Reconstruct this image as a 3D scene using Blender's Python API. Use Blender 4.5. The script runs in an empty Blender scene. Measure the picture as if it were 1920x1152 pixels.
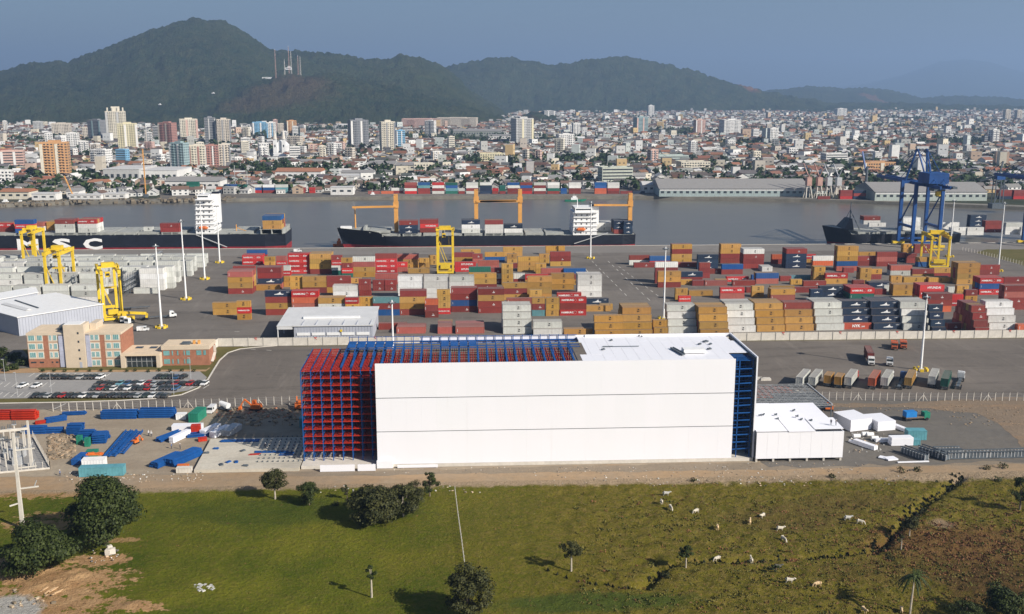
import bpy, bmesh, math, random
import numpy as np
from mathutils import Vector, Matrix, noise
R = math.radians
random.seed(7)
SC = bpy.context.scene
COL = SC.collection

# ------------------------------------------------------------------ camera, sky, sun, exposure
F, CAMH, HY = 1900.0, 100.0, 176.0            # focal length in photo pixels, camera height, horizon row
PITCH, YAW = math.atan((576 - HY) / F), R(3.0)
cd = bpy.data.cameras.new("camera")
cd.sensor_width = 36.0
cd.lens = F / 1920 * 36.0
cd.clip_start, cd.clip_end = 1.0, 60000.0
cam = bpy.data.objects.new("camera", cd)
cam.location = (0, 0, CAMH)
cam.rotation_euler = (R(90) - PITCH, 0, -YAW)
COL.objects.link(cam)
SC.camera = cam

SUN_EL, SUN_AZ = R(31.5), math.atan2(0.80, -0.60)     # azimuth measured from +Y towards +X
SUNV = Vector((math.sin(SUN_AZ) * math.cos(SUN_EL), math.cos(SUN_AZ) * math.cos(SUN_EL), math.sin(SUN_EL)))
world = bpy.data.worlds.new("World")
SC.world = world
world.use_nodes = True
wn = world.node_tree
sky = wn.nodes.new("ShaderNodeTexSky")
sky.sky_type = 'NISHITA'
sky.sun_disc = False
sky.sun_elevation = SUN_EL
sky.sun_rotation = SUN_AZ
sky.altitude = 100
sky.air_density = 1.0
sky.dust_density = 1.7
sky.ozone_density = 3.5
wn.nodes["Background"].inputs[1].default_value = 0.05
wn.links.new(sky.outputs[0], wn.nodes["Background"].inputs[0])
sl = bpy.data.lights.new("sun", 'SUN')
sl.energy = 5.0
sl.angle = R(0.55)
sl.color = (1.0, 0.93, 0.82)
sun = bpy.data.objects.new("sun", sl)
sun.rotation_euler = SUNV.to_track_quat('Z', 'Y').to_euler()
COL.objects.link(sun)
vs = SC.view_settings
vs.view_transform, vs.look, vs.gamma, vs.use_curve_mapping = 'Standard', 'None', 1.0, False
vs.exposure = 0.58
SC.cycles.max_bounces = 5
SC.cycles.diffuse_bounces = 2
SC.cycles.glossy_bounces = 2
SC.cycles.volume_bounces = 0
SC.cycles.caustics_reflective = SC.cycles.caustics_refractive = False

# ------------------------------------------------------------------ survey: a photo pixel to a point on the plane z
_fw = Vector((math.sin(YAW) * math.cos(PITCH), math.cos(YAW) * math.cos(PITCH), -math.sin(PITCH)))
_rt = Vector((math.cos(YAW), -math.sin(YAW), 0))
_up = _rt.cross(_fw)
def G(x, y, z=0.0):
    d = _fw * F + _rt * (x - 960) + _up * (576 - y)
    t = (z - CAMH) / d.z
    return Vector((d.x * t, d.y * t, z))
def ray_at(x, y, Y):
    d = _fw * F + _rt * (x - 960) + _up * (576 - y)
    t = Y / d.y
    return Vector((d.x * t, Y, CAMH + d.z * t))
def PR(p):
    v = Vector(p) - Vector((0, 0, CAMH)); dz = v.dot(_fw)
    return 960 + F * v.dot(_rt) / dz, 576 - F * v.dot(_up) / dz

# ------------------------------------------------------------------ helpers
def tag(o, label=None, cat=None, group=None, kind=None):
    if label: o['label'] = label
    if cat: o['category'] = cat
    if group: o['group'] = group
    if kind: o['kind'] = kind
    return o
def link(name, data, parent=None, loc=None, rz=0.0, color=None):
    o = bpy.data.objects.new(name, data)
    COL.objects.link(o)
    if parent: o.parent = parent
    if loc is not None: o.location = loc
    if rz: o.rotation_euler = (0, 0, rz)
    if color: o.color = (*color[:3], 1)
    return o
def empty(name, loc, rz=0.0, label=None, cat=None, group=None):
    o = link(name, None, None, loc, rz)
    o.empty_display_size = 0.5
    return tag(o, label, cat, group)
def copy_tree(o, parent=None):
    c = o.copy(); COL.objects.link(c)
    if parent: c.parent = parent
    for ch in list(o.children): copy_tree(ch, c)
    return c
class MB:
    """collects faces of one mesh"""
    def __init__(s): s.v, s.f, s.m, s.c, s.cur, s.cc = [], [], [], [], 0, None
    def add(s, vs, fs):
        n = len(s.v); s.v += [tuple(p) for p in vs]
        for f in fs:
            s.f.append([i + n for i in f]); s.m.append(s.cur); s.c.append(s.cc)
        return s
    def box(s, x0, y0, z0, x1, y1, z1):
        return s.add([(x0,y0,z0),(x1,y0,z0),(x1,y1,z0),(x0,y1,z0),(x0,y0,z1),(x1,y0,z1),(x1,y1,z1),(x0,y1,z1)],
                     [(3,2,1,0),(4,5,6,7),(0,1,5,4),(1,2,6,5),(2,3,7,6),(3,0,4,7)])
    def cbox(s, c, d, rz=0.0):
        ca, sa = math.cos(rz), math.sin(rz); hx, hy, hz = d[0]/2, d[1]/2, d[2]/2
        pts = []
        for z in (-hz, hz):
            for x, y in ((-hx,-hy),(hx,-hy),(hx,hy),(-hx,hy)):
                pts.append((c[0]+x*ca-y*sa, c[1]+x*sa+y*ca, c[2]+z))
        return s.add(pts, [(3,2,1,0),(4,5,6,7),(0,1,5,4),(1,2,6,5),(2,3,7,6),(3,0,4,7)])
    def bar(s, a, b, w, h=None):
        """rectangular bar from a to b"""
        h = h or w; a, b = Vector(a), Vector(b); d = (b - a).normalized()
        u = Vector((0,0,1)) if abs(d.z) < 0.95 else Vector((0,1,0))
        r = d.cross(u).normalized(); u = r.cross(d)
        pts = [p + r*(sx*w/2) + u*(sy*h/2) for p in (a, b) for sx, sy in ((-1,-1),(1,-1),(1,1),(-1,1))]
        return s.add(pts, [(0,1,2,3),(7,6,5,4),(0,4,5,1),(1,5,6,2),(2,6,7,3),(3,7,4,0)])
    def tube(s, a, b, r0, r1=None, n=8):
        r1 = r0 if r1 is None else r1
        a, b = Vector(a), Vector(b); d = (b - a).normalized()
        u = Vector((0,0,1)) if abs(d.z) < 0.95 else Vector((0,1,0))
        r = d.cross(u).normalized(); u = r.cross(d)
        pts = []
        for p, q in ((a, r0), (b, r1)):
            for i in range(n):
                t = 2*math.pi*i/n; pts.append(p + r*(q*math.cos(t)) + u*(q*math.sin(t)))
        fs = [(i, i+n, (i+1)%n+n, (i+1)%n) for i in range(n)] + [tuple(range(n)), tuple(range(2*n-1, n-1, -1))]
        return s.add(pts, fs)
    def prism(s, poly, z0, z1):
        n = len(poly)
        pts = [(x,y,z0) for x,y in poly] + [(x,y,z1) for x,y in poly]
        return s.add(pts, [tuple(range(n-1,-1,-1)), tuple(range(n,2*n))] + [(i,(i+1)%n,(i+1)%n+n,i+n) for i in range(n)])
    def profile(s, poly, y0, y1):
        """poly in (x,z), extruded along y"""
        n = len(poly)
        pts = [(x,y0,z) for x,z in poly] + [(x,y1,z) for x,z in poly]
        return s.add(pts, [tuple(range(n)), tuple(range(2*n-1,n-1,-1))] + [(i,i+n,(i+1)%n+n,(i+1)%n) for i in range(n)])
    def quad(s, *p): return s.add(p, [tuple(range(len(p)))])
    def mesh(s, name, mats, smooth=False):
        me = bpy.data.meshes.new(name)
        me.from_pydata(s.v, [], s.f)
        for m in (mats if isinstance(mats, (list, tuple)) else [mats]): me.materials.append(m)
        me.polygons.foreach_set('material_index', s.m)
        if any(c is not None for c in s.c):
            at = me.color_attributes.new('Col', 'FLOAT_COLOR', 'CORNER')
            buf = []
            for f, c in zip(s.f, s.c):
                c = c or (0.5,0.5,0.5)
                buf += [c[0], c[1], c[2], 1.0] * len(f)
            at.data.foreach_set('color', buf)
        if smooth: me.polygons.foreach_set('use_smooth', [True]*len(me.polygons))
        me.validate(); me.update()
        return me
    def build(s, name, mats, parent=None, loc=None, rz=0.0, smooth=False, color=None):
        return link(name, s.mesh(name, mats, smooth), parent, loc, rz, color)

# ------------------------------------------------------------------ materials
def _nodes(name):
    m = bpy.data.materials.new(name); m.use_nodes = True
    nt = m.node_tree; b = nt.nodes["Principled BSDF"]
    return m, nt, b
def _noise(nt, scale, detail=4, rough=0.6, coord='Object', stretch=None):
    tc = nt.nodes.new("ShaderNodeTexCoord") if coord != 'World' else nt.nodes.new("ShaderNodeNewGeometry")
    out = tc.outputs[coord] if coord != 'World' else tc.outputs['Position']
    if stretch:
        mp = nt.nodes.new("ShaderNodeMapping"); mp.inputs['Scale'].default_value = stretch
        nt.links.new(out, mp.inputs[0]); out = mp.outputs[0]
    n = nt.nodes.new("ShaderNodeTexNoise")
    n.inputs['Scale'].default_value = scale; n.inputs['Detail'].default_value = detail; n.inputs['Roughness'].default_value = rough
    nt.links.new(out, n.inputs['Vector'])
    return n.outputs['Fac']
def _mix(nt, fac, a, b, blend='MIX'):
    mx = nt.nodes.new("ShaderNodeMix"); mx.data_type = 'RGBA'; mx.blend_type = blend
    for sock, v in ((mx.inputs[0], fac), (mx.inputs[6], a), (mx.inputs[7], b)):
        if isinstance(v, (int, float)): sock.default_value = v
        elif isinstance(v, (tuple, list)): sock.default_value = (*v[:3], 1)
        else: nt.links.new(v, sock)
    return mx.outputs[2]
def _ramp(nt, fac, a, b):
    mr = nt.nodes.new("ShaderNodeMapRange")
    mr.inputs['From Min'].default_value = a; mr.inputs['From Max'].default_value = b
    nt.links.new(fac, mr.inputs['Value']); return mr.outputs['Result']
def _math(nt, op, a, b=0.0):
    m = nt.nodes.new("ShaderNodeMath"); m.operation = op
    for i, v in enumerate((a, b)):
        if isinstance(v, (int, float)): m.inputs[i].default_value = v
        else: nt.links.new(v, m.inputs[i])
    return m.outputs[0]
def _bump(nt, b, h, dist, strength=1.0):
    bp = nt.nodes.new("ShaderNodeBump"); bp.inputs['Distance'].default_value = dist; bp.inputs['Strength'].default_value = strength
    nt.links.new(h, bp.inputs['Height']); nt.links.new(bp.outputs[0], b.inputs['Normal'])
def pm(name, col, rough=0.6, metal=0.0, var=0.25, scale=0.6, coord='Object', spec=0.3, dark=None):
    """plain paint, concrete or steel with blotchy variation"""
    m, nt, b = _nodes(name)
    n1 = _noise(nt, scale, 6, 0.7, coord)
    d = dark or tuple(c * (1 - var) for c in col); l = tuple(min(1, c * (1 + var*0.6)) for c in col)
    nt.links.new(_mix(nt, _ramp(nt, n1, 0.3, 0.7), d, l), b.inputs['Base Color'])
    b.inputs['Roughness'].default_value = rough; b.inputs['Metallic'].default_value = metal
    b.inputs['Specular IOR Level'].default_value = spec
    return m
def om(name, rough=0.6, var=0.2, scale=0.5, dust=0.35, spec=0.3, dustcol=(0.24, 0.20, 0.17)):
    """colour of the object (Object Info) with wear, streaks and dust lying on upward faces"""
    m, nt, b = _nodes(name)
    oi = nt.nodes.new("ShaderNodeObjectInfo")
    n1 = _noise(nt, scale, 6, 0.7)
    st = _noise(nt, 1.4, 4, 0.6, 'Object', (1.2, 1.2, 0.12))
    c = _mix(nt, _ramp(nt, n1, 0.3, 0.75), _mix(nt, 1.0, oi.outputs['Color'], (1-var,)*3, 'MULTIPLY'), oi.outputs['Color'])
    c = _mix(nt, _math(nt, 'MULTIPLY', _ramp(nt, st, 0.54, 0.72), 0.5), c, (0.15, 0.085, 0.055))
    ge = nt.nodes.new("ShaderNodeNewGeometry"); sx = nt.nodes.new("ShaderNodeSeparateXYZ")
    nt.links.new(ge.outputs['Normal'], sx.inputs[0])
    up = _math(nt, 'MULTIPLY', _ramp(nt, sx.outputs['Z'], 0.6, 0.95), _math(nt, 'ADD', dust*0.6, _math(nt, 'MULTIPLY', n1, dust*0.8)))
    c = _mix(nt, up, c, dustcol)
    nt.links.new(c, b.inputs['Base Color'])
    b.inputs['Roughness'].default_value = rough; b.inputs['Specular IOR Level'].default_value = spec
    return m
def vm(name, rough=0.75, var=0.2, scale=0.3, spec=0.2):
    """base colour stored per face"""
    m, nt, b = _nodes(name)
    at = nt.nodes.new("ShaderNodeAttribute"); at.attribute_name = 'Col'
    n1 = _noise(nt, scale, 5, 0.7, 'World')
    nt.links.new(_mix(nt, _ramp(nt, n1, 0.3, 0.7), _mix(nt, 1.0, at.outputs['Color'], (1-var,)*3, 'MULTIPLY'), at.outputs['Color']), b.inputs['Base Color'])
    b.inputs['Roughness'].default_value = rough; b.inputs['Specular IOR Level'].default_value = spec
    return m
def leaf_mat(name, dark, light, trans=0.25):
    m, nt, b = _nodes(name)
    n1 = _noise(nt, 0.35, 3, 0.6, 'World')
    oi = nt.nodes.new("ShaderNodeNewGeometry")
    f = _math(nt, 'ADD', _math(nt, 'MULTIPLY', n1, 0.6), _math(nt, 'MULTIPLY', oi.outputs['Random Per Island'], 0.45))
    nt.links.new(_mix(nt, _ramp(nt, f, 0.25, 0.8), dark, light), b.inputs['Base Color'])
    b.inputs['Roughness'].default_value = 0.65; b.inputs['Specular IOR Level'].default_value = 0.2
    b.inputs['Subsurface Weight'].default_value = 0.0
    return m
def clad(name):
    m, nt, b = _nodes(name)
    oi = nt.nodes.new("ShaderNodeObjectInfo"); big = _noise(nt, 0.05, 5, 0.65, 'World'); st = _noise(nt, 0.5, 5, 0.7, 'World', (1.6, 1.6, 0.09))
    c = _mix(nt, oi.outputs['Random'], (0.785, 0.79, 0.835), (0.80, 0.80, 0.85))
    c = _mix(nt, _math(nt, 'MULTIPLY', _ramp(nt, big, 0.45, 0.7), 0.12), c, (0.70, 0.70, 0.75))
    c = _mix(nt, _math(nt, 'MULTIPLY', _ramp(nt, st, 0.60, 0.80), 0.18), c, (0.60, 0.58, 0.58))
    nt.links.new(c, b.inputs['Base Color']); b.inputs['Roughness'].default_value = 0.45; b.inputs['Specular IOR Level'].default_value = 0.3
    return m
M = {}
M['paint'] = om('painted_steel', 0.5, 0.22, 0.4, 0.55)
M['house'] = om('rendered_wall', 0.85, 0.18, 0.3, 0.2)
M['carpaint'] = om('car_paint', 0.25, 0.05, 1.0, 0.08, 0.5)
M['vcol'] = vm('mixed_paint')
M['vwin'] = pm('dark_window_glass', (0.045, 0.055, 0.065), 0.25, 0, 0.3, 0.2, spec=0.5)
M['glass'] = pm('tinted_glass', (0.03, 0.04, 0.045), 0.12, 0, 0.2, 1.0, spec=0.6)
M['tealglass'] = pm('green_tinted_glass', (0.16, 0.34, 0.34), 0.15, 0, 0.25, 0.5, spec=0.6)
M['black'] = pm('black_rubber', (0.02, 0.02, 0.022), 0.8, 0, 0.3, 2.0)
M['white'] = pm('white_paint', (0.78, 0.78, 0.78), 0.5, 0, 0.08, 0.5)
M['clad'] = clad('white_insulated_panel')
M['blue'] = pm('blue_rack_paint', (0.010, 0.085, 0.30), 0.5, 0, 0.35, 0.3)
M['red'] = pm('orange_red_rack_paint', (0.48, 0.032, 0.012), 0.5, 0, 0.45, 0.4)
M['yellow'] = pm('yellow_crane_paint', (0.72, 0.50, 0.035), 0.5, 0, 0.25, 0.3)
M['orange'] = pm('orange_paint', (0.68, 0.16, 0.03), 0.6, 0, 0.35, 0.5)
M['craneblue'] = pm('crane_blue_paint', (0.010, 0.064, 0.235), 0.5, 0, 0.35, 0.2)
M['buff'] = pm('buff_mast_paint', (0.66, 0.33, 0.09), 0.5, 0, 0.2, 0.2)
M['steel'] = pm('galvanised_steel', (0.50, 0.51, 0.52), 0.5, 0.2, 0.2, 0.6)
M['darksteel'] = pm('dark_grey_steel', (0.10, 0.12, 0.14), 0.5, 0.1, 0.3, 0.6)
M['greyclad'] = pm('grey_profiled_cladding', (0.40, 0.42, 0.48), 0.5, 0.0, 0.08, 0.15)
M['conc'] = pm('pale_concrete', (0.50, 0.47, 0.42), 0.9, 0, 0.2, 0.35)
M['concw'] = pm('precast_concrete', (0.60, 0.56, 0.50), 0.9, 0, 0.18, 0.5)
M['brick'] = pm('orange_brick', (0.35, 0.155, 0.095), 0.85, 0, 0.25, 0.8)
M['beige'] = pm('beige_render', (0.58, 0.485, 0.37), 0.85, 0, 0.1, 0.3)
M['beigeroof'] = pm('sand_roof', (0.66, 0.53, 0.38), 0.85, 0, 0.12, 0.3)
M['terra'] = pm('terracotta_tiles', (0.36, 0.13, 0.07), 0.85, 0, 0.35, 0.3)
M['hull'] = pm('black_hull_paint', (0.012, 0.015, 0.024), 0.45, 0, 0.35, 0.15)
M['hullred'] = pm('red_antifouling', (0.25, 0.02, 0.025), 0.6, 0, 0.3, 0.2)
M['deck'] = pm('grey_deck', (0.34, 0.35, 0.33), 0.8, 0, 0.3, 0.2)
M['bark'] = pm('bark', (0.17, 0.13, 0.10), 0.9, 0, 0.3, 1.5)
M['palebark'] = pm('pale_bark', (0.42, 0.37, 0.30), 0.9, 0, 0.3, 1.5)
M['leaf'] = leaf_mat('dark_green_leaves', (0.009, 0.017, 0.004), (0.052, 0.068, 0.014))
M['leaf2'] = leaf_mat('olive_leaves', (0.012, 0.017, 0.005), (0.068, 0.068, 0.020))
M['leafcity'] = leaf_mat('town_tree_leaves', (0.012, 0.028, 0.010), (0.045, 0.07, 0.022))
M['teal'] = pm('teal_paint', (0.11, 0.31, 0.36), 0.55, 0, 0.25, 0.4)
M['green'] = pm('green_paint', (0.02, 0.20, 0.13), 0.55, 0, 0.25, 0.4)
M['decal_w'] = pm('white_lettering', (0.80, 0.80, 0.80), 0.6, 0, 0.05, 1.0)
M['decal_k'] = pm('black_lettering', (0.03, 0.03, 0.035), 0.6, 0, 0.05, 1.0)
M['decal_r'] = pm('red_lettering', (0.62, 0.10, 0.08), 0.6, 0, 0.05, 1.0)
M['decal_b'] = pm('blue_lettering', (0.03, 0.12, 0.3), 0.6, 0, 0.05, 1.0)
M['skin'] = pm('skin', (0.35, 0.19, 0.13), 0.6, 0, 0.1, 5)

_txt = {}
def text_mesh(s, size, mat, bold=0.0, shear=0.0, thick=0.012, sx=1.0):
    key = (s, size, mat, bold, sx)
    if key in _txt: return _txt[key]
    cu = bpy.data.curves.new('lettering', 'FONT')
    cu.body = s; cu.size = size; cu.resolution_u = 2; cu.extrude = thick; cu.offset = bold; cu.shear = shear
    cu.align_x, cu.align_y = 'CENTER', 'CENTER'
    o = bpy.data.objects.new('lettering', cu); COL.objects.link(o)
    dg = bpy.context.evaluated_depsgraph_get()
    me = bpy.data.meshes.new_from_object(o.evaluated_get(dg))
    bpy.data.objects.remove(o); bpy.data.curves.remove(cu)
    me.transform(Matrix.Rotation(R(90), 4, 'X') @ Matrix.Diagonal((sx, 1, 1, 1)))   # stands in the XZ plane, reads from -Y
    me.materials.clear(); me.materials.append(M[mat])
    _txt[key] = me
    return me
def nth(n):
    w = ['first','second','third','fourth','fifth','sixth','seventh','eighth','ninth','tenth','eleventh','twelfth',
         'thirteenth','fourteenth','fifteenth','sixteenth','seventeenth','eighteenth','nineteenth','twentieth']
    if n <= 20: return w[n-1]
    return f"{n}{'st' if n%10==1 else 'nd' if n%10==2 else 'rd' if n%10==3 else 'th'}"
# ================================================================== the setting: ground, roads, river
def world_xy(nt):
    ge = nt.nodes.new("ShaderNodeNewGeometry"); sx = nt.nodes.new("ShaderNodeSeparateXYZ")
    nt.links.new(ge.outputs['Position'], sx.inputs[0]); return sx.outputs['X'], sx.outputs['Y']
def ellipse(nt, X, Y, cx, cy, rx, ry, nz, soft=0.5, namp=0.9):
    a = _math(nt, 'POWER', _math(nt, 'DIVIDE', _math(nt, 'SUBTRACT', X, cx), rx), 2.0)
    b = _math(nt, 'POWER', _math(nt, 'DIVIDE', _math(nt, 'SUBTRACT', Y, cy), ry), 2.0)
    d = _math(nt, 'ADD', _math(nt, 'ADD', a, b), _math(nt, 'MULTIPLY', _math(nt, 'SUBTRACT', nz, 0.5), -2*namp))
    return _ramp(nt, d, 1.0 + soft*0.5, 1.0 - soft*0.5)
def asphalt(name, col, var=0.3, streak=0.25, marks=True):
    m, nt, b = _nodes(name)
    big = _noise(nt, 0.018, 5, 0.65, 'World'); fine = _noise(nt, 0.6, 6, 0.75, 'World')
    st = _noise(nt, 0.05, 5, 0.7, 'World', (0.35, 2.2, 1)); st2 = _noise(nt, 0.08, 4, 0.7, 'World', (2.4, 0.3, 1))
    c = _mix(nt, _ramp(nt, big, 0.32, 0.68), tuple(x*(1-var) for x in col), tuple(x*(1+var*0.6) for x in col))
    c = _mix(nt, _math(nt, 'MULTIPLY', _ramp(nt, st, 0.52, 0.7), streak*1.6), c, tuple(x*0.45 for x in col))
    spot = _noise(nt, 0.16, 3, 0.55, 'World'); c = _mix(nt, _math(nt, 'MULTIPLY', _ramp(nt, spot, 0.64, 0.74), 0.5), c, tuple(x*0.4 for x in col))
    c = _mix(nt, _math(nt, 'MULTIPLY', _ramp(nt, st2, 0.55, 0.72), streak), c, tuple(x*1.7 for x in col))
    c = _mix(nt, _math(nt, 'MULTIPLY', _ramp(nt, fine, 0.35, 0.75), 0.3), c, tuple(min(1, x*1.5) for x in col))
    nt.links.new(c, b.inputs['Base Color']); b.inputs['Roughness'].default_value = 0.9; b.inputs['Specular IOR Level'].default_value = 0.15
    return m
def earth(name, cols, scale=0.08, rough=0.95, bump=0.15):
    m, nt, b = _nodes(name)
    n1 = _noise(nt, scale, 8, 0.7, 'World'); n2 = _noise(nt, scale*9, 5, 0.7, 'World'); n3 = _noise(nt, scale*0.5, 5, 0.7, 'World', (0.5, 2.0, 1))
    c = _mix(nt, _ramp(nt, n1, 0.33, 0.67), cols[0], cols[1])
    c = _mix(nt, _math(nt, 'MULTIPLY', _ramp(nt, n3, 0.5, 0.66), 0.7), c, cols[2])
    c = _mix(nt, _math(nt, 'MULTIPLY', _ramp(nt, n2, 0.4, 0.75), 0.5), c, tuple(x*0.6 for x in cols[1]))
    nt.links.new(c, b.inputs['Base Color']); b.inputs['Roughness'].default_value = rough; b.inputs['Specular IOR Level'].default_value = 0.1
    if bump: _bump(nt, b, n2, bump)
    return m
M['asphalt'] = asphalt('terminal_asphalt', (0.160, 0.143, 0.127), 0.26, 0.40)
M['lot'] = asphalt('lot_asphalt', (0.152, 0.132, 0.114), 0.28, 0.42)
M['apron'] = asphalt('quay_apron', (0.20, 0.185, 0.17), 0.12, 0.2)
M['paving'] = asphalt('car_park_paving', (0.27, 0.26, 0.25), 0.12, 0.12)
M['gravel'] = earth('site_gravel', ((0.29, 0.235, 0.175), (0.36, 0.30, 0.225), (0.24, 0.19, 0.14)), 0.07)
M['greygravel'] = earth('compacted_grey_ground', ((0.125, 0.115, 0.105), (0.17, 0.155, 0.135), (0.21, 0.18, 0.145)), 0.05)
M['dirt'] = earth('dirt_road', ((0.34, 0.225, 0.125), (0.31, 0.245, 0.175), (0.39, 0.27, 0.165)), 0.06)
M['soil'] = earth('turned_soil', ((0.36, 0.22, 0.12), (0.42, 0.29, 0.17), (0.30, 0.19, 0.11)), 0.12)
M['verge'] = earth('verge_grass', ((0.11, 0.10, 0.03), (0.15, 0.125, 0.05), (0.07, 0.085, 0.02)), 0.1)
M['farland'] = earth('town_ground', ((0.035, 0.045, 0.022), (0.10, 0.095, 0.075), (0.025, 0.037, 0.018)), 0.006, bump=0)
M['line'] = pm('white_road_marking', (0.62, 0.60, 0.55), 0.8, 0, 0.3, 0.5, 'World')

def ragged(pts, amp=1.2, step=4.0):
    out = []
    for a, b_ in zip(pts, pts[1:] + pts[:1]):
        a, b_ = Vector((a[0], a[1], 0)), Vector((b_[0], b_[1], 0)); n_ = max(1, int((b_-a).length/step)); nn_ = (b_-a).normalized(); pn = Vector((-nn_.y, nn_.x, 0))
        for k in range(n_): out.append(a.lerp(b_, k/n_) + pn*random.uniform(-amp, amp)*(k > 0))
    return out
def sheet(name, pts, z, mat, kind='structure', parent=None):
    o = MB().quad(*[(p[0], p[1], z) for p in pts]).build(name, M[mat] if isinstance(mat, str) else mat, parent)
    return tag(o, kind=kind) if not parent else o
# base ground round the pasture
PX0, PX1, PY0, PY1 = -150, 190, 110, 252
g = MB()
for a in ((-6000,-3000,6000,PY0), (-6000,PY0,PX0,PY1), (PX1,PY0,6000,PY1), (-6000,PY1,6000,669.5)):
    g.quad((a[0],a[1],-0.02),(a[2],a[1],-0.02),(a[2],a[3],-0.02),(a[0],a[3],-0.02))
tag(g.build('ground', M['verge']), kind='structure')
# pasture with tussocks and carved drainage ditches
def pxl(ox, oy, s, pts): return [G(ox + u/s, oy + v/s) for u, v in pts]
DITCH = [(pxl(960, 860, 2, [(160,425),(280,455),(420,478),(500,470),(540,435),(575,400),(640,380),(800,379),(950,374),(1050,370),(1200,362),(1350,355)]), 0.95, 0.95),
         (pxl(960, 860, 2, [(1350,355),(1400,312),(1450,262),(1500,200),(1580,140),(1690,62)]), 1.3, 1.5),
         (pxl(960, 860, 2, [(1330,320),(1400,312)]), 1.2, 1.0),
         (pxl(960, 860, 2, [(500,470),(548,420),(560,395),(520,365)]), 1.4, 1.0)]
gx = np.arange(PX0, PX1 + .01, 0.62); gy = np.arange(PY0, PY1 + .01, 0.62)
gx[-1] = PX1; gy[-1] = PY1
XX, YY = np.meshgrid(gx, gy)
ZZ = np.zeros_like(XX)
rng = np.random.default_rng(3)
def vnoise(X, Y, s, seed):
    """smooth value noise"""
    x, y = X / s + seed*13.7, Y / s + seed*7.1
    xi, yi = np.floor(x).astype(int), np.floor(y).astype(int); fx, fy = x - xi, y - yi
    fx, fy = fx*fx*(3-2*fx), fy*fy*(3-2*fy)
    def h(a, b):
        n = np.sin(a*127.1 + b*311.7 + seed*74.7) * 43758.5453
        return n - np.floor(n)
    return (h(xi,yi)*(1-fx)+h(xi+1,yi)*fx)*(1-fy) + (h(xi,yi+1)*(1-fx)+h(xi+1,yi+1)*fx)*fy
right = np.clip((XX + 5) / 40, 0.25, 1)
ZZ += (vnoise(XX, YY, 30, 1) - .5) * 1.0 + (vnoise(XX, YY, 9, 2) - .5) * 0.35
ZZ += (vnoise(XX, YY, 2.4, 3) - .5) * 0.62 * right + (vnoise(XX, YY, 1.1, 4) - .5) * 0.36 * right
for pts, wd, dp in DITCH:
    best = np.full(XX.shape, 1e9)
    for a, b in zip(pts[:-1], pts[1:]):
        dx, dy = b.x - a.x, b.y - a.y; L2 = dx*dx + dy*dy
        t = np.clip(((XX - a.x)*dx + (YY - a.y)*dy) / L2, 0, 1)
        best = np.minimum(best, np.hypot(XX - a.x - t*dx, YY - a.y - t*dy))
    wob = wd * (0.6 + 0.9*vnoise(XX, YY, 4, 9))
    ZZ -= dp * np.exp(-(best / wob)**2)
edge = np.clip(np.minimum(np.minimum(XX - PX0, PX1 - XX), np.minimum(YY - PY0, PY1 - YY)) / 4, 0, 1)
ZZ *= edge
# spoil heaps on the left
for cx, cy, r, h in ((88,1062,5,1.1),(140,1085,6,1.3),(60,1105,4,.8),(20,1075,5,1.5),(250,1140,3.5,.7)):
    p = G(cx, cy); ZZ += h*np.exp(-(((XX-p.x)/r)**2 + ((YY-p.y)/(r*.8))**2)) * (0.7 + 0.6*vnoise(XX, YY, 1.4, 5))
ny, nx = XX.shape
idx = np.arange(nx*ny).reshape(ny, nx)
def grid_mesh(name, P, nx, ny, mat, smooth=True):
    idx = np.arange(nx*ny, dtype=np.int32).reshape(ny, nx)
    q = np.stack([idx[:-1,:-1], idx[:-1,1:], idx[1:,1:], idx[1:,:-1]], -1).reshape(-1)
    me = bpy.data.meshes.new(name); nf = (nx-1)*(ny-1)
    me.vertices.add(nx*ny); me.vertices.foreach_set('co', P.reshape(-1).astype(np.float32))
    me.loops.add(nf*4); me.loops.foreach_set('vertex_index', q)
    me.polygons.add(nf); me.polygons.foreach_set('loop_start', np.arange(0, nf*4, 4, dtype=np.int32))
    me.polygons.foreach_set('loop_total', np.full(nf, 4, dtype=np.int32))
    me.update(calc_edges=True)
    me.polygons.foreach_set('use_smooth', np.full(nf, smooth))
    me.materials.append(mat); return me
def pasture_z(x, y):
    i = int(np.clip((y - PY0)/0.62, 0, ny-1)); j = int(np.clip((x - PX0)/0.62, 0, nx-1)); return float(ZZ[i, j])
m, nt, b = _nodes('pasture_grass')
X, Y = world_xy(nt)
n_big = _noise(nt, 0.045, 5, 0.6, 'World'); n_mid = _noise(nt, 0.3, 6, 0.7, 'World'); n_fine = _noise(nt, 1.6, 5, 0.75, 'World')
c = _mix(nt, _ramp(nt, n_big, 0.35, 0.65), (0.070, 0.096, 0.008), (0.160, 0.158, 0.016))
ol = _mix(nt, _ramp(nt, n_mid, 0.35, 0.7), (0.098, 0.088, 0.010), (0.20, 0.150, 0.024))
c = _mix(nt, _math(nt, 'MULTIPLY', _ramp(nt, _math(nt, 'ADD', X, _math(nt, 'MULTIPLY', n_big, 30.0)), -5.0, 45.0), 0.85), c, ol)
c = _mix(nt, _math(nt, 'MULTIPLY', _ramp(nt, n_mid, 0.5, 0.72), 0.45), c, (0.125, 0.10, 0.028))
n_tuft = _noise(nt, 0.75, 4, 0.65, 'World')
rgt = _ramp(nt, X, -20.0, 60.0)
c = _mix(nt, _math(nt, 'MULTIPLY', _ramp(nt, n_tuft, 0.48, 0.64), _math(nt, 'ADD', 0.25, _math(nt, 'MULTIPLY', rgt, 0.6))), c, (0.20, 0.145, 0.045))
c = _mix(nt, _math(nt, 'MULTIPLY', _ramp(nt, n_fine, 0.5, 0.7), 0.6), c, (0.030, 0.042, 0.009))
def at_px(x, y): p = G(x, y); return p.x, p.y
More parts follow.
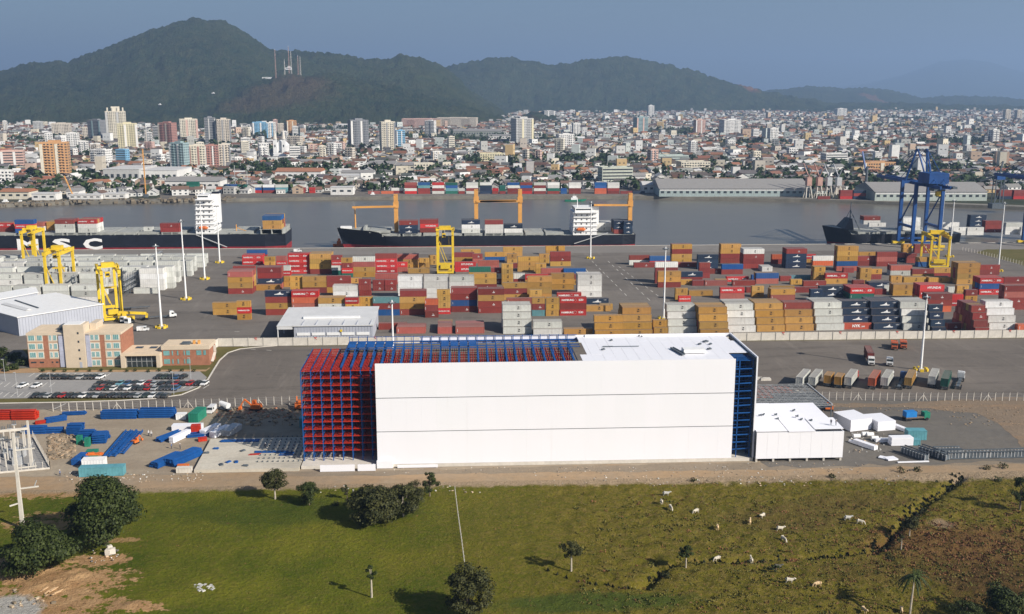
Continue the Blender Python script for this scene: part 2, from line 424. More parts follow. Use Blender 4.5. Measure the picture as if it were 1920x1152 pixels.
for (x, y, rx, ry, col, k) in ((1800,1020,22,10,(0.145,0.072,0.034),.7), (1890,1100,14,12,(0.075,0.038,0.02),.75), (1600,940,14,5,(0.12,0.08,0.03),.5),
                            (1480,970,16,8,(0.12,0.085,0.03),.5), (1765,982,3.0,2.2,(0.27,0.19,0.12),.9), (1487,1047,1.6,1.2,(0.22,0.085,0.045),.95),
                            (1700,1070,20,6,(0.10,0.065,0.024),.45), (1120,1130,20,4,(0.05,0.08,0.015),.8), (560,960,30,8,(0.04,0.065,0.012),.5)):
    cx, cy = at_px(x, y)
    c = _mix(nt, _math(nt, 'MULTIPLY', ellipse(nt, X, Y, cx, cy, rx, ry, n_mid, 0.9, 1.2), k), c, col)
soilc = _mix(nt, _ramp(nt, n_mid, 0.3, 0.7), (0.30, 0.165, 0.075), (0.45, 0.29, 0.15))
n_edge = _math(nt, 'ADD', _math(nt, 'MULTIPLY', n_mid, 0.6), _math(nt, 'MULTIPLY', n_tuft, 0.4))
for (x, y, rx, ry, k) in ((110,1095,13,7.5,1), (190,1050,7,3,1), (60,1140,16,6,1), (20,1060,10,5,1), (70,925,13,3.2,.9), (20,885,10,3.5,.9), (120,965,9,2.2,.7), (70,985,9,3,.8),
                       (245,1140,6,2,1), (160,1130,9,1.6,.8), (210,1012,6,1.4,.7)):
    cx, cy = at_px(x, y)
    c = _mix(nt, _math(nt, 'MULTIPLY', ellipse(nt, X, Y, cx, cy, rx, ry, n_edge, 0.35, 4.5), k), c, soilc)
cx, cy = at_px(-10, 1150)
c = _mix(nt, ellipse(nt, X, Y, cx, cy, 9, 7, n_mid, 0.4, 0.5), c, _mix(nt, _ramp(nt, n_fine, .3, .7), (0.33,0.31,0.28), (0.46,0.44,0.40)))
# the worn northern edge runs into the dirt road
ed = _math(nt, 'ADD', _math(nt, 'ADD', Y, _math(nt, 'MULTIPLY', X, 0.012)), _math(nt, 'MULTIPLY', _math(nt, 'SUBTRACT', n_mid, 0.5), 7.0))
c = _mix(nt, _ramp(nt, ed, 247.5, 249.5), c, _mix(nt, _ramp(nt, n_fine, .3, .7), (0.30, 0.215, 0.135), (0.36, 0.28, 0.19)))
nt.links.new(c, b.inputs['Base Color']); b.inputs['Roughness'].default_value = 0.95; b.inputs['Specular IOR Level'].default_value = 0.05
_bump(nt, b, _math(nt, 'ADD', n_fine, n_tuft), 0.6, 1.0)
M['pasture'] = m
tag(link('pasture_ground', grid_mesh('pasture_ground', np.stack([XX, YY, ZZ], -1), nx, ny, m)), kind='structure')
# coarse grass and bracken standing on the pasture
tf = MB()
for i in range(16000):
    x = random.uniform(-100, 150); y = random.uniform(165, 248)
    pw = min(1, max(0.12, (x + 10) / 60))
    if random.random() > pw: continue
    z = pasture_z(x, y); s = random.uniform(0.12, 0.30) * (1.2 if x > 60 else 0.8)
    brown = random.random() < (0.55 if x > 70 and y < 232 else 0.22)
    k = random.uniform(.6, 1.2)
    tf.cc = (0.20*k, 0.105*k, 0.045*k) if brown else (0.13*k, 0.125*k, 0.03*k)
    for q in range(3):
        a = random.uniform(0, 6.28); dx, dy = math.cos(a)*s, math.sin(a)*s
        ox, oy = random.uniform(-.3,.3), random.uniform(-.3,.3)
        tf.add([(x+ox-dx*.6, y+oy-dy*.6, z-.05), (x+ox+dx*.6, y+oy+dy*.6, z-.05), (x+ox+dx*.2, y+oy+dy*.2+.1, z+s*.8)], [(0,1,2)])
tag(tf.build('coarse_grass', M['vcol']), 'tufts of coarse grass and brown bracken all over the pasture', 'grass', kind='stuff')

sheet('dirt_road', [(-400,251.9),(400,251.9),(400,270),(-400,270)], 0.0, 'dirt')
sheet('construction_ground', ragged([(-170,261),(84,262),(84,320),(-170,322)], .9), 0.03, 'gravel')
sheet('storage_ground', ragged([(84,258),(165,259),(205,268),(205,318),(84,320)], 1.3), 0.035, 'greygravel')
# asphalt lot with the curved kerb round the car park
KERB = [(-60,758),(0,757),(120,755),(220,752),(290,748),(340,741),(372,728),(390,712),(402,692),(412,676),(428,662),(450,655),(480,652),(520,649)]
KW = [G(x, y) for x, y in KERB]
lot = [(p.x, p.y) for p in KW] + [(-66, 401.5), (330, 399.5), (330, 316.5), (84, 317.5), (-140, 321.5), (-170, 322)]
sheet('lot_asphalt', lot, 0.05, 'lot')
kb = MB()
for a, b_ in zip(KW[:-1], KW[1:]): kb.bar((a.x, a.y, 0.06), (b_.x, b_.y, 0.06), 0.55, 0.3)
tag(kb.build('kerb', M['concw']), kind='structure')
sheet('car_park', [G(-60,700), G(0,701), G(90,699), G(375,697), G(388,708), G(378,722), G(352,733), G(300,741), G(200,745), G(-60,749)], 0.05, 'paving')
sheet('office_forecourt', [G(-40,694), G(60,691), G(395,690), G(385,697), G(90,699), G(-40,701)], 0.045, 'soil')
sheet('lawn', [G(70,690.5), G(392,689.5), G(388,693.5), G(75,695)], 0.07, 'verge')
sheet('terminal_yard', [(-1500,403.5),(330,402),(330,470),(372,560),(372,640),(-1500,640)], 0.05, 'asphalt')
sheet('quay_apron', [(-1500,640),(900,640),(900,669.5),(-1500,669.5)], 0.055, 'apron')
mk = MB()
def stripe(a, b_, w): mk.bar((a.x, a.y, 0.066), (b_.x, b_.y, 0.066), w, 0.012)
for y0, y1, xs in ((700,707,range(60,205,13)), (718,726,range(0,110,14)), (736,745,range(0,60,13)), (722,729,range(335,390,13))):
    for x in xs: stripe(G(x-6, y1), G(x+5, y0), 0.25)
for i in range(5): stripe(G(1098+i*0, 505+i*14), G(1103, 511+i*14), 0.4)
for a, b_ in (((1110,490),(1180,560)), ((1140,490),(1225,570)), ((1160,500),(1240,560))):
    p, q = G(*a), G(*b_)
    for k in range(9):
        t = k/9; stripe(p.lerp(q, t), p.lerp(q, t+0.05), 0.3)
stripe(G(100,768), G(124,757), 0.3)
for x, y in ((470,655),(500,657),(620,560),(440,622),(455,650)): stripe(G(x, y), G(x+9, y+.6), 0.3)
tag(mk.build('pavement_markings', M['line']), kind='structure')
sheet('green_strip', [G(1830,474), G(1850,468), G(1990,468), G(1990,520), G(1905,494)], 0.06, 'verge')

# river and far bank
m, nt, b = _nodes('river_water')
w1 = _noise(nt, 0.05, 6, 0.65, 'World', (0.6, 1.6, 1)); w2 = _noise(nt, 0.5, 4, 0.6, 'World', (0.7, 1.6, 1))
nt.links.new(_mix(nt, _ramp(nt, w1, 0.35, 0.7), (0.12, 0.112, 0.096), (0.15, 0.138, 0.116)), b.inputs['Base Color'])
b.inputs['Roughness'].default_value = 0.28; b.inputs['Specular IOR Level'].default_value = 0.35
_bump(nt, b, _math(nt, 'ADD', _math(nt, 'MULTIPLY', w1, 0.4), w2), 0.35, 0.5)
M['water'] = m
tag(MB().quad((-5000,600,-3),(5000,600,-3),(5000,1300,-3),(-5000,1300,-3)).build('river', m), kind='structure')
tag(MB().box(-1500,669.5,-6,900,670.3,0.25).build('quay_wall', M['conc']), kind='structure')
BANK = [(-120,386),(0,383),(60,381),(130,378),(180,377),(300,375.5),(420,373),(520,371),(600,370),(660,369.5),(900,367.5),(1190,367.5),(1400,371),(1500,373),(1600,376),(1700,379.5),(1920,388),(2060,394)]
BW = [G(x, y) for x, y in BANK]
fl = MB(); n = len(BW)
poly = [(-30000, BW[0].y)] + [(p.x, p.y) for p in BW] + [(30000, BW[-1].y), (30000, 45000), (-30000, 45000)]
fl.quad(*[(x, y, -0.02) for x, y in poly])
tag(fl.build('far_ground', M['farland']), kind='structure')
fq = MB()
for i in range(n - 1):
    a, b_ = BW[i], BW[i+1]
    fq.add([(a.x,a.y-1.5,-6),(b_.x,b_.y-1.5,-6),(b_.x,b_.y+14,.05),(a.x,a.y+14,.05),(a.x,a.y-1.5,.05),(b_.x,b_.y-1.5,.05)], [(0,1,5,4),(4,5,2,3)])
tag(fq.build('far_quay', pm('old_quay_concrete', (0.20,0.185,0.155), .9, 0, .35, .08, 'World')), kind='structure')
sheet('far_terminal', [G(640,368.4), G(900,366.4), G(1200,366.4), G(1400,370), G(1500,372), G(1500,362), G(1230,352), G(640,354)], 0.1, 'asphalt')
sheet('far_terminal_yard', [G(300,374.5), G(420,372), G(600,369.2), G(640,368.4), G(640,356), G(400,358), G(300,364)], 0.1, 'greygravel')
rk = MB()
for i in range(500):
    t = random.random(); x = -60 + t*500; y0 = np.interp(x, [p[0] for p in BANK], [p[1] for p in BANK])
    p = G(x, y0 + random.uniform(-3, 0.6)); s = random.uniform(.8, 2.4); k = random.uniform(.7, 1.2)
    rk.cc = (0.20*k, 0.165*k, 0.12*k)
    rk.cbox((p.x, p.y, random.uniform(-2.2, .2)), (s*2, s*1.3, s), random.uniform(0, 3))
tag(rk.build('river_bank_rubble', M['vcol']), 'rubble and earth along the far river bank', 'rubble', kind='stuff')

M['bankearth'] = earth('excavated_earth', ((0.19,0.145,0.105),(0.25,0.19,0.135),(0.32,0.21,0.125)), 0.09, bump=.3)
sheet('earth_bank', ragged([G(1800,748), G(1990,744), G(1990,850), G(1915,838), G(1878,800), G(1830,775), G(1740,766), G(1600,765), G(1500,763), G(1500,757), G(1690,757)], 1.0, 3), 0.06, 'bankearth')
sheet('side_track', [G(-60,640), G(30,640), G(70,690), G(-60,694)], 0.03, 'greygravel')
M['palegravel'] = earth('pale_grey_gravel', ((0.22,0.18,0.135),(0.27,0.22,0.165),(0.31,0.23,0.15)), .1)
sheet('gravel_strip', ragged([(-50,258.3),(90,256.5),(170,257),(170,262.5),(-50,262.5)], .8, 3), 0.012, 'palegravel')
dv = MB()
for pts, wd, dp in DITCH[0:3]:
    for a, b_ in zip(pts[:-1], pts[1:]):
        for k in range(int((b_-a).length*(.8 if wd < 1 else 3))):
            q = a.lerp(b_, random.random()); x, y = q.x + random.gauss(0, .9), q.y + random.gauss(0, .9); z = pasture_z(x, y); s_ = random.uniform(.25, .6); kk = random.uniform(.6, 1.2)
            dv.cc = (0.022*kk, 0.026*kk, 0.010*kk)  # plants added near black so the ditch reads as shaded
            for r_ in range(4):
                an = random.uniform(0, 6.28); dx, dy = math.cos(an)*s_, math.sin(an)*s_
                dv.add([(x-dx, y-dy, z), (x+dx, y+dy, z), (x+dx*.3, y+dy*.3+.2, z+s_*1.5)], [(0,1,2)])
tag(dv.build('ditch_shade_reeds', M['vcol']), 'dark reeds growing along the wide ditch', 'reeds', kind='stuff')

bk = MB()
for i in range(7500):
    q = G(random.uniform(1080, 1930), random.uniform(925, 1150)); f_ = vnoise(np.array([q.x]), np.array([q.y]), 7, 41)[0]
    pxy = PR(q); red = max(0, 1 - ((pxy[0]-1790)/230)**2 - ((pxy[1]-1025)/75)**2)
    if random.random() > .12 + .5*red + .4*max(0, f_-.45): continue
    z = pasture_z(q.x, q.y); s_ = random.uniform(.16, .42); k = random.uniform(.75, 1.3)
    bk.cc = (0.20*k, 0.095*k, 0.045*k) if random.random() < .15 + .7*red else (0.15*k, 0.13*k, 0.032*k) if random.random() < .7 else (0.08*k, 0.09*k, 0.02*k)
    for r_ in range(7):
        an = random.uniform(0, 6.28); dx, dy = math.cos(an)*s_, math.sin(an)*s_; ox, oy = random.uniform(-2*s_,2*s_), random.uniform(-2*s_,2*s_)
        bk.add([(q.x+ox-dx*.5, q.y+oy-dy*.5, z-.05), (q.x+ox+dx*.5, q.y+oy+dy*.5, z-.05), (q.x+ox+dx*.4, q.y+oy+dy*.4-.1, z+s_*.7), (q.x+ox-dx*.2, q.y+oy-dy*.2+.1, z+s_*.8)], [(0,1,2,3)])
tag(bk.build('bracken', M['vcol']), 'clumps of reddish bracken and olive weeds on the right pasture', 'bracken', kind='stuff')
# ================================================================== cold store under construction
WX0, WX1, WY, WD, WH = -22.9, 74.8, 263.5, 291.9, 29.4
wh = empty('warehouse', (0, 0, 0), 0, 'huge white clad cold store with open red and blue racking at one end', 'warehouse')
BANDS = [(1.0, 10.15), (10.37, 19.65), (19.87, WH)]
for bi, (z0, z1) in enumerate(BANDS):
    nP = 24; wd = (WX1 - WX0) / nP
    me = MB().box(0.003, -0.2, z0, wd - 0.003, 0, z1).mesh('wall_panel', M['clad'])
    for i in range(nP):
        k = random.uniform(-.006, .006)
        link('wall_panel', me, wh, (WX0 + i*wd, WY + k, 0))
MB().box(WX0+.2, WY+.05, 1.0, WX1-.2, WY+.25, WH-.3).build('backing_wall', M['darksteel'], wh)
MB().box(WX0, WY-.12, .1, WX1, WY+.4, .98).build('plinth', M['conc'], wh)
# white panels of the lower left corner
MB().box(WX0-0.2, WY-.9, 0.1, WX0+4.2, WY-.25, 2.2).build('corner_panel', M['clad'], wh)
# roof panels with ragged edges where the decking stops
nR = 15; x_open = 33.0
for i in range(nR):
    x0 = x_open + (80.2 - x_open) * i / nR; x1 = x_open + (80.2 - x_open) * (i+1) / nR
    for j in range(4):
        y0 = WY + .1 + (WD - WY - .4) * j / 4; y1 = WY + .1 + (WD - WY - .4) * (j+1) / 4
        if i == 0 and j in (1, 2): x0b = x0 + 2.0
        else: x0b = x0 + (1.5 if i == 0 and j == 3 else 0)
        x1b = x1
        if i == nR-1 and j == 0: x1b = 74.6
        if i == nR-1 and j == 3: x1b = 79.0
        if i == nR-2 and j == 0: x1b = min(x1, 74.6)
        if x1b - x0b < .3: continue
        z = WH - .12 + random.uniform(-.02, .02)
        MB().box(x0b+.02, y0+.02, z-.12, x1b-.02, y1-.02, z).build('roof_panel', M['clad'], wh)
# loose things on the roof are their own objects further down
MB().box(x_open+4, WD-.6, WH-.6, 80.6, WD-.3, WH+.5).build('rear_parapet', M['clad'], wh)
MB().box(-12, WD-.2, 27.8, x_open+8, WD+.1, WH+.3).build('rear_cladding', M['clad'], wh)
# right hand end wall, seen edge on
MB().box(80.6, WY-.2, 1.0, 81.0, WD, WH+.5).build('end_wall', M['clad'], wh)
MB().box(80.3, WY+.1, 1.0, 80.58, WD-.3, WH).build('shade_lining', M['darksteel'], wh)  # added dark face, its colour stands in for the shaded interior
MB().box(WX0-20.7, WY-.3, .05, 80.9, WD+.5, .95).build('floor_slab', M['concw'], wh)
# racking: uprights, beams, rails
US, LV, DS = 2.68, 2.36, 3.1
RX0, RY0, RH = -43.3, 267.2, 26.6
nU = int((x_open - RX0) / US) + 1
nD = 9
upm = MB().box(-.12, -.12, .95, .12, .12, RH).mesh('upright', M['blue'])
cnt = 0
for i in range(nU):
    for j in range(nD):
        if i > 9 and j % 2: continue
        link('upright', upm, wh, (RX0 + i*US, RY0 + j*DS*0.95, 0)); cnt += 1
bm_ = MB().box(-US/2+.14, -.07, -.09, US/2-.14, .07, .09).mesh('beam', M['red'])
levels = [3.9 + k*2.06 for k in range(12)]
for i in range(9):
    for z in levels:
        for j in ((0, 1) if i < 5 else (0,)):
            link('beam', bm_, wh, (RX0 + (i+.5)*US, RY0 - .1 + j*DS*.95, z))
st = MB()
for i in range(nU - 1):
    x = RX0 + (i+.5)*US
    for z in (levels if i < 12 else levels[-4:]):
        for j in range(nD):
            if j > 1 or i >= 9: st.box(x-US/2+.14, RY0+j*DS*.95-.07, z-.08, x+US/2-.14, RY0+j*DS*.95+.07, z+.08)
        for o in ((-.85, -.5, -.1, .3, .65, .95) if i < 8 else (-.6, .0, .6)):
            st.box(x+o-.07, RY0-.05, z+.10, x+o+.07, RY0+(nD-1)*DS*.95, z+.26)
o = st.build('rails', M['red'], wh); tag(o, 'orange red pallet rails inside the racking', kind='stuff')
br = MB()
for i in range(nU):
    x = RX0 + i*US
    for j in range(nD - 1):
        y0, y1 = RY0 + j*DS*.95, RY0 + (j+1)*DS*.95
        for k in range(9 if i < 10 else 0):
            z = 1.2 + k*2.9; br.bar((x, y0, z), (x, y1, z+2.6), .09)
        br.bar((x, y0, RH-.1), (x, y1, RH-.1), .16)
for i in range(0, 3): br.bar((RX0+i*US, RY0, 1), (RX0+(i+1)*US, RY0, 3.8), .08)
tag(br.build('bracing', M['blue'], wh), kind='stuff')
# roof trusses above the open racking
tr = MB()
for i in range(4, nU):
    x = RX0 + i*US; hT = 2.0
    tr.bar((x, RY0-1+ (3 if i<9 else -2.0), RH+.4), (x, WD-.5, RH+.4), .5, .4); tr.bar((x+.5*US, RY0-1+ (3 if i<9 else -2.0), RH-.6), (x+.5*US, WD-.5, RH-.6), .2, .2)
    tr.bar((x, RY0+9, RH+hT), (x, WD-.5, RH+hT), .16, .2)
    for j in range(5):
        y0 = RY0 + 9 + j*3.0; tr.bar((x, y0, RH+.4), (x, y0+1.5, RH+hT), .1); tr.bar((x, y0+1.5, RH+hT), (x, y0+3, RH+.4), .1)
    tr.bar((x, WD-.5, RH-1), (x, WD-.5, RH+3.6), .16)
for y, z, w in ((WD-.5, RH+3.4, .14), (WD-.5, RH+2.0, .3), (WD-4, RH+2.1, .25), (WD-7, RH+2.1, .25), (WD-9.5, RH+2.1, .2)):
    tr.bar((RX0+4*US, y, z), (x_open+1.5, y, z), w)
for i in range(4, 24): tr.box(RX0+i*US+.2, WD-8.5, RH+2.2, RX0+(i+1)*US-.3, WD-2.0, RH+2.3) if i in (4,5,6,7,8,14,15,16,17) else None
tag(tr.build('roof_trusses', M['blue'], wh), kind='stuff')
# blue racking seen in the unclad strip at the right end
lad = MB()
for k in range(12):
    z = 3.2 + k*2.1
    for y in (WY+.6, WY+3, WY+6): lad.bar((74.6, y, z), (80.4, y, z + (.15 if k%3 else .3)), .2, .28)
for x in (74.9, 76.2, 79.9):
    for y in (WY+.6, WY+3.5, WY+8): lad.box(x-.1, y-.1, .95, x+.1, y+.1, WH-.6)
for k in range(7): lad.bar((74.6, WY+1+k*1.3, WH-.8), (80.4, WY+1+k*1.3, WH-.8), .16)
MB().box(74.3, WY+9, .95, 80.2, WY+9.1, WH-2).build('interior_shade_sheet', M['hull'], wh)  # black sheet added behind the racking in place of interior shade
tag(lad.build('end_racking', M['blue'], wh), 'blue racking left open between the white walls', kind=None)
# low white panels along the foot at the left
for x0, x1 in ((-38.2, -28.9), (-28.1, -23.3)):
    o = MB().box(x0, 260.9, .1, x1, 261.1, 1.95).box(x0+.4, 261.1, .1, x0+.6, 261.5, 1.9).box(x1-.6, 261.1, .1, x1-.4, 261.5, 1.9).build('site_hoarding', M['clad'])
    tag(o, 'longer white hoarding panel at the foot of the open racking' if x0 < -35 else 'shorter white hoarding panel next to the cold store corner', 'hoarding')
o = MB().box(-17.5, 262.3, .25, -6.5, 262.5, 1.0).box(-17.3,262.5,.02,-17.1,262.7,.6).box(-6.9,262.5,.02,-6.7,262.7,.6).build('trim_strip', M['clad'])
tag(o, 'long white trim strip leaning at the foot of the cold store', 'panel')
# loose packages on the roof
def roof_xy(x, y): return G(x, y, WH)
p = roof_xy(1302, 662); o = MB().cbox((p.x, p.y+1, WH+.55), (6.2, 3.2, .9)).cbox((p.x, p.y+1, WH+1.05), (6.0, 3.0, .06)).build('roof_panel_stack', M['white'])
tag(o, 'stack of white panels lying on the cold store roof', 'panels')
o = MB().bar(roof_xy(1258,654)+Vector((0,0,.25)), roof_xy(1281,667)+Vector((0,0,.25)), .5, .4).bar(roof_xy(1262,654)+Vector((0,0,.3)), roof_xy(1284,666)+Vector((0,0,.3)), .25, .5).build('roof_gutter', M['darksteel'])
tag(o, 'dark gutter pieces beside the white stack on the roof', 'gutter')
for i, (x, y, l) in enumerate(((1323,641,1.6),(1312,646,1.0),(1330,655,1.2),(1131,656,1.0),(1198,631,.5),(1203,632,.5),(1146,639,.8),(1332,646,.9))):
    q = roof_xy(x, y)
    o = MB().cbox((q.x, q.y, WH+.16), (l, l*.6, .3), .5).cbox((q.x+.1, q.y, WH+.38), (l*.5, l*.3, .14), .9).build('roof_package', M['darksteel'])
    tag(o, ['dark bundle near the rear right corner of the roof','small dark bundle left of the rear right bundle on the roof','dark bundle just right of the white roof stack','dark bundle near the ragged left roof edge',
            'left one of two tiny dark pieces at the rear roof edge','right one of two tiny dark pieces at the rear roof edge','small dark bundle towards the rear left of the roof','small reddish dark bundle near the right roof edge'][i], 'bundle')
q0, q1 = roof_xy(1130, 651), roof_xy(1198, 650)
tag(MB().bar(q0+Vector((0,0,.12)), q1+Vector((0,0,.12)), .18, .16).bar(q0+Vector((0,.5,.1)), q0+Vector((3,.5,.1)), .18, .12).build('roof_rail', M['darksteel']), 'long thin dark rail lying across the roof', 'rail')

# ------------------------------------------------------------------ annex
an = empty('loading_annex', (0,0,0), 0, 'low white annex on short concrete columns beside the cold store', 'building')
AX0, AX1, AY, AD, AH = 81.3, 105.8, 262.3, 286.0, 9.0
for i in range(8):
    wd = (AX1-AX0)/8; MB().box(AX0+i*wd+.012, AY-.18+random.uniform(-.01,.01), 1.0, AX0+(i+1)*wd-.012, AY, AH-.4).build('wall_panel', M['clad'], an)
MB().box(AX1-.2, AY+.05, 1.0, AX1, AD, AH-.4).build('side_wall', M['clad'], an)
MB().box(AX0, AY+.02, .9, AX1-.22, AD-.2, 1.0).build('floor_slab', M['conc'], an)
for i in range(6): MB().box(AX0+i*4.75, AY-.05, 0.02, AX0+.55+i*4.75, AY+.5, .9).build('column', M['conc'], an)
MB().box(AX0+.2, AY+.1, AH-.75, AX1-.3, AY+.3, AH-.38).build('edge_beam', M['darksteel'], an)
for x0, x1, y0, y1, dz in ((AX0-.1, AX0+8.6, AY-.1, AY+10, .1), (AX0+8.9, AX0+16.4, AY-.35, AY+9, .0), (AX0+16.5, AX1+.2, AY+.9, AY+9.2, .22),
                       (AX0-.1, AX0+10.5, AY+10.1, AD, .14), (AX0+10.6, AX1-.6, AY+9.3, AD, .08)):
    MB().add([(x0,y0,AH-.3+dz),(x1,y0,AH-.3+dz),(x1,y1,AH+.2+dz),(x0,y1,AH+.2+dz),(x0,y0,AH-.14+dz),(x1,y0,AH-.14+dz),(x1,y1,AH+.36+dz),(x0,y1,AH+.36+dz)],
             [(3,2,1,0),(4,5,6,7),(0,1,5,4),(1,2,6,5),(2,3,7,6),(3,0,4,7)]).build('roof_panel', M['clad'], an)
for i, (x, y) in enumerate(((1425,780),(1431,779),(1454,779),(1457,787),(1502,788),(1520,790),(1494,782),(1488,771))):
    q = G(x, y, AH+.3); o = MB().cbox((q.x, q.y, AH+.55), (.9, .5, .3), i).cbox((q.x+.3, q.y, AH+.8), (.3,.3,.25), i*.7).build('roof_scrap', M['darksteel'])
    tag(o, f'{nth(i+1)} of the small dark scraps on the annex roof', 'scrap', 'scraps on the annex roof')
# open steel frame behind the annex
fr = empty('steel_frame_shed', (0,0,0), 0, 'open lattice steel roof frame with orange decking behind the annex', 'steel frame')
a, b_, c_, d_ = G(1412,753,7), G(1500,752,7), G(1462,716,7), G(1412,716,7)
fa, fb, fc, fd = Vector((a.x,290,7)), Vector((113,290,7)), Vector((113,313,7)), Vector((a.x,313,7))
for x in np.linspace(fa.x+.3, 112.7, 5):
    for y in (290.5, 301, 312): MB().box(x-.15,y-.15,.05,x+.15,y+.15,7).build('column', M['darksteel'], fr)
la = MB()
for k in range(12):
    x = fa.x + k*(113-fa.x)/11; la.bar((x,290,7.1),(x,313,7.1),.22,.25)
for k in range(15): y = 290 + k*23/14; la.bar((fa.x,y,7.3),(113,y,7.3),.2,.22)
for k in range(11):
    for j in range(7): 
        x = fa.x + k*(113-fa.x)/11; y = 290 + j*23/7; la.bar((x,y,7.2),(x+2.2,y+3.2,7.2),.08)
tag(la.build('roof_lattice', pm('dull_steel', (.24,.25,.26), .6, .1, .4, .5), fr), kind='stuff')
MB().box(fa.x, 290.4, 6.4, 113, 306, 6.5).build('dark_under_sheet', M['darksteel'], fr)  # flat dark sheet below the open lattice
MB().box(fa.x, 305.2, 6.75, 106, 312.8, 6.85).box(fa.x, 300.2, 6.75, 98, 305, 6.8).build('orange_decking', pm('primer_orange', (0.45,0.13,0.08),.8,0,.3,.3), fr)
MB().bar((112.8,290.3,7.5),(112.8,313,7.5),.3,.3).build('edge_purlin', M['steel'], fr)
for i, (x, y) in enumerate(((1420,712),(1435,713))):
    q = G(x, y, 7.6); tag(MB().cbox((q.x,q.y,7.9),(3.4,1.6,.6)).cbox((q.x,q.y,8.3),(3.2,1.4,.1)).build('deck_bundle', M['concw']), ['left','right'][i]+' pale bundle on the open steel roof frame', 'bundle')
# ================================================================== terminal wall, sheds, masts
pw = empty('perimeter_wall', (0,0,0), 0, 'long white precast concrete wall along the container yard', 'wall')
pnl = MB().box(.06,-.09,.05,5.94,.09,1.15).box(.06,-.085,1.17,5.94,.085,2.25).box(.06,-.09,2.27,5.94,.09,3.35).mesh('panel', M['concw'])
pst = MB().box(-.14,-.2,.03,.14,.2,3.45).mesh('post', M['conc'])
sgn = MB().bar((-.5,0,-.4),(.5,0,.5),.25,.05).bar((.5,0,-.4),(-.5,0,.5),.25,.05).box(-.6,-.02,.35,.6,.02,.55).mesh('sign', M['decal_r'])
npan = 71
for i in range(npan):
    x = -97.6 + i*6.0; y = 403.3 - (x+97.6)*0.0075
    link('panel', pnl, pw, (x, y, 0)); link('post', pst, pw, (x, y, 0))
    if i % 4 == 2: link('sign', sgn, pw, (x+3, y-.13, 2.9))
o = MB().bar((-97.8,403.2,1.6),(-101.5,388,1.6),.18,3.2).build('return_panel', M['concw'], pw)

def shed(name, label, A, B, depth_vec, h0, h1, wallmat, roofmat):
    t = empty(name, (0,0,0), 0, label, 'shed')
    A, B = Vector((A[0],A[1],0)), Vector((B[0],B[1],0)); D = Vector((*depth_vec, 0)); C, E_ = B + D, A + D
    up0, up1 = Vector((0,0,h0)), Vector((0,0,h1))
    MB().add([A,B,B+up0,A+up0],[(0,1,2,3)]).add([A,A+up0,E_+up1,E_],[(0,1,2,3)]).add([B,C,C+up1,B+up0],[(0,1,2,3)]).add([C,E_,E_+up1,C+up1],[(0,1,2,3)]).build('wall', M[wallmat], t)
    ex = (B-A).normalized()*.5; ey = D.normalized()*.5
    a, b2, c2, d2 = A-ex-ey+up0, B+ex-ey+up0, C+ex+ey+up1, E_-ex+ey+up1
    th = Vector((0,0,.35))
    MB().add([a,b2,c2,d2,a+th,b2+th,c2+th,d2+th],[(3,2,1,0),(4,5,6,7),(0,1,5,4),(1,2,6,5),(2,3,7,6),(3,0,4,7)]).build('roof', M[roofmat], t)
    rb = MB(); n = int((B-A).length/1.2)
    for i in range(n):
        p = A.lerp(B, (i+.5)/n) - D.normalized()*.05; rb.box(p.x-.07, p.y-.06, .3, p.x+.07, p.y+.02, h0-.1)
    tag(rb.build('cladding_rib', M[wallmat], t), kind='stuff')
    return t, A, B, D
M['shedroof'] = pm('pale_sheet_roof', (0.62,0.62,0.62), .5, 0, .1, .2)
t, A, B, D = shed('gate_shed', 'grey open fronted shed with long white ridge light behind the concrete wall', (-68.5,411), (-36.2,411), (0, 30), 6.2, 7.6, 'greyclad', 'shedroof')
MB().box(-75.3,410.6,5.0,-69.1,440.8,6.15).build('canopy_edge', M['shedroof'], t)
MB().add([(-75.4,410.5,6.2),(-69.02,410.5,6.2),(-69.02,441.4,7.6),(-75.4,441.4,7.6),(-75.4,410.5,6.5),(-69.02,410.5,6.5),(-69.02,441.4,7.9),(-75.4,441.4,7.9)],[(3,2,1,0),(4,5,6,7),(0,1,5,4),(1,2,6,5),(2,3,7,6),(3,0,4,7)]).build('canopy_roof', M['shedroof'], t)
for y in (411, 425, 440): MB().box(-75.2,y-.15,.05,-74.9,y+.15,5.4).build('canopy_post', M['white'], t)
MB().box(-66,421,7.1,-42.5,423.5,7.9).build('ridge_light', M['white'], t)
for i in range(5): MB().box(-67.3+i*6.1,410.7,2.3,-62+i*6.1,410.9,3.5).build('strip_window', M['white'], t)
for i in range(6): MB().box(-65.4+i*5.6,411.2,6.58,-65.1+i*5.6,420,6.95).build('roof_joint', M['greyclad'], t)
p = G(636,624,5); sg = MB().tube((p.x,410.7,4.2),(p.x,410.5,4.2),.55,.55,14).build('emblem', M['yellow'], t)
a, b2, c2 = G(33,596,8), G(192,571,8), G(100,551,8)
dv = (c2 - b2); dv.z = 0
t, A, B, D = shed('workshop_shed', 'large grey workshop with white roof at the left edge', (a.x,a.y), (b2.x,b2.y), (dv.x*0.95, dv.y*0.95), 8, 8.4, 'greyclad', 'white')
e = (B-A).normalized(); f_ = D.normalized()
MB().add([A+e*8+f_*9+Vector((0,0,8.6)), A+e*11+f_*9+Vector((0,0,8.6)), A+e*11+f_*30+Vector((0,0,8.9)), A+e*8+f_*30+Vector((0,0,8.9)), A+e*9.5+f_*9+Vector((0,0,9.2)), A+e*9.5+f_*30+Vector((0,0,9.4))],[(0,1,4),(2,3,5),(0,4,5,3),(1,2,5,4)]).build('roof_vent', M['shedroof'], t)
MB().bar(A+e*14+f_*10+Vector((0,0,8.8)), A+e*16+f_*34+Vector((0,0,9.0)), .5, .3).build('dark_gutter', M['darksteel'], t)
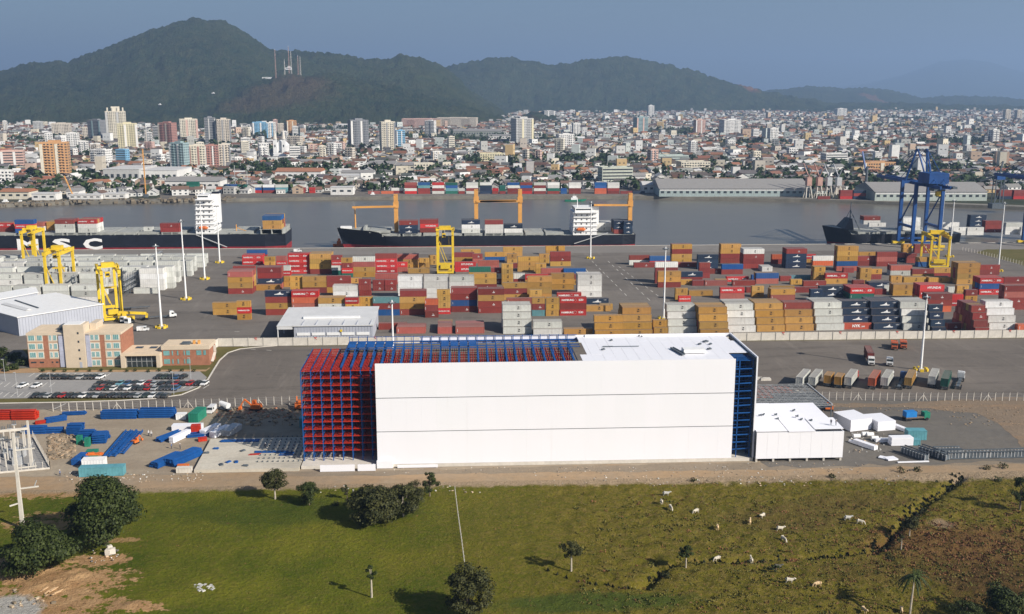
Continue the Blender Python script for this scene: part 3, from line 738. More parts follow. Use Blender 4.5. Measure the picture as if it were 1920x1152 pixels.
a, b2 = G(-60,572,7.5), G(70,548,7.5)
t, A, B, D = shed('rear_shed', 'second white roofed shed behind the workshop at the left edge', (a.x,a.y), (b2.x,b2.y), (-6, 12), 7.2, 7.6, 'greyclad', 'white')

def light_mast(px, py, ptop, label, group='floodlight masts'):
    b0 = G(px, py); lo, hi = 5, 60
    for _ in range(30):
        m_ = (lo+hi)/2
        if PR((b0.x, b0.y, m_))[1] > ptop: lo = m_
        else: hi = m_
    h = lo
    t = empty('floodlight_mast', b0, 0, label, 'light mast', group)
    MB().tube((0,0,0),(0,0,h),.50,.24,10).build('mast', M['white'], t)
    hd = MB().tube((0,0,h-.9),(0,0,h-.7),.9,.9,10)
    hd.build('head_ring', M['steel'], t)
    for k in range(6):
        a = k*math.pi/3; MB().cbox((1.15*math.cos(a),1.15*math.sin(a),h-.95),(.6,.45,.5),a).build('floodlight', M['darksteel'], t)
    MB().box(-.9,-.9,0,.9,.9,.9).build('foundation', M['conc'], t)
    for k in range(6):
        a = k*math.pi/3+.3; MB().cbox((2.3*math.cos(a),2.3*math.sin(a),.5),(1.3,.7,1.0),a+1.57).build('yellow_guard_block', M['yellow'], t)
for x, y, tp, lb in ((303,615,458,'beside the white van in front of the yellow gantry cranes'), (349,562,412,'second of the left row, right of the white carrier stack'), (384,524,378,'below the ship accommodation block'),
                 (412,493,384,'nearest the quay, right of the white ship superstructure'), (1107,485,378,'on the quay apron by the stern of the middle ship'), (1244,599,463,'standing between tan and white stacks of the front row'),
                 (1726,695,553,'in the asphalt lot beside the parked trucks'), (738,697,563,'behind the open racking in front of the concrete wall'), (1871,509,379,'at the far right near the green strip'), (1780,482,374,'behind the right yellow gantry crane near the ship')):
    light_mast(x, y, tp, 'tall white floodlight mast ' + lb)

# ------------------------------------------------------------------ rubber tyred gantries
def rtg(foot, rz, label, W=8.0, S=20.0, Hh=22.0):
    p = G(*foot)
    t = empty('yard_gantry_crane', p, rz, label, 'gantry crane', 'yellow rubber tyred gantry cranes')
    for x in (0, W):
        for y in (0, S): MB().box(x-.6,y-.6,1.6,x+.6,y+.6,Hh).build('leg', M['yellow'], t)
    for x in (0, W): MB().box(x-.65,-1.2,Hh-1.8,x+.65,S+1.2,Hh).build('girder', M['yellow'], t)
    for y in (0, S):
        MB().box(.61,y-.4,1.9,W-.61,y+.4,3.1).build('sill_beam', M['yellow'], t)
        MB().bar((.3,y,Hh-7),(W*.6,y,4),.3,.3).build('diagonal_stair', M['yellow'], t)
        for x in (-.7, .9, W-.9, W+.7):
            w = MB().tube((x,y-.4,.78),(x,y+.4,.78),.78,.78,12).build('wheel', M['black'], t)
    MB().box(-.4,-1.1,.5,W+.4,-.62,1.6).build('bogie_cover', M['yellow'], t)
    tr_ = MB().box(-.9,S*.35,Hh+.05,W+.9,S*.35+4.5,Hh+.7).box(1,S*.35+.5,Hh+.7,W-1,S*.35+3.5,Hh+2.2).build('trolley', M['yellow'], t)
    MB().box(W*.3,S*.35-1.5,Hh-4.0,W*.3+2,S*.35+.8,Hh-1.8).build('cab', M['yellow'], tr_)
    MB().box(W*.3+.2,S*.35-1.52,Hh-3.4,W*.3+1.8,S*.35-1.5,Hh-2.3).build('cab_window', M['glass'], tr_)
    MB().box(1.6,-1.5,3.15,W-1.6,-.45,5.4).build('engine_box', M['yellow'], t)
    MB().box(-1.0,S*.3,Hh-.2,-.6,S*.7,Hh+.9).box(W+.6,S*.3,Hh-.2,W+1.0,S*.7,Hh+.9).build('handrail', M['yellow'], t)
    rp = MB()
    for x in (2.2, W-2.2): rp.bar((x,S*.4,Hh-.1),(x,S*.4,Hh-9),.06)
    rp.box(.8,S*.35,Hh-9.5,W-.8,S*.35+2.4,Hh-9); rp.build('spreader', M['yellow'], t)
    return t
rtg((46,503), 0, 'yellow yard gantry crane in front of the white hull letters', 7.0, 14, 22)
rtg((90,556), 0, 'yellow yard gantry crane behind the workshop roof', 7.2, 18, 22.5)
rtg((197,603), R(24), 'yellow yard gantry crane standing right of the workshop', 7.4, 21, 23)
rtg((821,514), 0, 'yellow yard gantry crane in the middle of the centre yard', 8.6, 20, 24)
rtg((1743,503), R(-10), 'yellow yard gantry crane in the right yard below the blue quay crane', 10, 20, 19)

# ------------------------------------------------------------------ ship to shore crane
def quay_crane(X, Y0, label, mat, boomz=43.0, apex=65.0, W=18.0, S=21.0, boom=56.0, back=22.0):
    t = empty('quay_crane', (X, Y0, 0), 0, label, 'quay crane', 'ship to shore cranes')
    for x in (0, W):
        for y in (0, S):
            MB().box(x-1.0,y-1.0,1.8,x+1.0,y+1.0,boomz).build('leg', M[mat], t)
            bg = MB().box(x-4.2,y-.7,.3,x+4.2,y+.7,1.9).build('bogie', M['yellow'], t)
        MB().box(x-.7,1.01,13,x+.7,S-1.01,14.6).build('portal_beam', M[mat], t)
        MB().bar((x,S-.5,15),(x,.6,boomz-6),.7,.7).build('diagonal_brace', M[mat], t)
    for y in (0, S): MB().box(1.01,y-.6,boomz-2,W-1.01,y+.6,boomz-.2).build('cross_beam', M[mat], t)
    MB().box(1.01,S-.6,3.2,W-1.01,S+.6,4.4).box(1.01,-.6,3.2,W-1.01,.6,4.4).build('sill_beam', M[mat], t)
    c = W/2
    for x in (c-3.2, c+3.2): MB().box(x-.5,-back,boomz-2.4,x+.5,S+boom,boomz-.4).build('boom_girder', M[mat], t)
    bt = MB()
    for k in range(14):
        y = -back + k*(S+boom+back)/13.5; bt.bar((c-3,y,boomz-2),(c+3,y,boomz-2),.3)
    bt.build('boom_tie', M[mat], t)
    for x in (c-3.2, c+3.2):
        af = MB().bar((x-4 if x < c else x+4,S,boomz),(x,S*.75,apex),1.0,1.0).bar((x,S*.75,apex),(x*.6+c*.4,2,boomz+2),.8,.8).build('a_frame', M[mat], t)
        fs = MB()
        for yb in (S+boom*.55, S+boom*.95): fs.bar((x,S*.75,apex-.5),(x,yb,boomz-.4),.3)
        fs.bar((x,S*.75,apex-.5),(x,-back*.8,boomz-.4),.3); fs.build('stay', M[mat], t)
    MB().box(c-4,S*.7,apex-.6,c+4,S*.82,apex+.8).build('apex_platform', M['steel'], t)
    MB().box(c-6.5,-12,boomz+.4,c+6.5,4,boomz+7).build('machinery_house', M[mat], t)
    tr_ = MB().box(c-3.8,-14,boomz-4.2,c+3.8,-7,boomz-2.5).build('trolley', M['darksteel'], t)
    MB().box(c-1.3,-13.2,boomz-7.4,c+1.3,-10.6,boomz-4.2).build('operator_cab', M['yellow'], tr_)
    MB().box(c+4,-back-1,boomz-2,c+7,-back+6,boomz-.6).build('rear_walkway', M['darksteel'], t)
    st = MB()
    for k in range(9): st.bar((W+1.3, (0 if k%2 else 2.5), 2+k*4.3),(W+1.3,(2.5 if k%2 else 0),6.3+k*4.3),.25,.5)
    for y in (-.2, 2.7): st.box(W+1.0,y-.1,.3,W+1.6,y+.1,boomz-2)
    st.build('stair_tower', M['steel'], t)
    return t
quay_crane(298.5, 649, 'blue quay crane with A frame and boom out over the river', 'craneblue')
quay_crane(386, 649, 'second dark blue quay crane cut off by the right edge', 'craneblue', 44, 66)
# ================================================================== ships
def hull(t, X0, X1, Y0, beam, zt, bow, fc, boot, mat='hull', zb=-4.0, stern_round=6.0):
    """hull from stern to bow; bow=-1 points to -X, fc = forecastle rise"""
    L = X1 - X0; ns = 44; secs = []
    for i in range(ns+1):
        s = i/ns                                    # 0 stern .. 1 bow
        wt = 1.0 if s < .80 else max(0.02, 1 - ((s-.80)/.20)**2.2)
        wb = 1.0 if s < .72 else max(0.01, 1 - ((s-.72)/.24)**1.6) if s < .958 else 0.01
        if s < .04: wt *= .86 + .14*s/.04; wb *= .72 + .28*s/.04
        top = zt + (fc*min(1,(s-.84)/.03) if s > .84 else 0) + (max(0,s-.84)*fc*3)
        rake = 0 if s < .8 else ((s-.8)/.2)**2*5.0
        secs.append((s, wt, wb, top, rake))
    v, f = [], []
    zl = [zb, boot, boot+.001]
    rows = 5
    for s, wt, wb, top, rake in secs:
        x = (X1 - s*L) if bow < 0 else (X0 + s*L)
        for side in (-1, 1):
            for k in range(rows):
                q = k/(rows-1); z = zb + (top - zb)*q if k not in (1,) else boot
                q = (z - zb)/(top - zb); w = wb + (wt-wb)*q**1.3
                xx = x + (-1 if bow < 0 else 1)*rake*(q-.6)
                v.append((xx, Y0 + beam/2 + side*w*beam/2, z))
    b1, b2 = MB(), MB()
    def add(mb, idx): mb.add([v[i] for i in idx], [tuple(range(len(idx)))])
    W = rows*2
    for i in range(ns):
        for sd in (0, 1):
            for k in range(rows-1):
                a = i*W + sd*rows + k; q = [a, a+W, a+W+1, a+1]
                add(b2 if k == 0 else b1, q)
        a = i*W; add(b1, [a+rows-1+0, a+W+rows-1, a+W+2*rows-1, a+2*rows-1]) if False else None
    # transom
    for k in range(rows-1): add(b2 if k == 0 else b1, [k, k+1, rows+k+1, rows+k])
    b1.build('hull_side', M[mat], t); b2.build('hull_bottom', M['hullred'], t)
    dk = MB()
    for i in range(ns):
        a = i*W + rows-1; b_ = a + W; c = b_ + rows; d = a + rows
        dk.add([(v[j][0], v[j][1], v[j][2]-.25) for j in (a,b_,c,d)], [(0,1,2,3)])
    dk.build('deck', M['deck'], t)
def hatches(t, X0, X1, Y0, beam, z, n, post=True):
    w = (X1-X0)/n
    for i in range(n):
        x0 = X0 + i*w + .7
        h = MB().box(x0, Y0+2.2, z, x0+w-1.4, Y0+beam-2.2, z+1.7).build('hatch_cover', M['deck'], t)
        rl = MB()
        for k in range(3): rl.box(x0+k*(w-1.6)/2.2, Y0+.35, z, x0+.9+k*(w-1.6)/2.2, Y0+.7, z+1.7)
        rl.box(x0, Y0+.38, z+1.5, x0+w-1.4, Y0+.62, z+1.8)
        rl.build('lashing_bridge', M['deck'], t)
def house(t, x0, x1, y0, y1, z0, decks, dh=2.9, lifeboat=True, inset=0.35):
    acc = t
    for k in range(decks):
        i_ = inset*k*.35
        MB().box(x0+i_, y0+.6+i_, z0+k*dh, x1-i_*.6, y1-.6-i_, z0+(k+1)*dh-.22).build('deck_house', M['white'], acc)
        MB().box(x0-.3+i_, y0, z0+(k+1)*dh-.2, x1+.5-i_*.6, y1, z0+(k+1)*dh-.02).build('deck_edge', M['white'], acc)
        wn_ = MB()
        n_ = int((x1-x0)/3.6)
        for j in range(n_): wn_.box(x0+i_+1.2+j*3.6, y0+.56+i_, z0+k*dh+1.0, x0+i_+2.1+j*3.6, y0+.6+i_, z0+k*dh+1.9)
        for j in range(int((y1-y0)/2.6)): wn_.box(x1-i_*.6, y0+1.6+j*2.6, z0+k*dh+1.0, x1-i_*.6+.04, y0+2.6+j*2.6, z0+k*dh+1.9)
        tag(wn_.build('cabin_windows', M['vwin'], acc), kind='stuff')
    zt = z0 + decks*dh
    MB().box(x0+1, y0-1.5, zt, x1-2, y1+1.5, zt+.3).build('bridge_wing', M['white'], acc)
    MB().box(x0+1.5, y0+3, zt+.3, x1-3, y1-3, zt+3.0).build('wheelhouse', M['white'], acc)
    MB().box(x0+1.46, y0+3.5, zt+1.5, x0+1.5, y1-3.5, zt+2.4).box(x0+2, y0+2.95, zt+1.5, x1-3.4, y0+3, zt+2.4).build('bridge_windows', M['vwin'], acc)
    ms = MB().tube((x0+4,(y0+y1)/2,zt+3),(x0+4,(y0+y1)/2,zt+9),.35,.2,8)
    ms.bar((x0+4,(y0+y1)/2-2.5,zt+6.5),(x0+4,(y0+y1)/2+2.5,zt+6.5),.2); ms.build('radar_mast', M['white'], acc)
    fn = MB().box(x1-2.6,(y0+y1)/2-2.2,z0+dh*2,x1+2.6,(y0+y1)/2+2.2,zt+3.2).build('funnel', M['white'], acc)
    MB().box(x1-2.3,(y0+y1)/2-1.9,zt+3.2,x1+2.3,(y0+y1)/2+1.9,zt+4.4).build('funnel_top', M['hull'], fn)
    if lifeboat:
        lb = MB(); xl, zl = x0+2, z0+4.0
        for a_, b_, r0, r1 in ((0,1,.25,1.0),(1,5,1.0,1.15),(5,6.4,1.15,.3)): lb.tube((xl+a_,y0-.5,zl),(xl+b_,y0-.5,zl),r0,r1,8)
        lb.build('lifeboat', M['orange'], acc)
        MB().bar((xl+.6,y0+.3,zl-2),(xl+.6,y0-.5,zl+1.5),.25).bar((xl+5.6,y0+.3,zl-2),(xl+5.6,y0-.5,zl+1.5),.25).build('davit', M['white'], acc)
HY0 = 673.0
s1 = empty('container_ship', (-260, HY0, 0), 0, 'long black container ship with big white hull letters moored at left', 'ship')
for_s1 = s1
def at0(t):  # children given in world coordinates
    return t
def make_ship(t, fn):
    fn(); bpy.context.view_layer.update()
    for c in list(t.children): c.location = (c.location.x - t.location.x, c.location.y - t.location.y, c.location.z - t.location.z)
def ship1():
    hull(s1, -400, -115.5, HY0, 32, 9.2, -1, 5, .9)
    hatches(s1, -380, -181, HY0, 32, 9.0, 13); hatches(s1, -152, -136, HY0, 32, 9.0, 1)
    house(s1, -174.5, -162.5, HY0+5, HY0+27, 9.0, 7, 3.2)
    x0 = G(32,467).x
    for ch, xa, xb in (('M',32,72),('S',98,133),('C',156,192)):
        p0, p1 = ray_at(xa, 458, HY0-.05), ray_at(xb, 458, HY0-.05)
        me = text_mesh(ch, 9.4, 'decal_w', 0.42, thick=.03, sx=1.0)
        xs = [v.co.x for v in me.vertices]; sc_ = (p1.x-p0.x)/(max(xs)-min(xs))
        o = link('hull_letter', me, s1, ((p0.x+p1.x)/2, HY0-.06, 3.1)); o.scale = (sc_, 1, 1)
    MB().bar((-173,HY0-.2,9),(-153,HY0-2,1),.9,.4).build('gangway', M['steel'], s1)
    MB().tube((-148,HY0+6,9),(-148,HY0+6,15),.3,.3,6).bar((-148,HY0+6,13),(-141,HY0+5,10.5),.4).build('provision_crane', M['buff'], s1)
    for x in (-131,-124,-117): MB().box(x-.3,HY0+1,9,x+.3,HY0+30,12.0).build('stern_lashing_frame', M['deck'], s1)
    MB().box(-132,HY0+1,12.0,-116.5,HY0+30,12.25).build('stern_hatch_platform', M['deck'], s1)
make_ship(s1, ship1)
s2 = empty('geared_container_ship', (20, HY0, 0), 0, 'black container ship with orange deck cranes moored in the middle', 'ship')
def post_crane(x, z0, h, jib, zj, t):
    MB().box(x-1.3,HY0+9,z0,x+1.3,HY0+12.5,z0+h).build('crane_post', M['buff'], t)
    MB().box(x-1.7,HY0+8.6,z0+h-9,x+1.7,HY0+12.9,z0+h-5).build('crane_house', M['buff'], t)
    MB().bar((x,HY0+9,z0+h-8),(x+jib,HY0+9,zj),1.5,1.3).build('crane_jib', M['buff'], t)
    st = MB()
    st.bar((x,HY0+9,z0+h-.4),(x+jib*.95,HY0+9,zj+.6),.14); st.build('crane_wire', M['darksteel'], t)
def ship2():
    hull(s2, -80.5, 119, HY0, 27, 7.0, -1, 3.0, .2)
    hatches(s2, -52, 71, HY0, 27, 6.8, 9)
    house(s2, 76.5, 92.5, HY0+1, HY0+26, 6.8, 5, 3.0)
    post_crane(-42.3, 7, 27, -29, 25.6, s2); post_crane(11.6, 7, 30, 27, 29.5, s2); post_crane(41.2, 7, 30, -27, 29.2, s2)
    post_crane(116.3, 7, 27, -25, 26.2, s2)
    MB().tube((-70,HY0+13,11),(-70,HY0+13,26),.6,.35,8).bar((-70,HY0+11,18),(-70,HY0+15,18),.3).build('foremast', M['buff'], s2)
    MB().box(-80,HY0+12,10.6,-72.5,HY0+15,12.4).build('bow_bulwark', M['white'], s2)
    MB().box(-64,HY0+5,9.8,-62.6,HY0+22,12.4).box(-60,HY0+3,9,-46,HY0+24,10.5).build('forward_hatch', M['deck'], s2)
    MB().bar((100,HY0-.2,8.5),(77,HY0-1.5,1.5),.8,.4).build('gangway', M['steel'], s2)
make_ship(s2, ship2)
s3 = empty('feeder_ship', (320, HY0, 0), 0, 'dark hulled ship partly hidden behind the blue quay crane', 'ship')
def ship3():
    hull(s3, 253, 345, HY0+1, 24, 6.0, -1, 3.2, -.5)
    hatches(s3, 272, 340, HY0+1, 24, 5.8, 4)
    MB().tube((270,HY0+12,9),(270,HY0+12,27),.7,.3,8).bar((268,HY0+10,20),(272,HY0+15,20),.4).bar((270,HY0+12,22),(263.5,HY0+12,8.5),.3).bar((270,HY0+12,21),(277,HY0+12,8),.5).build('foremast', M['darksteel'], s3)
    MB().add([(263,HY0+4,8.5),(270,HY0+4,8.5),(270,HY0+21,8.5),(263,HY0+21,8.5),(268,HY0+8,16),(270,HY0+8,16),(270,HY0+17,16),(268,HY0+17,16)],[(0,1,5,4),(1,2,6,5),(2,3,7,6),(3,0,4,7),(4,5,6,7)]).build('breakwater', M['hull'], s3)
make_ship(s3, ship3)
def boat(name, label, px, py, L, hullmat, cab='white'):
    p = G(px, py, -3); t = empty(name, p, 0, label, 'boat')
    w = L*.22
    MB().add([(-L/2,-w/2,0),(L*.3,-w/2,0),(L/2,0,.4),(L*.3,w/2,0),(-L/2,w/2,0),(-L/2,-w*.6,1.6),(L*.32,-w*.6,1.8),(L*.58,0,2.6),(L*.32,w*.6,1.8),(-L/2,w*.6,1.6)],
             [(0,1,6,5),(1,2,7,6),(2,3,8,7),(3,4,9,8),(4,0,5,9),(5,6,7,8,9)]).build('hull', M[hullmat], t)
    MB().box(-L*.2,-w*.35,1.6,L*.12,w*.35,3.8).box(-L*.12,-w*.28,3.8,L*.06,w*.28,5.4).build('cabin', M[cab], t)
    MB().tube((-L*.05,0,5.4),(-L*.05,0,8.2),.1,.06,6).build('mast', M['white'], t)
boat('tug_boat', 'small green and white tug just behind the middle ship bridge', 1078, 378, 20, 'green')
boat('fishing_boat', 'green fishing boat at the far bank, left edge', 12, 385, 17, 'green')
boat('white_boat', 'small white boat at the far bank right of the green fishing boat', 40, 386, 13, 'white')
boat('work_boat', 'small dark work boat by the far bank behind the middle ship bow', 700, 371, 14, 'hull')
boat('pilot_boat', 'orange pilot boat between the two ships beside the bow', 637, 462, 9, 'orange', 'orange')
# ================================================================== shipping containers
CH = 2.9
CC = {'t': ((0.52,0.285,0.062),'tan'), 'r': ((0.53,0.030,0.027),'bright red'), 'h': ((0.60,0.04,0.04),'red'), 'm': ((0.26,0.046,0.038),'maroon'),
      'p': ((0.42,0.115,0.09),'faded red'), 'w': ((0.78,0.77,0.74),'white'), 's': ((0.78,0.77,0.75),'white'), 'g': ((0.62,0.63,0.59),'light grey'),
      'b': ((0.02,0.10,0.31),'blue'), 'd': ((0.022,0.040,0.080),'navy'), 'k': ((0.02,0.14,0.105),'green'), 'o': ((0.60,0.13,0.05),'orange'),
      'n': ((0.62,0.10,0.05),'orange red'), 'c': ((0.14,0.33,0.37),'teal')}
def container_mesh(L):
    mb = MB(); hx, hy, h = L/2, 1.22, CH-.06
    mb.box(-hx+.07,-hy+.06,.12,hx-.07,hy-.06,h-.07)
    for x in (-hx+.09, hx-.09):
        for y in (-hy+.09, hy-.09): mb.box(x-.09,y-.09,0,x+.09,y+.09,h)
    for y in (-hy+.07, hy-.07): mb.box(-hx+.181,y-.07,.01,hx-.181,y+.07,.16); mb.box(-hx+.181,y-.07,h-.13,hx-.181,y+.07,h-.005)
    for x in (-hx+.07, hx-.07): mb.box(x-.07,-hy+.181,.01,x+.07,hy-.181,.16); mb.box(x-.07,-hy+.181,h-.13,x+.07,hy-.181,h-.005)
    n = int(L/0.56)
    for i in range(n):
        x = -hx + .35 + i*(L-.7)/(n-1)
        mb.box(x-.1,-hy+.015,.17,x+.1,-hy+.058,h-.14); mb.box(x-.1,-hy+.2,h-.069,x+.1,hy-.2,h-.045)
    for s in (-1, 1):                                   # door bars at both ends
        for y in (-.8,-.3,.3,.8): mb.box(s*(hx-.06)-.03,y-.04,.2,s*(hx-.06)+.03,y+.04,h-.2)
    return mb.mesh('shipping_container', M['paint'])
CM = {40: container_mesh(12.19), 20: container_mesh(6.06)}
def plate_mesh(L):
    """carrier mark: a small dark square of letters"""
    return text_mesh('M\nSC', 0.85, 'decal_k', .03, sx=1.1)
chev = MB().bar((-.55,0,.85),(.35,0,.12),.34,.02).bar((-.55,0,-.85),(.35,0,-.12),.34,.02).bar((-1.2,0,.5),(-.5,0,.12),.26,.02).bar((-1.2,0,-.5),(-.5,0,-.12),.26,.02).mesh('mark', M['decal_w'])
shipmark = MB().add([(-2.2,0,-.55),(1.9,0,-.55),(2.3,0,-.2),(-1.7,0,-.25)],[(0,1,2,3)]).add([(-1.1,0,-.2),(1.2,0,-.16),(.9,0,.25),(.2,0,.2)],[(0,1,2,3)]).add([(.0,0,.2),(.8,0,.25),(.75,0,.9)],[(0,1,2)]).mesh('mark', M['decal_w'])
barmark = MB().box(-.06,-.01,-.85,.1,.01,.85).mesh('mark', M['decal_w'])
sq_w = text_mesh('K\nLINE', .55, 'decal_w', .02)
MARKS = {}
def add_marks(o, code, size, rnd):
    hy = -1.22 - .012; L = 12.19 if size == 40 else 6.06
    def mk_(me, x, z=1.45, sc=1.0, n='mark'):
        c = link(n, me, o, (x, hy, z))
        if sc != 1: c.scale = (sc, 1, sc)
    if code == 't': mk_(plate_mesh(L), L*.06 if size == 40 else 0, 1.5, 1.0, 'lettering')
    elif code == 'r':
        if size == 40: mk_(text_mesh('HAMBURG', 1.15, 'decal_w', .03), -2.6, 1.45, 1, 'lettering'); mk_(chev, 1.3); mk_(text_mesh('SÜD', 1.15, 'decal_w', .03), 3.6, 1.45, 1, 'lettering')
        else: mk_(text_mesh('HAMBURG SÜD', .75, 'decal_w', .02), 0, 1.4, 1, 'lettering')
    elif code == 'h': mk_(text_mesh('HYUNDAI', 1.5, 'decal_w', .04), 0 if size == 20 else 1, 1.45, 1 if size == 40 else .6, 'lettering')
    elif code == 'n': mk_(text_mesh('NYK', 1.7, 'decal_w', .05), -.6, 1.45, 1, 'lettering'); mk_(text_mesh('LINE', .8, 'decal_w', .02), 2.4, 1.2, 1, 'lettering')
    elif code == 's': mk_(text_mesh('MAERSK\nSEALAND', .95, 'decal_b', .02), .8, 1.5, 1, 'lettering'); mk_(MB().box(-.5,-.01,-.5,.5,.01,.5).mesh('mark', M['decal_b']), -3.6)
    elif code == 'd': mk_(shipmark, 0.3 if size == 40 else 0, 1.5, 1 if size == 40 else .62); mk_(text_mesh('CSAV', .55, 'decal_w'), L*.36, 2.1, 1, 'lettering') if size == 40 else None
    elif code in 'wg' and rnd < .6: mk_(plate_mesh(L), L*.06, 1.5, .9, 'lettering')
    elif code == 'm' and rnd < .45: mk_(sq_w, L*.1, 1.3, 1, 'lettering')
    elif code in 'mpo' and rnd < .75: mk_(barmark, -L*.44, 1.4, .8)
    elif code in 'bck' and rnd < .7: mk_(barmark, -L*.44, 1.4, .6)
SPEC = []     # x, y, z, size, code, rows deep, block, stack, tier, tiers
FOOT = []     # ground already taken: x0, x1, y0, y1, level
def free(x0, x1, y0, y1, lv): return not any(x0 < b1-.05 and x1 > b0+.05 and y0 < c1-.05 and y1 > c0+.05 and lv == l for b0, b1, c0, c1, l in FOOT)
def block(name, ox, oy, s, text, z0=0.0, step=0.0, base=None, ymin=None):
    st = []
    for ln in text.strip().split(';'):
        q = ln.split()
        if len(q) < 3: continue
        u, v = float(q[0]), float(q[1]); size = 20 if q[2][0] == '2' else 40; cols = q[3]; deep = int(q[4]) if len(q) > 4 else 1
        n = len(cols); p = G(ox + u/s, oy + v/s, z0 + n*CH) if base is None else G(ox + u/s, base)
        if ymin and p.y < ymin: p = Vector((p.x*ymin/p.y, ymin, 0))
        st.append((p.x, p.y, size, cols, deep))
    st.sort(key=lambda a: a[0])
    for si, (x, y, size, cols, deep) in enumerate(st):
        L = 12.19 if size == 40 else 6.06; n = len(cols); ok = False
        yf = -(n-1)*step
        for dx, dy in ((0,0),(.5,0),(-.5,0),(1,0),(0,.7),(-1,0),(1.5,0),(.7,.7),(0,1.4),(-1.5,.7),(2,0),(0,2.1),(1,2.1),(0,2.8),(0,-.8),(-1,2.1),(0,-1.6),(0,3.6),(1.5,2.8),(0,4.5),(0,5.5),(0,-2.4),(3,0),(0,6.5),(0,7.5)):
            if free(x+dx, x+dx+L, y+dy+yf, y+dy+2.46, z0): x += dx; y += dy; ok = True; break
        if not ok: print('no room', name, cols); continue
        dd = 0
        for d in range(deep):
            if d and not free(x, x+L, y+d*2.62, y+d*2.62+2.46, z0): break
            dd = d + 1
        for d in range(dd + (n-1 if step and dd > 2 else 0)):
            for k, cde in enumerate(cols):
                if d >= dd + (k if step else 0) : continue
                cc = cde
                if d > 0 and random.random() < .3 and cde not in 'wgd': cc = random.choice('ttmmp')
                SPEC.append([x + L/2 + random.uniform(-.1,.1), y + 1.22 + d*2.62 - k*step + random.uniform(-.04,.04), z0 + (n-1-k)*CH, size, cc, d, name, si, k, n])
        FOOT.append((x, x+L, y+yf, y+(dd-1)*2.62+2.46, z0))
A_ = (400, 440, 3.84); B_ = (800, 440, 3.84); C_ = (1150, 440, 4.8); D_ = (1520, 440, 4.8); E_ = (0, 400, 4.8)
block('back left centre yard', *A_, '''240 112 4 bm;205 150 4 rr 3;365 160 2 tt;452 155 2 pr;535 138 4 rrrr 2;685 140 4 tttm 4;848 150 2 mrgk;920 168 2 tmrk;1003 160 4 gptt;
1165 138 4 mrrr;1243 200 4 rp;1325 145 4 ptt 2;1400 245 4 t;1475 170 2 tt;1550 150 2 tt;1735 130 4 mt;1738 198 4 hh''')
block('back right centre yard', *B_, '''245 108 4 tt;330 140 2 mp;418 128 4 tb;550 90 4 tt;578 140 2 tt;858 84 4 tt;890 125 4 mmt;655 160 4 ttt;810 140 2 tt;785 210 2 tt;370 188 4 pp;305 235 4 kt;
465 243 2 mgm;540 210 2 tttt;615 208 2 m;825 245 4 pm;980 246 4 bm;895 280 4 ttt;985 287 4 mt;335 280 4 ttm''')
block('mid left centre yard', *A_, '''140 228 4 mt;100 268 4 pttm 4;305 247 4 mmdp 3;292 365 4 t;475 225 2 gr;478 302 2 tt;550 300 2 ttt;640 302 4 ttm;808 300 4 mmt;985 315 2 t;1045 322 2 mmm;1145 328 2 mm;1232 328 2 mm;
1165 282 4 pp;860 368 4 ww 2;1328 300 4 wwww 2;1515 300 4 wwww 2;1700 300 4 gwwm 2''')
block('mid right centre yard', *B_, '''710 288 4 rt;725 302 4 tttt;625 282 2 gm;545 348 4 tmt;740 400 2 tt;1090 292 4 wwww 3;940 420 4 r;575 460 4 pm''')
block('row behind grey shed', *A_, '''-8 492 4 tt;165 480 2 trt;370 405 4 dmtm;560 408 4 ropm 2;745 455 4 tgm 2;940 457 2 rtt;1043 450 2 ttt;1140 452 4 cmb;1325 405 4 mttm 2;1522 465 2 omm;1610 398 2 tttr;1712 385 4 mmbm 2;
1190 640 4 m;1320 668 4 p 5;1615 668 2 p 6;1745 668 4 p 5''')
block('row right of grey shed', *B_, '''370 392 4 mtmm 2;760 455 2 tmc;860 455 2 ttt;952 452 4 rmr;1130 462 4 d;1140 512 4 t;1255 512 2 t''')
block('front wall row, middle', *B_, '''546 508 4 gggg 3;768 628 4 gw 2;990 680 4 t;1197 584 4 ttt;1410 526 4 tttt 4;1632 618 2 tt''', 0.0, 1.6)
block('front wall row, right', *C_, '''482 632 4 gwgg 2;747 655 4 tttt 4;1010 622 4 gwww 4;1277 618 4 tttt 4;1535 612 4 mttt 2''', 0.0, 1.6)
block('front wall row, far right', *D_, '''30 608 4 gggg 4;275 600 4 dddn 2;530 602 4 dddd 4;810 606 4 gwgg 4;1050 628 2 dddd;1235 800 2 m;1450 640 2 mmmm 5;1577 602 4 wwww 2;1870 810 4 o''', 0.0, 1.6)
block('back right yard', *C_, '''530 90 4 tmtt 2;145 188 4 mg;185 255 4 m;330 196 4 br;565 252 4 m;760 182 4 ddd;970 88 4 ttmm 2;1175 132 4 wmmm 3;1560 130 4 mddd 3;1735 178 2 rt;1340 290 2 w 3;1430 180 4 om;1640 190 2 bb''')
block('far back right yard', *D_, '''25 195 4 wo;245 106 4 tttbp 2;435 158 4 t;410 197 4 mm;600 158 4 mpm 2;785 166 2 pd;870 172 2 mm;960 204 4 tb;830 86 2 tt;940 90 4 mm''')
block('middle right yard', *C_, '''380 250 4 wmmm;405 332 4 ttm;605 337 4 dm;610 407 2 t;775 255 2 mmm;970 270 4 bm;870 310 2 m;1290 350 4 bp 2;1020 380 4 r;1075 415 4 m;1590 370 4 c;1600 405 2 t;1715 420 4 m;1505 375 2 m;
815 415 4 p;920 402 2 t;715 415 2 m;1810 292 2 ttt 2;1250 365 2 b''')
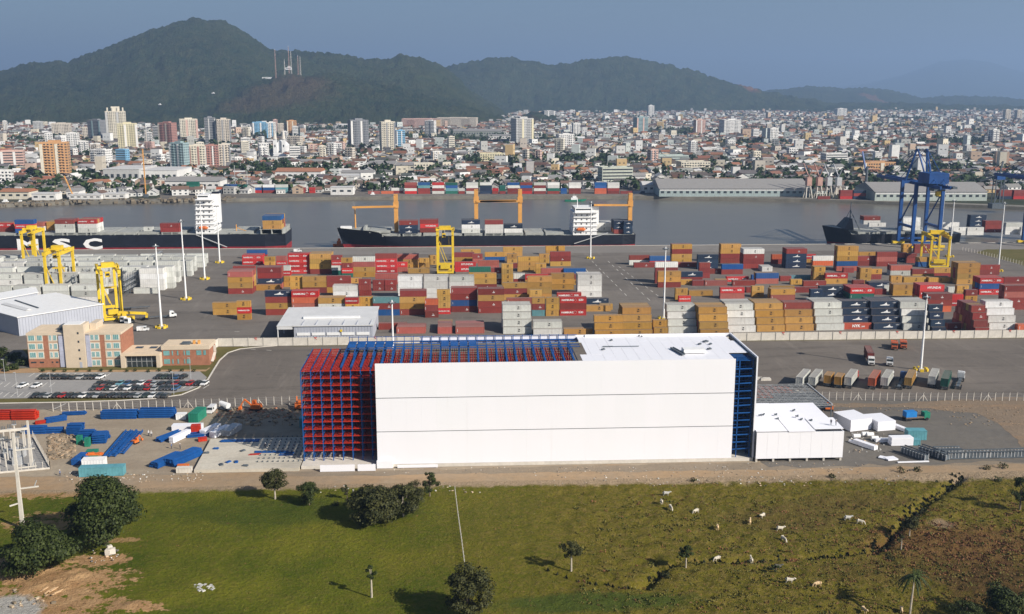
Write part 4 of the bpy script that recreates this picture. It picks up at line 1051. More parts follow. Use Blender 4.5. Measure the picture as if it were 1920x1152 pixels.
block('outer middle right yard', *D_, '''135 350 4 rt;385 412 2 m;450 302 2 ttt 2;545 312 2 tm;725 280 4 pg 2;725 372 2 tt;840 386 4 t 2;920 312 4 mt;1065 388 4 t 2;1110 302 4 tm;1330 258 4 tttt 3;1515 275 4 mm;300 300 2 m;1530 392 4 rbr 3;1745 385 4 mm''')
block('second row right yard', *C_, '''560 485 2 tt;680 505 4 t;588 555 2 r;965 478 4 rp;1200 475 2 m;1250 465 2 tt;1415 465 4 tm;1420 492 4 tp 2;1630 475 4 m''')
block('second row far right', *D_, '''80 465 4 dd;0 495 2 dd;360 482 4 rk 4;580 492 2 m;665 458 2 g;525 432 4 d 2;745 450 4 tt 2;985 455 4 hro 3;1050 535 4 mmo 2;1265 540 2 hr;1240 474 2 g;1320 460 2 tt;1400 500 2 mt;1750 462 4 mpmm 2''')
# refrigerated stacks of the left yard
block('white left yard stacks', *E_, '''1250 498 4 wssw 2;1200 676 4 g''')
rows = [(611, 2, 26), (598, 2, 25), (584, 3, 26), (568, 3, 24), (550, 4, 22), (532, 4, 20), (514, 4, 13), (497, 3, 6)]
for ri, (Y, n, cnt) in enumerate(rows):
    for i in range(11):
        X = -300 + i*13.6 + (ri % 2)*2.0
        pxx = PR((X, Y, 0))[0]
        if X + 6 > (-139 - (620-Y)*.10) or (ri >= 6 and X > -178) or (ri >= 5 and X > -162): continue
        dd = 2 if ri < 5 else 2
        for d in range(dd):
            nn = n if random.random() < .8 else n-1
            for k in range(nn):
                SPEC.append([X + 6.1, Y + d*2.62, (nn-1-k)*CH, 40, 'w' if (ri >= 4 and random.random() < .18) else 'g', d, 'grey left yard stacks', ri*20+i, k, nn])
# on the ships
F_ = (0, 340, 4.8); G_ = (330, 340, 6.0); H_ = (620, 340, 6.4); I_ = (900, 340, 6.0); J_ = (1540, 260, 4.8)
block('deck of the long ship', *F_, '''-60 378 4 rm 3;130 366 4 brb 2;300 372 2 pw 3;415 366 4 tt 4;490 362 4 mgg 6;695 352 4 rwg 5;1440 392 4 mm 2;1290 412 2 g''', 10.8, ymin=HY0+.9)
block('stern of the long ship', *G_, '''970 404 4 btt 6''', 12.3, ymin=HY0+.9)
block('deck of the middle ship', *H_, '''820 488 4 mdd 3;1070 462 4 mhm 3;1572 470 4 dwg 4''', 8.6, ymin=HY0+.9)
block('deck aft of the middle ship', *I_, '''55 452 4 mww 3;275 486 4 dw 3''', 8.6, ymin=HY0+.9)
block('stern of the middle ship', *I_, '''1288 468 4 ww 5;1510 448 2 ddm 6;1618 452 2 ddd 5''', 7.0, ymin=HY0+.9)
block('ship behind blue crane', *J_, '''385 702 4 mw 3;430 760 4 w;740 714 4 www 3''', 7.6, ymin=HY0+.9)
block('quay beside blue crane', *J_, '''1095 756 4 www;1160 800 4 ww;1310 800 4 ww;1480 742 4 mmm 2;1345 690 4 dddd 2;1665 758 4 gww 2;1800 800 4 ww''')
# far bank stacks
block('far bank', 640, 180, 3.0, '''357 478 4 pmgr 2;432 474 4 bcmm 2;512 482 4 rwmg 2;587 474 4 kbck 2;660 500 2 gm;703 474 4 gwmg 2;780 482 4 gddd 2;850 486 2 rm;890 484 2 kkm 2;935 476 4 bgmm 2;1007 476 4 mbmr 2;1083 476 4 gmgm 2;1160 474 4 wwkm 2;1235 484 2 bb;1280 474 4 wwmm 2;
1425 478 4 bboo 2;1497 476 4 wwmm 2;1570 515 4 m;1640 510 4 d;150 500 4 p;225 488 4 o;280 500 4 gm''', base=364)
block('far bank', 0, 180, 3.0, '''1052 492 4 kkkr 2;1120 494 4 mp 2;1260 478 4 bbb 3;1335 480 4 kmm 2;1405 488 4 gbr 2;1480 486 4 wbm 2;1550 480 4 gcc 2;1650 490 4 gmm 2;1740 498 2 rr;1180 486 4 om 2''', base=362.5)
block('far bank', 1280, 180, 3.0, '''885 455 4 mmr 2;960 470 4 dmd 2;760 490 4 m;1780 470 4 mmd 3;1860 490 4 mmr 3''', base=374)

for s_ in SPEC:
    pr = PR((s_[0], s_[1], s_[2])); s_.append(pr)
def in_view(pr): return -40 < pr[0] < 1960 and pr[1] < 700
SPEC = [s_ for s_ in SPEC if in_view(s_[10])]
kept = SPEC
kept.sort(key=lambda a: (a[5] > 0 and not (a[8] == 0 and a[5] < 3), a[1]*(1.0 if a[3] == 40 else 1.15)))
single, rest = kept[:300], kept[300:]
def jitter(c, a=.22):
    k = 1 + random.uniform(-a, a*.8); gz = random.uniform(0, .12); av = sum(c)/3
    return tuple(min(.85, max(.004, (x*(1-gz)+av*gz)*k*(1+random.uniform(-.08,.08)*max(0,1-av*1.7)))) for x in c)
ranks = {}
for s_ in single: ranks.setdefault(s_[6], set()).add(s_[7])
ranks = {k: {v: i+1 for i, v in enumerate(sorted(vs_))} for k, vs_ in ranks.items()}
for s_ in single:
    x, y, z, size, code, d, blk, si, k, n, pr = s_
    col, cn = CC[code]
    o = link('shipping_container', CM[size], None, (x, y, z + .06), random.uniform(-.006, .006), jitter(col))
    tier = 'single' if n == 1 else 'top' if k == 0 else 'bottom' if k == n-1 else f'{nth(k+1)} from top'
    dp = '' if d == 0 else f', {nth(d+1)} row deep'
    tag(o, f"{cn} container, {tier}{dp}, {nth(ranks[blk][si])} stack in {blk}", 'container', f'containers in the {blk}')
    if d == 0: add_marks(o, code, size, random.random())
def put_mesh(mb, me, x, y, z, sc, col):
    mb.cc = col; vs_ = [(v.co.x*sc + x, y, v.co.z*sc + z) for v in me.vertices]
    fs_ = [tuple(p.vertices) for p in me.polygons if abs(p.normal.y) > .5 and p.center.y <= 0]
    mb.add(vs_, fs_)
def stuff_marks(mb, code, size, x, y, z):
    hy = y - 1.25; L = 12.19 if size == 40 else 6.06; W1, K1 = (.75,.75,.75), (.03,.03,.035)
    if code == 't': put_mesh(mb, plate_mesh(L), x + L*.06, hy, z+1.5, 1, K1)
    elif code in 'rh' and size == 40:
        if code == 'h': put_mesh(mb, text_mesh('HYUNDAI', 1.5, 'decal_w', .04), x+1, hy, z+1.45, 1, W1)
        else: put_mesh(mb, text_mesh('HAMBURG', 1.15, 'decal_w', .03), x-2.6, hy, z+1.45, 1, W1); put_mesh(mb, chev, x+1.3, hy, z+1.45, 1, W1); put_mesh(mb, text_mesh('SÜD', 1.15, 'decal_w', .03), x+3.6, hy, z+1.45, 1, W1)
    elif code == 'r': put_mesh(mb, text_mesh('HAMBURG SÜD', .75, 'decal_w', .02), x, hy, z+1.4, 1, W1)
    elif code == 'd': put_mesh(mb, shipmark, x, hy, z+1.5, 1 if size == 40 else .62, W1)
    elif code in 'wg' and random.random() < .5: put_mesh(mb, plate_mesh(L), x + L*.06, hy, z+1.5, .9, K1)
    elif code == 'm' and random.random() < .4: put_mesh(mb, sq_w, x + L*.1, hy, z+1.3, 1, W1)
rb = MB()
for x, y, z, size, code, d, blk, si, k, n, pr in rest:
    rb.cc = jitter(CC[code][0]); L = 12.19 if size == 40 else 6.06
    rb.box(x-L/2, y-1.2, z+.06, x+L/2, y+1.2, z+CH-.02)
    dk_ = tuple(c*.9 for c in rb.cc); rb.cc = dk_
    if d == 0 and y < 800:
        stuff_marks(rb, code, size, x, y-.02, z+.06)
        rb.cc = dk_
        for q in range(int(L/1.1)): rb.box(x-L/2+.4+q*1.1, y-1.24, z+.25, x-L/2+.75+q*1.1, y-1.2, z+CH-.25)
    rb.cc = tuple(c*.5+.1 for c in dk_); rb.add([(x-L/2+.1,y-1.1,z+CH-.01),(x+L/2-.1,y-1.1,z+CH-.01),(x+L/2-.1,y+1.1,z+CH-.01),(x-L/2+.1,y+1.1,z+CH-.01)],[(0,1,2,3)])
tag(rb.build('stacked_containers', M['vcol']), 'further stacked containers deeper in the yards, aboard ships and on the far bank', 'containers', kind='stuff')
# steel reefer racks between the grey stacks
for i, (u0, v0, u1, v1, h) in enumerate(((1115,745,1205,480,10),(660,760,690,545,11),(140,700,330,500,9),(1340,480,1390,400,6))):
    p, q = G(u0/4.8, 400+v0/4.8), G(u0/4.8, 400+v0/4.8); q = p + Vector((0, 26, 0))
    t = empty('reefer_rack', p, 0, ['grey steel reefer rack beside the white carrier stack','grey steel reefer rack left of the standing gantry crane','grey steel reefer rack near the left workshop roof','short grey reefer rack in the rear rows'][i], 'rack', 'reefer racks')
    fr_ = MB()
    for k in range(10):
        y = k*2.7
        for x in (0, 1.6): fr_.box(x-.09, y-.09, 0, x+.09, y+.09, h)
        for z in np.arange(2.6, h+.1, 2.6): fr_.bar((0,y,z),(1.6,y,z),.12)
    fr_.build('frame', M['darksteel'], t)
    pl = MB()
    for z in np.arange(2.6, h+.1, 2.6): pl.box(.1, -.3, z+.07, 1.5, 25, z+.13)
    pl.build('walkway', M['steel'], t)
    rl = MB()
    for z in np.arange(2.6, h+.1, 2.6): rl.bar((0,-.3,z+1.0),(0,25,z+1.0),.07); rl.bar((1.6,-.3,z+1.0),(1.6,25,z+1.0),.07)
    rl.build('handrail', M['steel'], t)
print('containers', len(kept))
# ================================================================== hills behind the town
def sil(pts, x): return np.interp(x, [p[0] for p in pts], [p[1] for p in pts])
M['palered'] = pm('weathered_red', (0.50,0.30,0.25), .7, 0, .3, .2)
RIDGES = [  # crest distance, foot distance, silhouette in photo pixels (x, y)
    (5200, 3500, [(-400,165),(-150,150),(0,135),(60,119),(110,115),(130,119),(200,93),(260,70),(320,48),(350,40),(375,36),(405,40),(425,40),(460,53),(500,79),(522,91),(560,91),(610,94),(680,104),(720,106),(750,100),(790,105),(815,116),(840,130),(870,155),(910,190),(950,215),(1200,230),(2300,230)]),
    (6600, 5700, [(-400,230),(600,190),(780,140),(835,123),(880,112),(920,108),(960,108),(1000,112),(1038,119),(1080,111),(1120,107),(1160,104),(1200,110),(1260,122),(1310,132),(1350,146),(1390,160),(1430,171),(1500,185),(1560,196),(2300,210)]),
    (9500, 7800, [(-400,220),(1380,186),(1430,170),(1480,165),(1520,161),(1560,163),(1580,165),(1620,163),(1660,166),(1700,176),(1730,184),(1800,180),(1860,183),(1940,190),(2300,195)]),
    (25000, 18000, [(-400,210),(1350,190),(1500,172),(1620,158),(1700,135),(1760,112),(1800,107),(1850,112),(1900,128),(1980,150),(2300,165)]),
    (4050, 3250, [(-400,240),(300,232),(360,212),(420,182),(470,158),(510,143),(545,136),(580,138),(640,134),(700,146),(760,164),(820,184),(880,206),(920,220),(970,226),(1000,214),(1040,222),(1100,232),(1400,238),(2300,240)]),
    (4300, 3400, [(-400,190),(-100,185),(0,180),(60,172),(130,172),(200,178),(280,190),(340,205),(400,225),(2300,240)]),
]
cols = np.concatenate([np.arange(-300, 2240, 4.2)])
dist = np.concatenate([np.arange(3150, 7600, 36), np.arange(7600, 10200, 130), np.arange(10200, 28000, 600)])
CX, DD = np.meshgrid(cols, dist)
Z = np.full(CX.shape, -6.0)
azi = np.arctan2(cols - 960, F / math.cos(PITCH) * 1.0) + YAW
for D0, Df, pts in RIDGES:
    y = sil(pts, CX); hgt = CAMH + (HY - y) / F * D0 * 0.92
    s_ = np.clip((DD - Df) / (D0 - Df), 0, 1); s2_ = np.clip((DD - D0) / (D0*0.18), 0, 1)
    prof = (s_*s_*(3-2*s_))**.85 * (1 - s2_*s2_*(3-2*s2_))
    z = np.where(hgt > 6, hgt, 0) * prof
    Z = np.maximum(Z, np.where(prof > 0, z, -6))
WXh = DD * np.tan(azi)[None, :]
WYh = DD
gul = np.zeros_like(Z)
for sc_, am, sd in ((900, .15, 21), (380, .11, 22), (160, .06, 23)):
    gul += (np.abs(vnoise(WXh, WYh, sc_, sd) - .5)*2 - .5) * am
crest = np.zeros_like(Z)
Z = np.where(Z > 0, Z * (1 + gul * np.clip(1 - Z/620, .25, 1)), Z)
Z += np.where(Z > 8, (vnoise(WXh, WYh, 60, 24) - .5) * 26 + (vnoise(WXh, WYh, 30, 25) - .5) * 14 + rng.uniform(-6, 6, Z.shape), 0)
m, nt, b = _nodes('forested_slope')
n0 = _noise(nt, 0.0022, 6, 0.65, 'World'); n1 = _noise(nt, 0.02, 6, 0.75, 'World'); n2 = _noise(nt, 0.08, 4, 0.7, 'World')
c = _mix(nt, _ramp(nt, n0, 0.35, 0.65), (0.028, 0.054, 0.026), (0.076, 0.104, 0.046))
c = _mix(nt, _ramp(nt, n1, 0.4, 0.68), c, (0.11, 0.118, 0.056))
c = _mix(nt, _math(nt, 'MULTIPLY', _ramp(nt, n2, 0.5, 0.75), 0.6), c, (0.010, 0.020, 0.009))
Xn, Yn = world_xy(nt)
for px_, d_, rx, ry, col, k in ((520, 3720, 190, 210, (0.165, 0.11, 0.07), .55), (575, 3850, 90, 120, (0.14, 0.095, 0.06), .45), (1000, 3650, 110, 130, (0.085, 0.066, 0.032), .8), (1405, 6500, 60, 160, (0.30,0.15,0.09), .8), (1640, 8500, 60, 300, (0.30,0.15,0.09), .7)):
    az = math.atan2(px_ - 960, F/math.cos(PITCH)) + YAW
    c = _mix(nt, _math(nt, 'MULTIPLY', ellipse(nt, Xn, Yn, d_*math.tan(az), d_, rx, ry, n1, 1.0, .8), k), c, col)
nt.links.new(c, b.inputs['Base Color']); b.inputs['Roughness'].default_value = 1.0; b.inputs['Specular IOR Level'].default_value = 0.0
_bump(nt, b, _math(nt, 'ADD', n1, _math(nt, 'MULTIPLY', n2, .5)), 40.0, 1.0)
M['forest'] = m
tag(link('hills', grid_mesh('hills', np.stack([WXh, WYh, Z], -1), len(cols), len(dist), m)), kind='structure')
def hill_z(px_, d_):
    j = int(np.argmin(np.abs(cols - px_))); i = int(np.argmin(np.abs(dist - d_))); return WXh[i, j], float(Z[i, j])
for i, (px_, top, lb) in enumerate(((521,92,'leftmost lattice radio mast on the hill above the town'), (537,112,'short radio mast left of the tallest hill mast'), (544,86,'tallest radio mast on the hill above the town'), (548,96,'radio mast just right of the tallest hill mast'), (560,104,'white capped radio mast right of the hill buildings'), (566,106,'rightmost radio mast on the hill'))):
    d_ = 4050; x, z = hill_z(px_, d_); zt = ray_at(px_, top, d_).z; h = max(30, zt - z)
    t = empty('radio_mast', (x, d_, z-4), 0, lb, 'radio mast', 'radio masts on the hill')
    lm = MB(); n_ = int(h/9); w0 = 4.2
    for k in range(n_):
        z0, z1 = h*k/n_, h*(k+1)/n_; a0, a1 = w0*(1-.8*k/n_), w0*(1-.8*(k+1)/n_)
        for sx, sy in ((-1,-1),(1,-1),(1,1),(-1,1)): lm.bar((sx*a0/2,sy*a0/2,z0),(sx*a1/2,sy*a1/2,z1),.45)
        lm.bar((-a0/2,-a0/2,z0),(a1/2,-a1/2,z1),.4); lm.bar((a0/2,-a0/2,z0),(a0/2*-1,-a0/2,z0),.4)
    lm.build('lattice', M['concw'] if i % 2 else M['palered'], t)
    MB().tube((0,0,h*.8),(0,0,h+4),.9,.5,6).build('antenna', M['white'], t)
for i, (px_, y_, w_, h_, lb) in enumerate(((543,131,26,9,'white transmitter building at the foot of the hill masts'), (402,177,10,3,'small white building halfway up the mountain'), (508,149,50,2,'row of white sign letters on the hillside left of the masts'), (300,197,8,3,'tiny white house on the lower mountain slope'))):
    for d_ in np.arange(3300, 5200, 10):
        x, z = hill_z(px_, d_)
        if PR((x, d_, z))[1] <= y_: break
    t = empty('hillside_sign' if i == 2 else 'hillside_building', (x, d_-6, z-2), 0, lb, 'sign' if i == 2 else 'building')
    if i == 2:
        for k in range(9): MB().box(-w_/2+k*w_/9,-.5,0,-w_/2+k*w_/9+w_/9*.75,.5,h_+5).build('letter_panel', M['white'], t)
    else:
        MB().box(-w_/2,-5,0,w_/2,5,h_).box(-w_*.1,-4,h_,w_*.3,4,h_*1.7).build('wall', M['white'], t); MB().box(-w_*.4,-5.1,h_*.4,w_*.4,-5,h_*.7).build('window_band', M['vwin'], t)

# ================================================================== the town across the river
def hgt_at(p, ytop):
    lo, hi = 0, 400
    for _ in range(30):
        mm = (lo+hi)/2
        if PR((p.x, p.y, mm))[1] > ytop: lo = mm
        else: hi = mm
    return lo
TAKEN = []
def tower(x0, x1, yt, yb, col, name, acc=None, rz=None, style=0, crown=0):
    p = G((x0+x1)/2, yb); h = hgt_at(p, yt); ext = (x1-x0) * p.y / F
    rz = R(random.choice((-24,-18,16,22))) if rz is None else R(rz)
    w = ext / (math.cos(rz) + .62*abs(math.sin(rz))); d = w*.62 + 4*0
    d = max(d, 9); t = empty('apartment_tower' if h > 22 else 'office_block', p, rz, name, 'building')
    TAKEN.append((p.x, p.y, max(w, d)*.75))
    hm = h*(.93 if crown == 0 else .86)
    MB().box(-w/2,-d/2,0,w/2,d/2,hm).build('wall', M['house'], t, color=col)
    rb_ = MB().box(-w*.2,-d*.25,hm,w*.22,d*.25,h).box(-w/2,-d/2,hm,w/2,-d/2+.4,hm+1).box(-w/2,d/2-.4,hm,w/2,d/2,hm+1).box(-w/2,-d/2+.4,hm,-w/2+.4,d/2-.4,hm+1).box(w/2-.4,-d/2+.4,hm,w/2,d/2-.4,hm+1)
    if crown:
        for k in (-.38, -.13, .13, .38): rb_.box(w*k-1.2,-d*.35,hm,w*k+1.2,d*.35,h*.97)
    rb_.build('roof_house', M['house'], t, color=col)
    wi = MB(); fl_ = max(2, int(hm/3.1)); nc = max(2, int(w/3.4)); nd = max(2, int(d/3.6))
    fh = hm/fl_
    for i in range(fl_):
        z = i*fh + fh*.34
        if style == 1:
            wi.box(-w/2+.5,-d/2-.06,z,w/2-.5,-d/2+.02,z+fh*.42)
        else:
            for j in range(nc):
                x = -w/2 + (j+.5)*w/nc; wi.box(x-w/nc*.28,-d/2-.06,z,x+w/nc*.28,-d/2+.02,z+fh*.45)
        for j in range(nd):
            y = -d/2 + (j+.5)*d/nd
            for s in (-1, 1): wi.box(s*w/2-.05,y-d/nd*.26,z,s*w/2+.05,y+d/nd*.26,z+fh*.42)
    tag(wi.build('windows', M['vwin'], t), kind='stuff')
    if acc:
        ac = MB()
        for k in ((-.44, .1) if len(name) % 2 else (-.12, .44)): ac.box(w*k-w*.055,-d/2-.6,0,w*k+w*.055,-d/2+.02,hm*.98)
        ac.build('accent_strip', M['house'], t, color=acc)
    if style in (0, 2):
        bl = MB()
        for i in range(1, fl_):
            for k in (-.25, .25): bl.box(w*k-w*.1,-d/2-1.3,i*fh-.15,w*k+w*.1,-d/2-.07,i*fh+.75)
        tag(bl.build('balconies', M['house'], t, color=tuple(min(.8, c*1.08) for c in col)), kind='stuff')
    return t
W_, CR, BE, GY, DK, BR, PK, OR, BL, TL, YL = (.76,.75,.73), (.70,.65,.54), (.60,.54,.46), (.52,.52,.51), (.24,.25,.27), (.40,.21,.18), (.62,.42,.36), (.58,.33,.16), (.20,.42,.62), (.30,.41,.43), (.70,.64,.44)
TW = [(82,134,263,338,OR,'orange apartment tower with cream centre near the left river bank',CR,12,0,0), (5,48,281,318,PK,'low pink brick block at the left edge of town',W_,15,1,0), (86,101,249,278,W_,'slim white tower behind the orange tower',None,18,0,0),
 (63,82,227,247,GY,'grey far block at upper left of town',None,20,0,0), (98,136,230,256,BE,'grey beige twin block behind the slim white tower',None,20,0,0), (126,151,248,280,W_,'white block right of the orange tower roof',None,16,0,0),
 (155,169,238,260,BE,'small tan block left of the dark teal tower',None,20,0,0), (168,199,223,264,DK,'dark teal tower beside the tallest tower',TL,-20,1,0), (201,240,200,267,CR,'tallest pale tower with stepped crown on the left of town',GY,16,0,1),
 (222,261,229,282,YL,'cream yellow tower in front of the tallest tower',W_,18,0,0), (173,210,279,312,W_,'white twin block left of the blue building',None,-18,0,0), (220,243,279,311,BL,'bright blue block in the left of town',None,-16,1,0),
 (288,303,236,264,W_,'narrow white tower left of the burgundy tower',None,-20,1,0), (300,332,228,274,BR,'burgundy tower with beige sides',BE,-18,0,0), (337,373,221,265,CR,'cream tower left of the dark twin towers',PK,20,0,0),
 (385,407,218,272,DK,'left dark twin tower',GY,14,1,0), (407,435,221,272,BE,'right brown twin tower with light side',DK,18,0,0), (322,356,265,322,TL,'white and teal tower in front centre left',W_,-20,0,0),
 (356,387,270,320,CR,'cream tower with brown edges beside the red and white tower',BR,10,0,0), (385,412,270,318,BR,'red and white striped tower',W_,12,0,0), (410,434,268,317,BE,'beige tower right of the red and white one',DK,20,0,0),
 (473,500,228,252,BL,'pale blue twin block below the hill',W_,14,0,0), (500,519,228,264,W_,'bluish white tower below the hill masts',BL,14,0,0), (520,538,231,254,BE,'beige block left of the orange topped block',None,16,0,0),
 (537,557,225,254,OR,'orange block below the hill masts',CR,18,0,0), (540,568,255,277,BE,'low beige block behind the church',None,-14,0,0), (543,564,274,302,W_,'white block right of the church',None,12,1,0),
 (653,692,222,277,DK,'dark grey tower with white edges left of centre',W_,22,0,0), (712,742,225,284,CR,'cream tower with dark strips near the centre',DK,20,0,0), (742,760,243,280,BL,'pale blue block right of the cream centre tower',W_,16,1,0),
 (797,818,225,256,W_,'white and dark slab behind the centre',DK,-20,1,0), (958,1000,219,272,GY,'broad grey tower with yellowish side right of centre',YL,24,0,0), (1042,1076,250,283,W_,'white block with a grid of windows right of centre',None,14,0,0),
 (1072,1087,230,257,W_,'slim white tower with pointed top',None,16,0,0), (1187,1214,218,252,TL,'teal glass block in the middle distance',PK,20,1,0), (1213,1226,197,220,W_,'tiny white tower high in the distance',None,14,0,0),
 (1017,1040,207,226,GY,'far grey block with white column',W_,14,1,0), (1300,1321,223,255,PK,'pink twin tower right of centre',W_,12,0,0), (1349,1387,223,254,W_,'wide white block right of the pink tower',None,12,0,0),
 (1438,1458,239,269,W_,'white stepped block in the right half of town',None,16,0,0), (1290,1306,263,295,W_,'narrow white and dark slab in the right half',DK,20,0,0), (1360,1378,262,279,W_,'small white block below the wide white block',None,14,0,0),
 (1852,1871,242,274,W_,'slender white and dark towers near the right edge',DK,18,1,0), (1880,1893,205,226,BE,'left one of two far beige towers at upper right',None,14,0,0), (1902,1915,206,224,BE,'right one of two far beige towers at upper right',None,14,0,0),
 (1564,1586,203,219,W_,'far white pair of blocks in the upper right',None,12,0,0), (1122,1184,312,344,(.55,.58,.50),'pale green office block with dark window bands by the far quay',None,6,1,0), (755,830,222,240,PK,'long pale pink institute below the hills',None,-6,0,0),
 (820,896,220,240,BE,'long beige institute right of the pink one',None,-6,0,0), (1270,1328,302,322,CR,'long cream building with arched windows',None,4,0,0), (1541,1585,287,306,W_,'white framed office with dark window rows at the right',None,4,1,0),
 (1605,1672,303,322,OR,'long orange striped building left of the blue crane',CR,4,0,0), (898,945,287,305,YL,'long cream yellow block in the middle of town',None,4,0,0), (775,815,306,322,CR,'low cream block left of the middle',None,5,0,0), (0,26,318,352,W_,'white block by the bank at the left edge',None,10,0,0),
 (1228,1288,291,304,(.52,.6,.56),'long pale green block behind the far quay office',None,4,1,0), (1475,1495,277,292,W_,'small white block in the right half above the sheds',None,10,0,0), (1408,1425,283,303,CR,'cream block left of the right half park',None,14,0,0), (1840,1853,255,274,DK,'dark block beside the slender white towers',None,14,1,0)]
for q in TW: tower(q[0],q[1],q[2],q[3],q[4],q[5],q[6],q[7],q[8],q[9])
mids = []
for i in range(74):
    x = random.uniform(-10, 660) if i < 60 else random.uniform(660, 1480); yb = random.uniform(246, 318) if i < 60 else random.uniform(250, 310); hh = random.uniform(11, 36)*(1.0 if yb > 280 else .75); ww = random.uniform(11, 21)*(1.0 if yb > 280 else .7)
    p = G(x, yb)
    if any((p.x-a)**2 + (p.y-b_)**2 < (r_+9)**2 for a, b_, r_ in TAKEN): continue
    mids.append((x, yb, hh, ww)); TAKEN.append((p.x, p.y, 10))
for i, (x, yb, hh, ww) in enumerate(sorted(mids)):
    c_ = random.choice((W_, W_, W_, CR, BE, GY, PK)); tower(x-ww/2, x+ww/2, yb-hh, yb, jitter(c_, .08), f'pale mid rise block, {nth(i+1)} from left among the smaller town blocks', random.choice((None, None, BE, DK)), None, random.choice((0, 0, 1)))
# church
p = G(526, 292); ch = empty('church', p, 0, 'white twin spired church in front of the hill', 'church'); TAKEN.append((p.x,p.y,25))
MB().box(-9,-4,0,9,40,16).profile([(-9,16),(9,16),(0,25)],-4,40).build('nave', M['white'], ch)
for s in (-1, 1):
    MB().box(s*7-3,-8,0,s*7+3,-4.02,27).build('bell_tower', M['white'], ch)
    MB().tube((s*7,-6,27),(s*7,-6,43),3.6,.1,8).build('spire', M['concw'], ch)
MB().box(-1.6,-8.1,2,1.6,-8,8).box(-6,-8.1,14,-8,-8,18).box(6,-8.1,14,8,-8,18).build('door_and_windows', M['vwin'], ch)
# long low buildings near the bank
def lowrise(x0, x1, yt, yb, wall, roof, label, depth=25, gable=True, name='warehouse_building', band=None, rz=0.0, rise=None):
    p0, p1 = G(x0, yb), G(x1, yb); h = hgt_at(p0.lerp(p1,.5), yt); w = (p1-p0).length; rz = math.atan2(p1.y-p0.y, p1.x-p0.x)
    t = empty(name, p0, rz, label, 'building'); TAKEN.append(((p0.x+p1.x)/2, p0.y+depth/2, max(depth, w)*.5))
    for k in range(int(w/20)): TAKEN.append((p0.x+k*20, p0.y+depth/2, depth*.7))
    MB().box(0,0,0,w,depth,h).build('wall', M['house'], t, color=wall)
    r = rise or (h*.35 if gable else .5)
    if gable: MB().add([(-.6,-.8,h-.1),(w+.6,-.8,h-.1),(w+.6,depth/2,h+r),(-.6,depth/2,h+r),(-.6,depth+.8,h-.1),(w+.6,depth+.8,h-.1)],[(0,1,2,3),(3,2,5,4),(1,5,2),(0,3,4)]).build('roof', M['house'], t, color=roof)
    else: MB().box(-.4,-.4,h,w+.4,depth+.4,h+.6).build('roof', M['house'], t, color=roof)
    wi = MB(); n_ = max(2, int(w/6))
    for k in range(n_): wi.box((k+.25)*w/n_,-.08,h*.42,(k+.75)*w/n_,.02,h*.68)
    tag(wi.build('window_row', M['vwin'], t), kind='stuff')
    if band: MB().box(.5,-.12,h*.74,w-.5,-.02,h*.92).build('white_band', M['house'], t, color=band)
RG, RW, RT = (.30,.30,.30), (.70,.70,.70), (.40,.16,.08)
lowrise(195,262,318,345,GY,RW,'grey and white warehouse left of the long white hall',60,False); lowrise(222,333,320,344,W_,RW,'large white hall near the left bank',55,False)
lowrise(310,412,340,358,W_,RG,'long white warehouse with grey roof behind the left quay',30,True)
lowrise(517,602,322,338,W_,RT,'white building with orange tiled roof behind the left quay stacks',28,True); lowrise(600,700,330,340,W_,RW,'long white shed right of the orange roofed building',20,False)
lowrise(535,600,303,312,W_,RG,'grey roofed hall above the orange roofed building',35,True); lowrise(690,740,308,320,CR,RG,'cream walled depot with grey roof left of centre',45,True); lowrise(740,815,310,320,CR,RG,'long depot with grey gabled roof near the centre',45,True)
lowrise(640,700,324,336,W_,RG,'low white walled shed behind the far quay, left of centre',20,True); lowrise(805,850,322,332,W_,RW,'low white shed near the centre of the far bank',20,False)
lowrise(1236,1518,354,369,(.36,.44,.44),RG,'long grey quay shed with pale band on the right far bank',60,True,band=RW,rise=7.5); lowrise(1640,1850,360,377,(.44,.50,.47),RG,'second long grey quay shed behind the blue crane',58,True,band=RW,rise=7)
lowrise(1205,1238,347,362,W_,RW,'white domed hall left of the long quay shed',22,True); lowrise(1186,1210,330,345,W_,RG,'white office right of the pale green block',14,True); lowrise(915,1010,255,262,W_,RG,'long low white hall in the middle distance',40,True)
lowrise(850,940,246,256,(.3,.32,.3),RG,'wide dark roofed hall in the middle distance',50,True); lowrise(1020,1045,270,276,W_,RW,'white low hall right of the grey tower',30,False); lowrise(0,55,360,374,CR,RT,'cream boathouse with tiled roof by the water at left edge',20,True)
lowrise(60,105,364,376,W_,RW,'white quay building left of the blue kiosk',14,False); lowrise(125,150,358,372,W_,RG,'small white building behind the left bank',14,True); lowrise(130,190,366,374,W_,RW,'row of white boat sheds on the left bank',10,False); lowrise(195,235,364,373,W_,RW,'second row of white sheds on the left bank',10,False)
lowrise(212,231,346,356,W_,RW,'small white square house behind the left bank',10,False); lowrise(620,662,352,366,W_,RW,'white two storey quay office left of the middle stacks',12,False); lowrise(165,200,342,356,CR,RT,'cream house row behind the left bank',14,True); lowrise(1625,1640,355,372,W_,RG,'small pale kiosk between the two quay sheds',10,False)
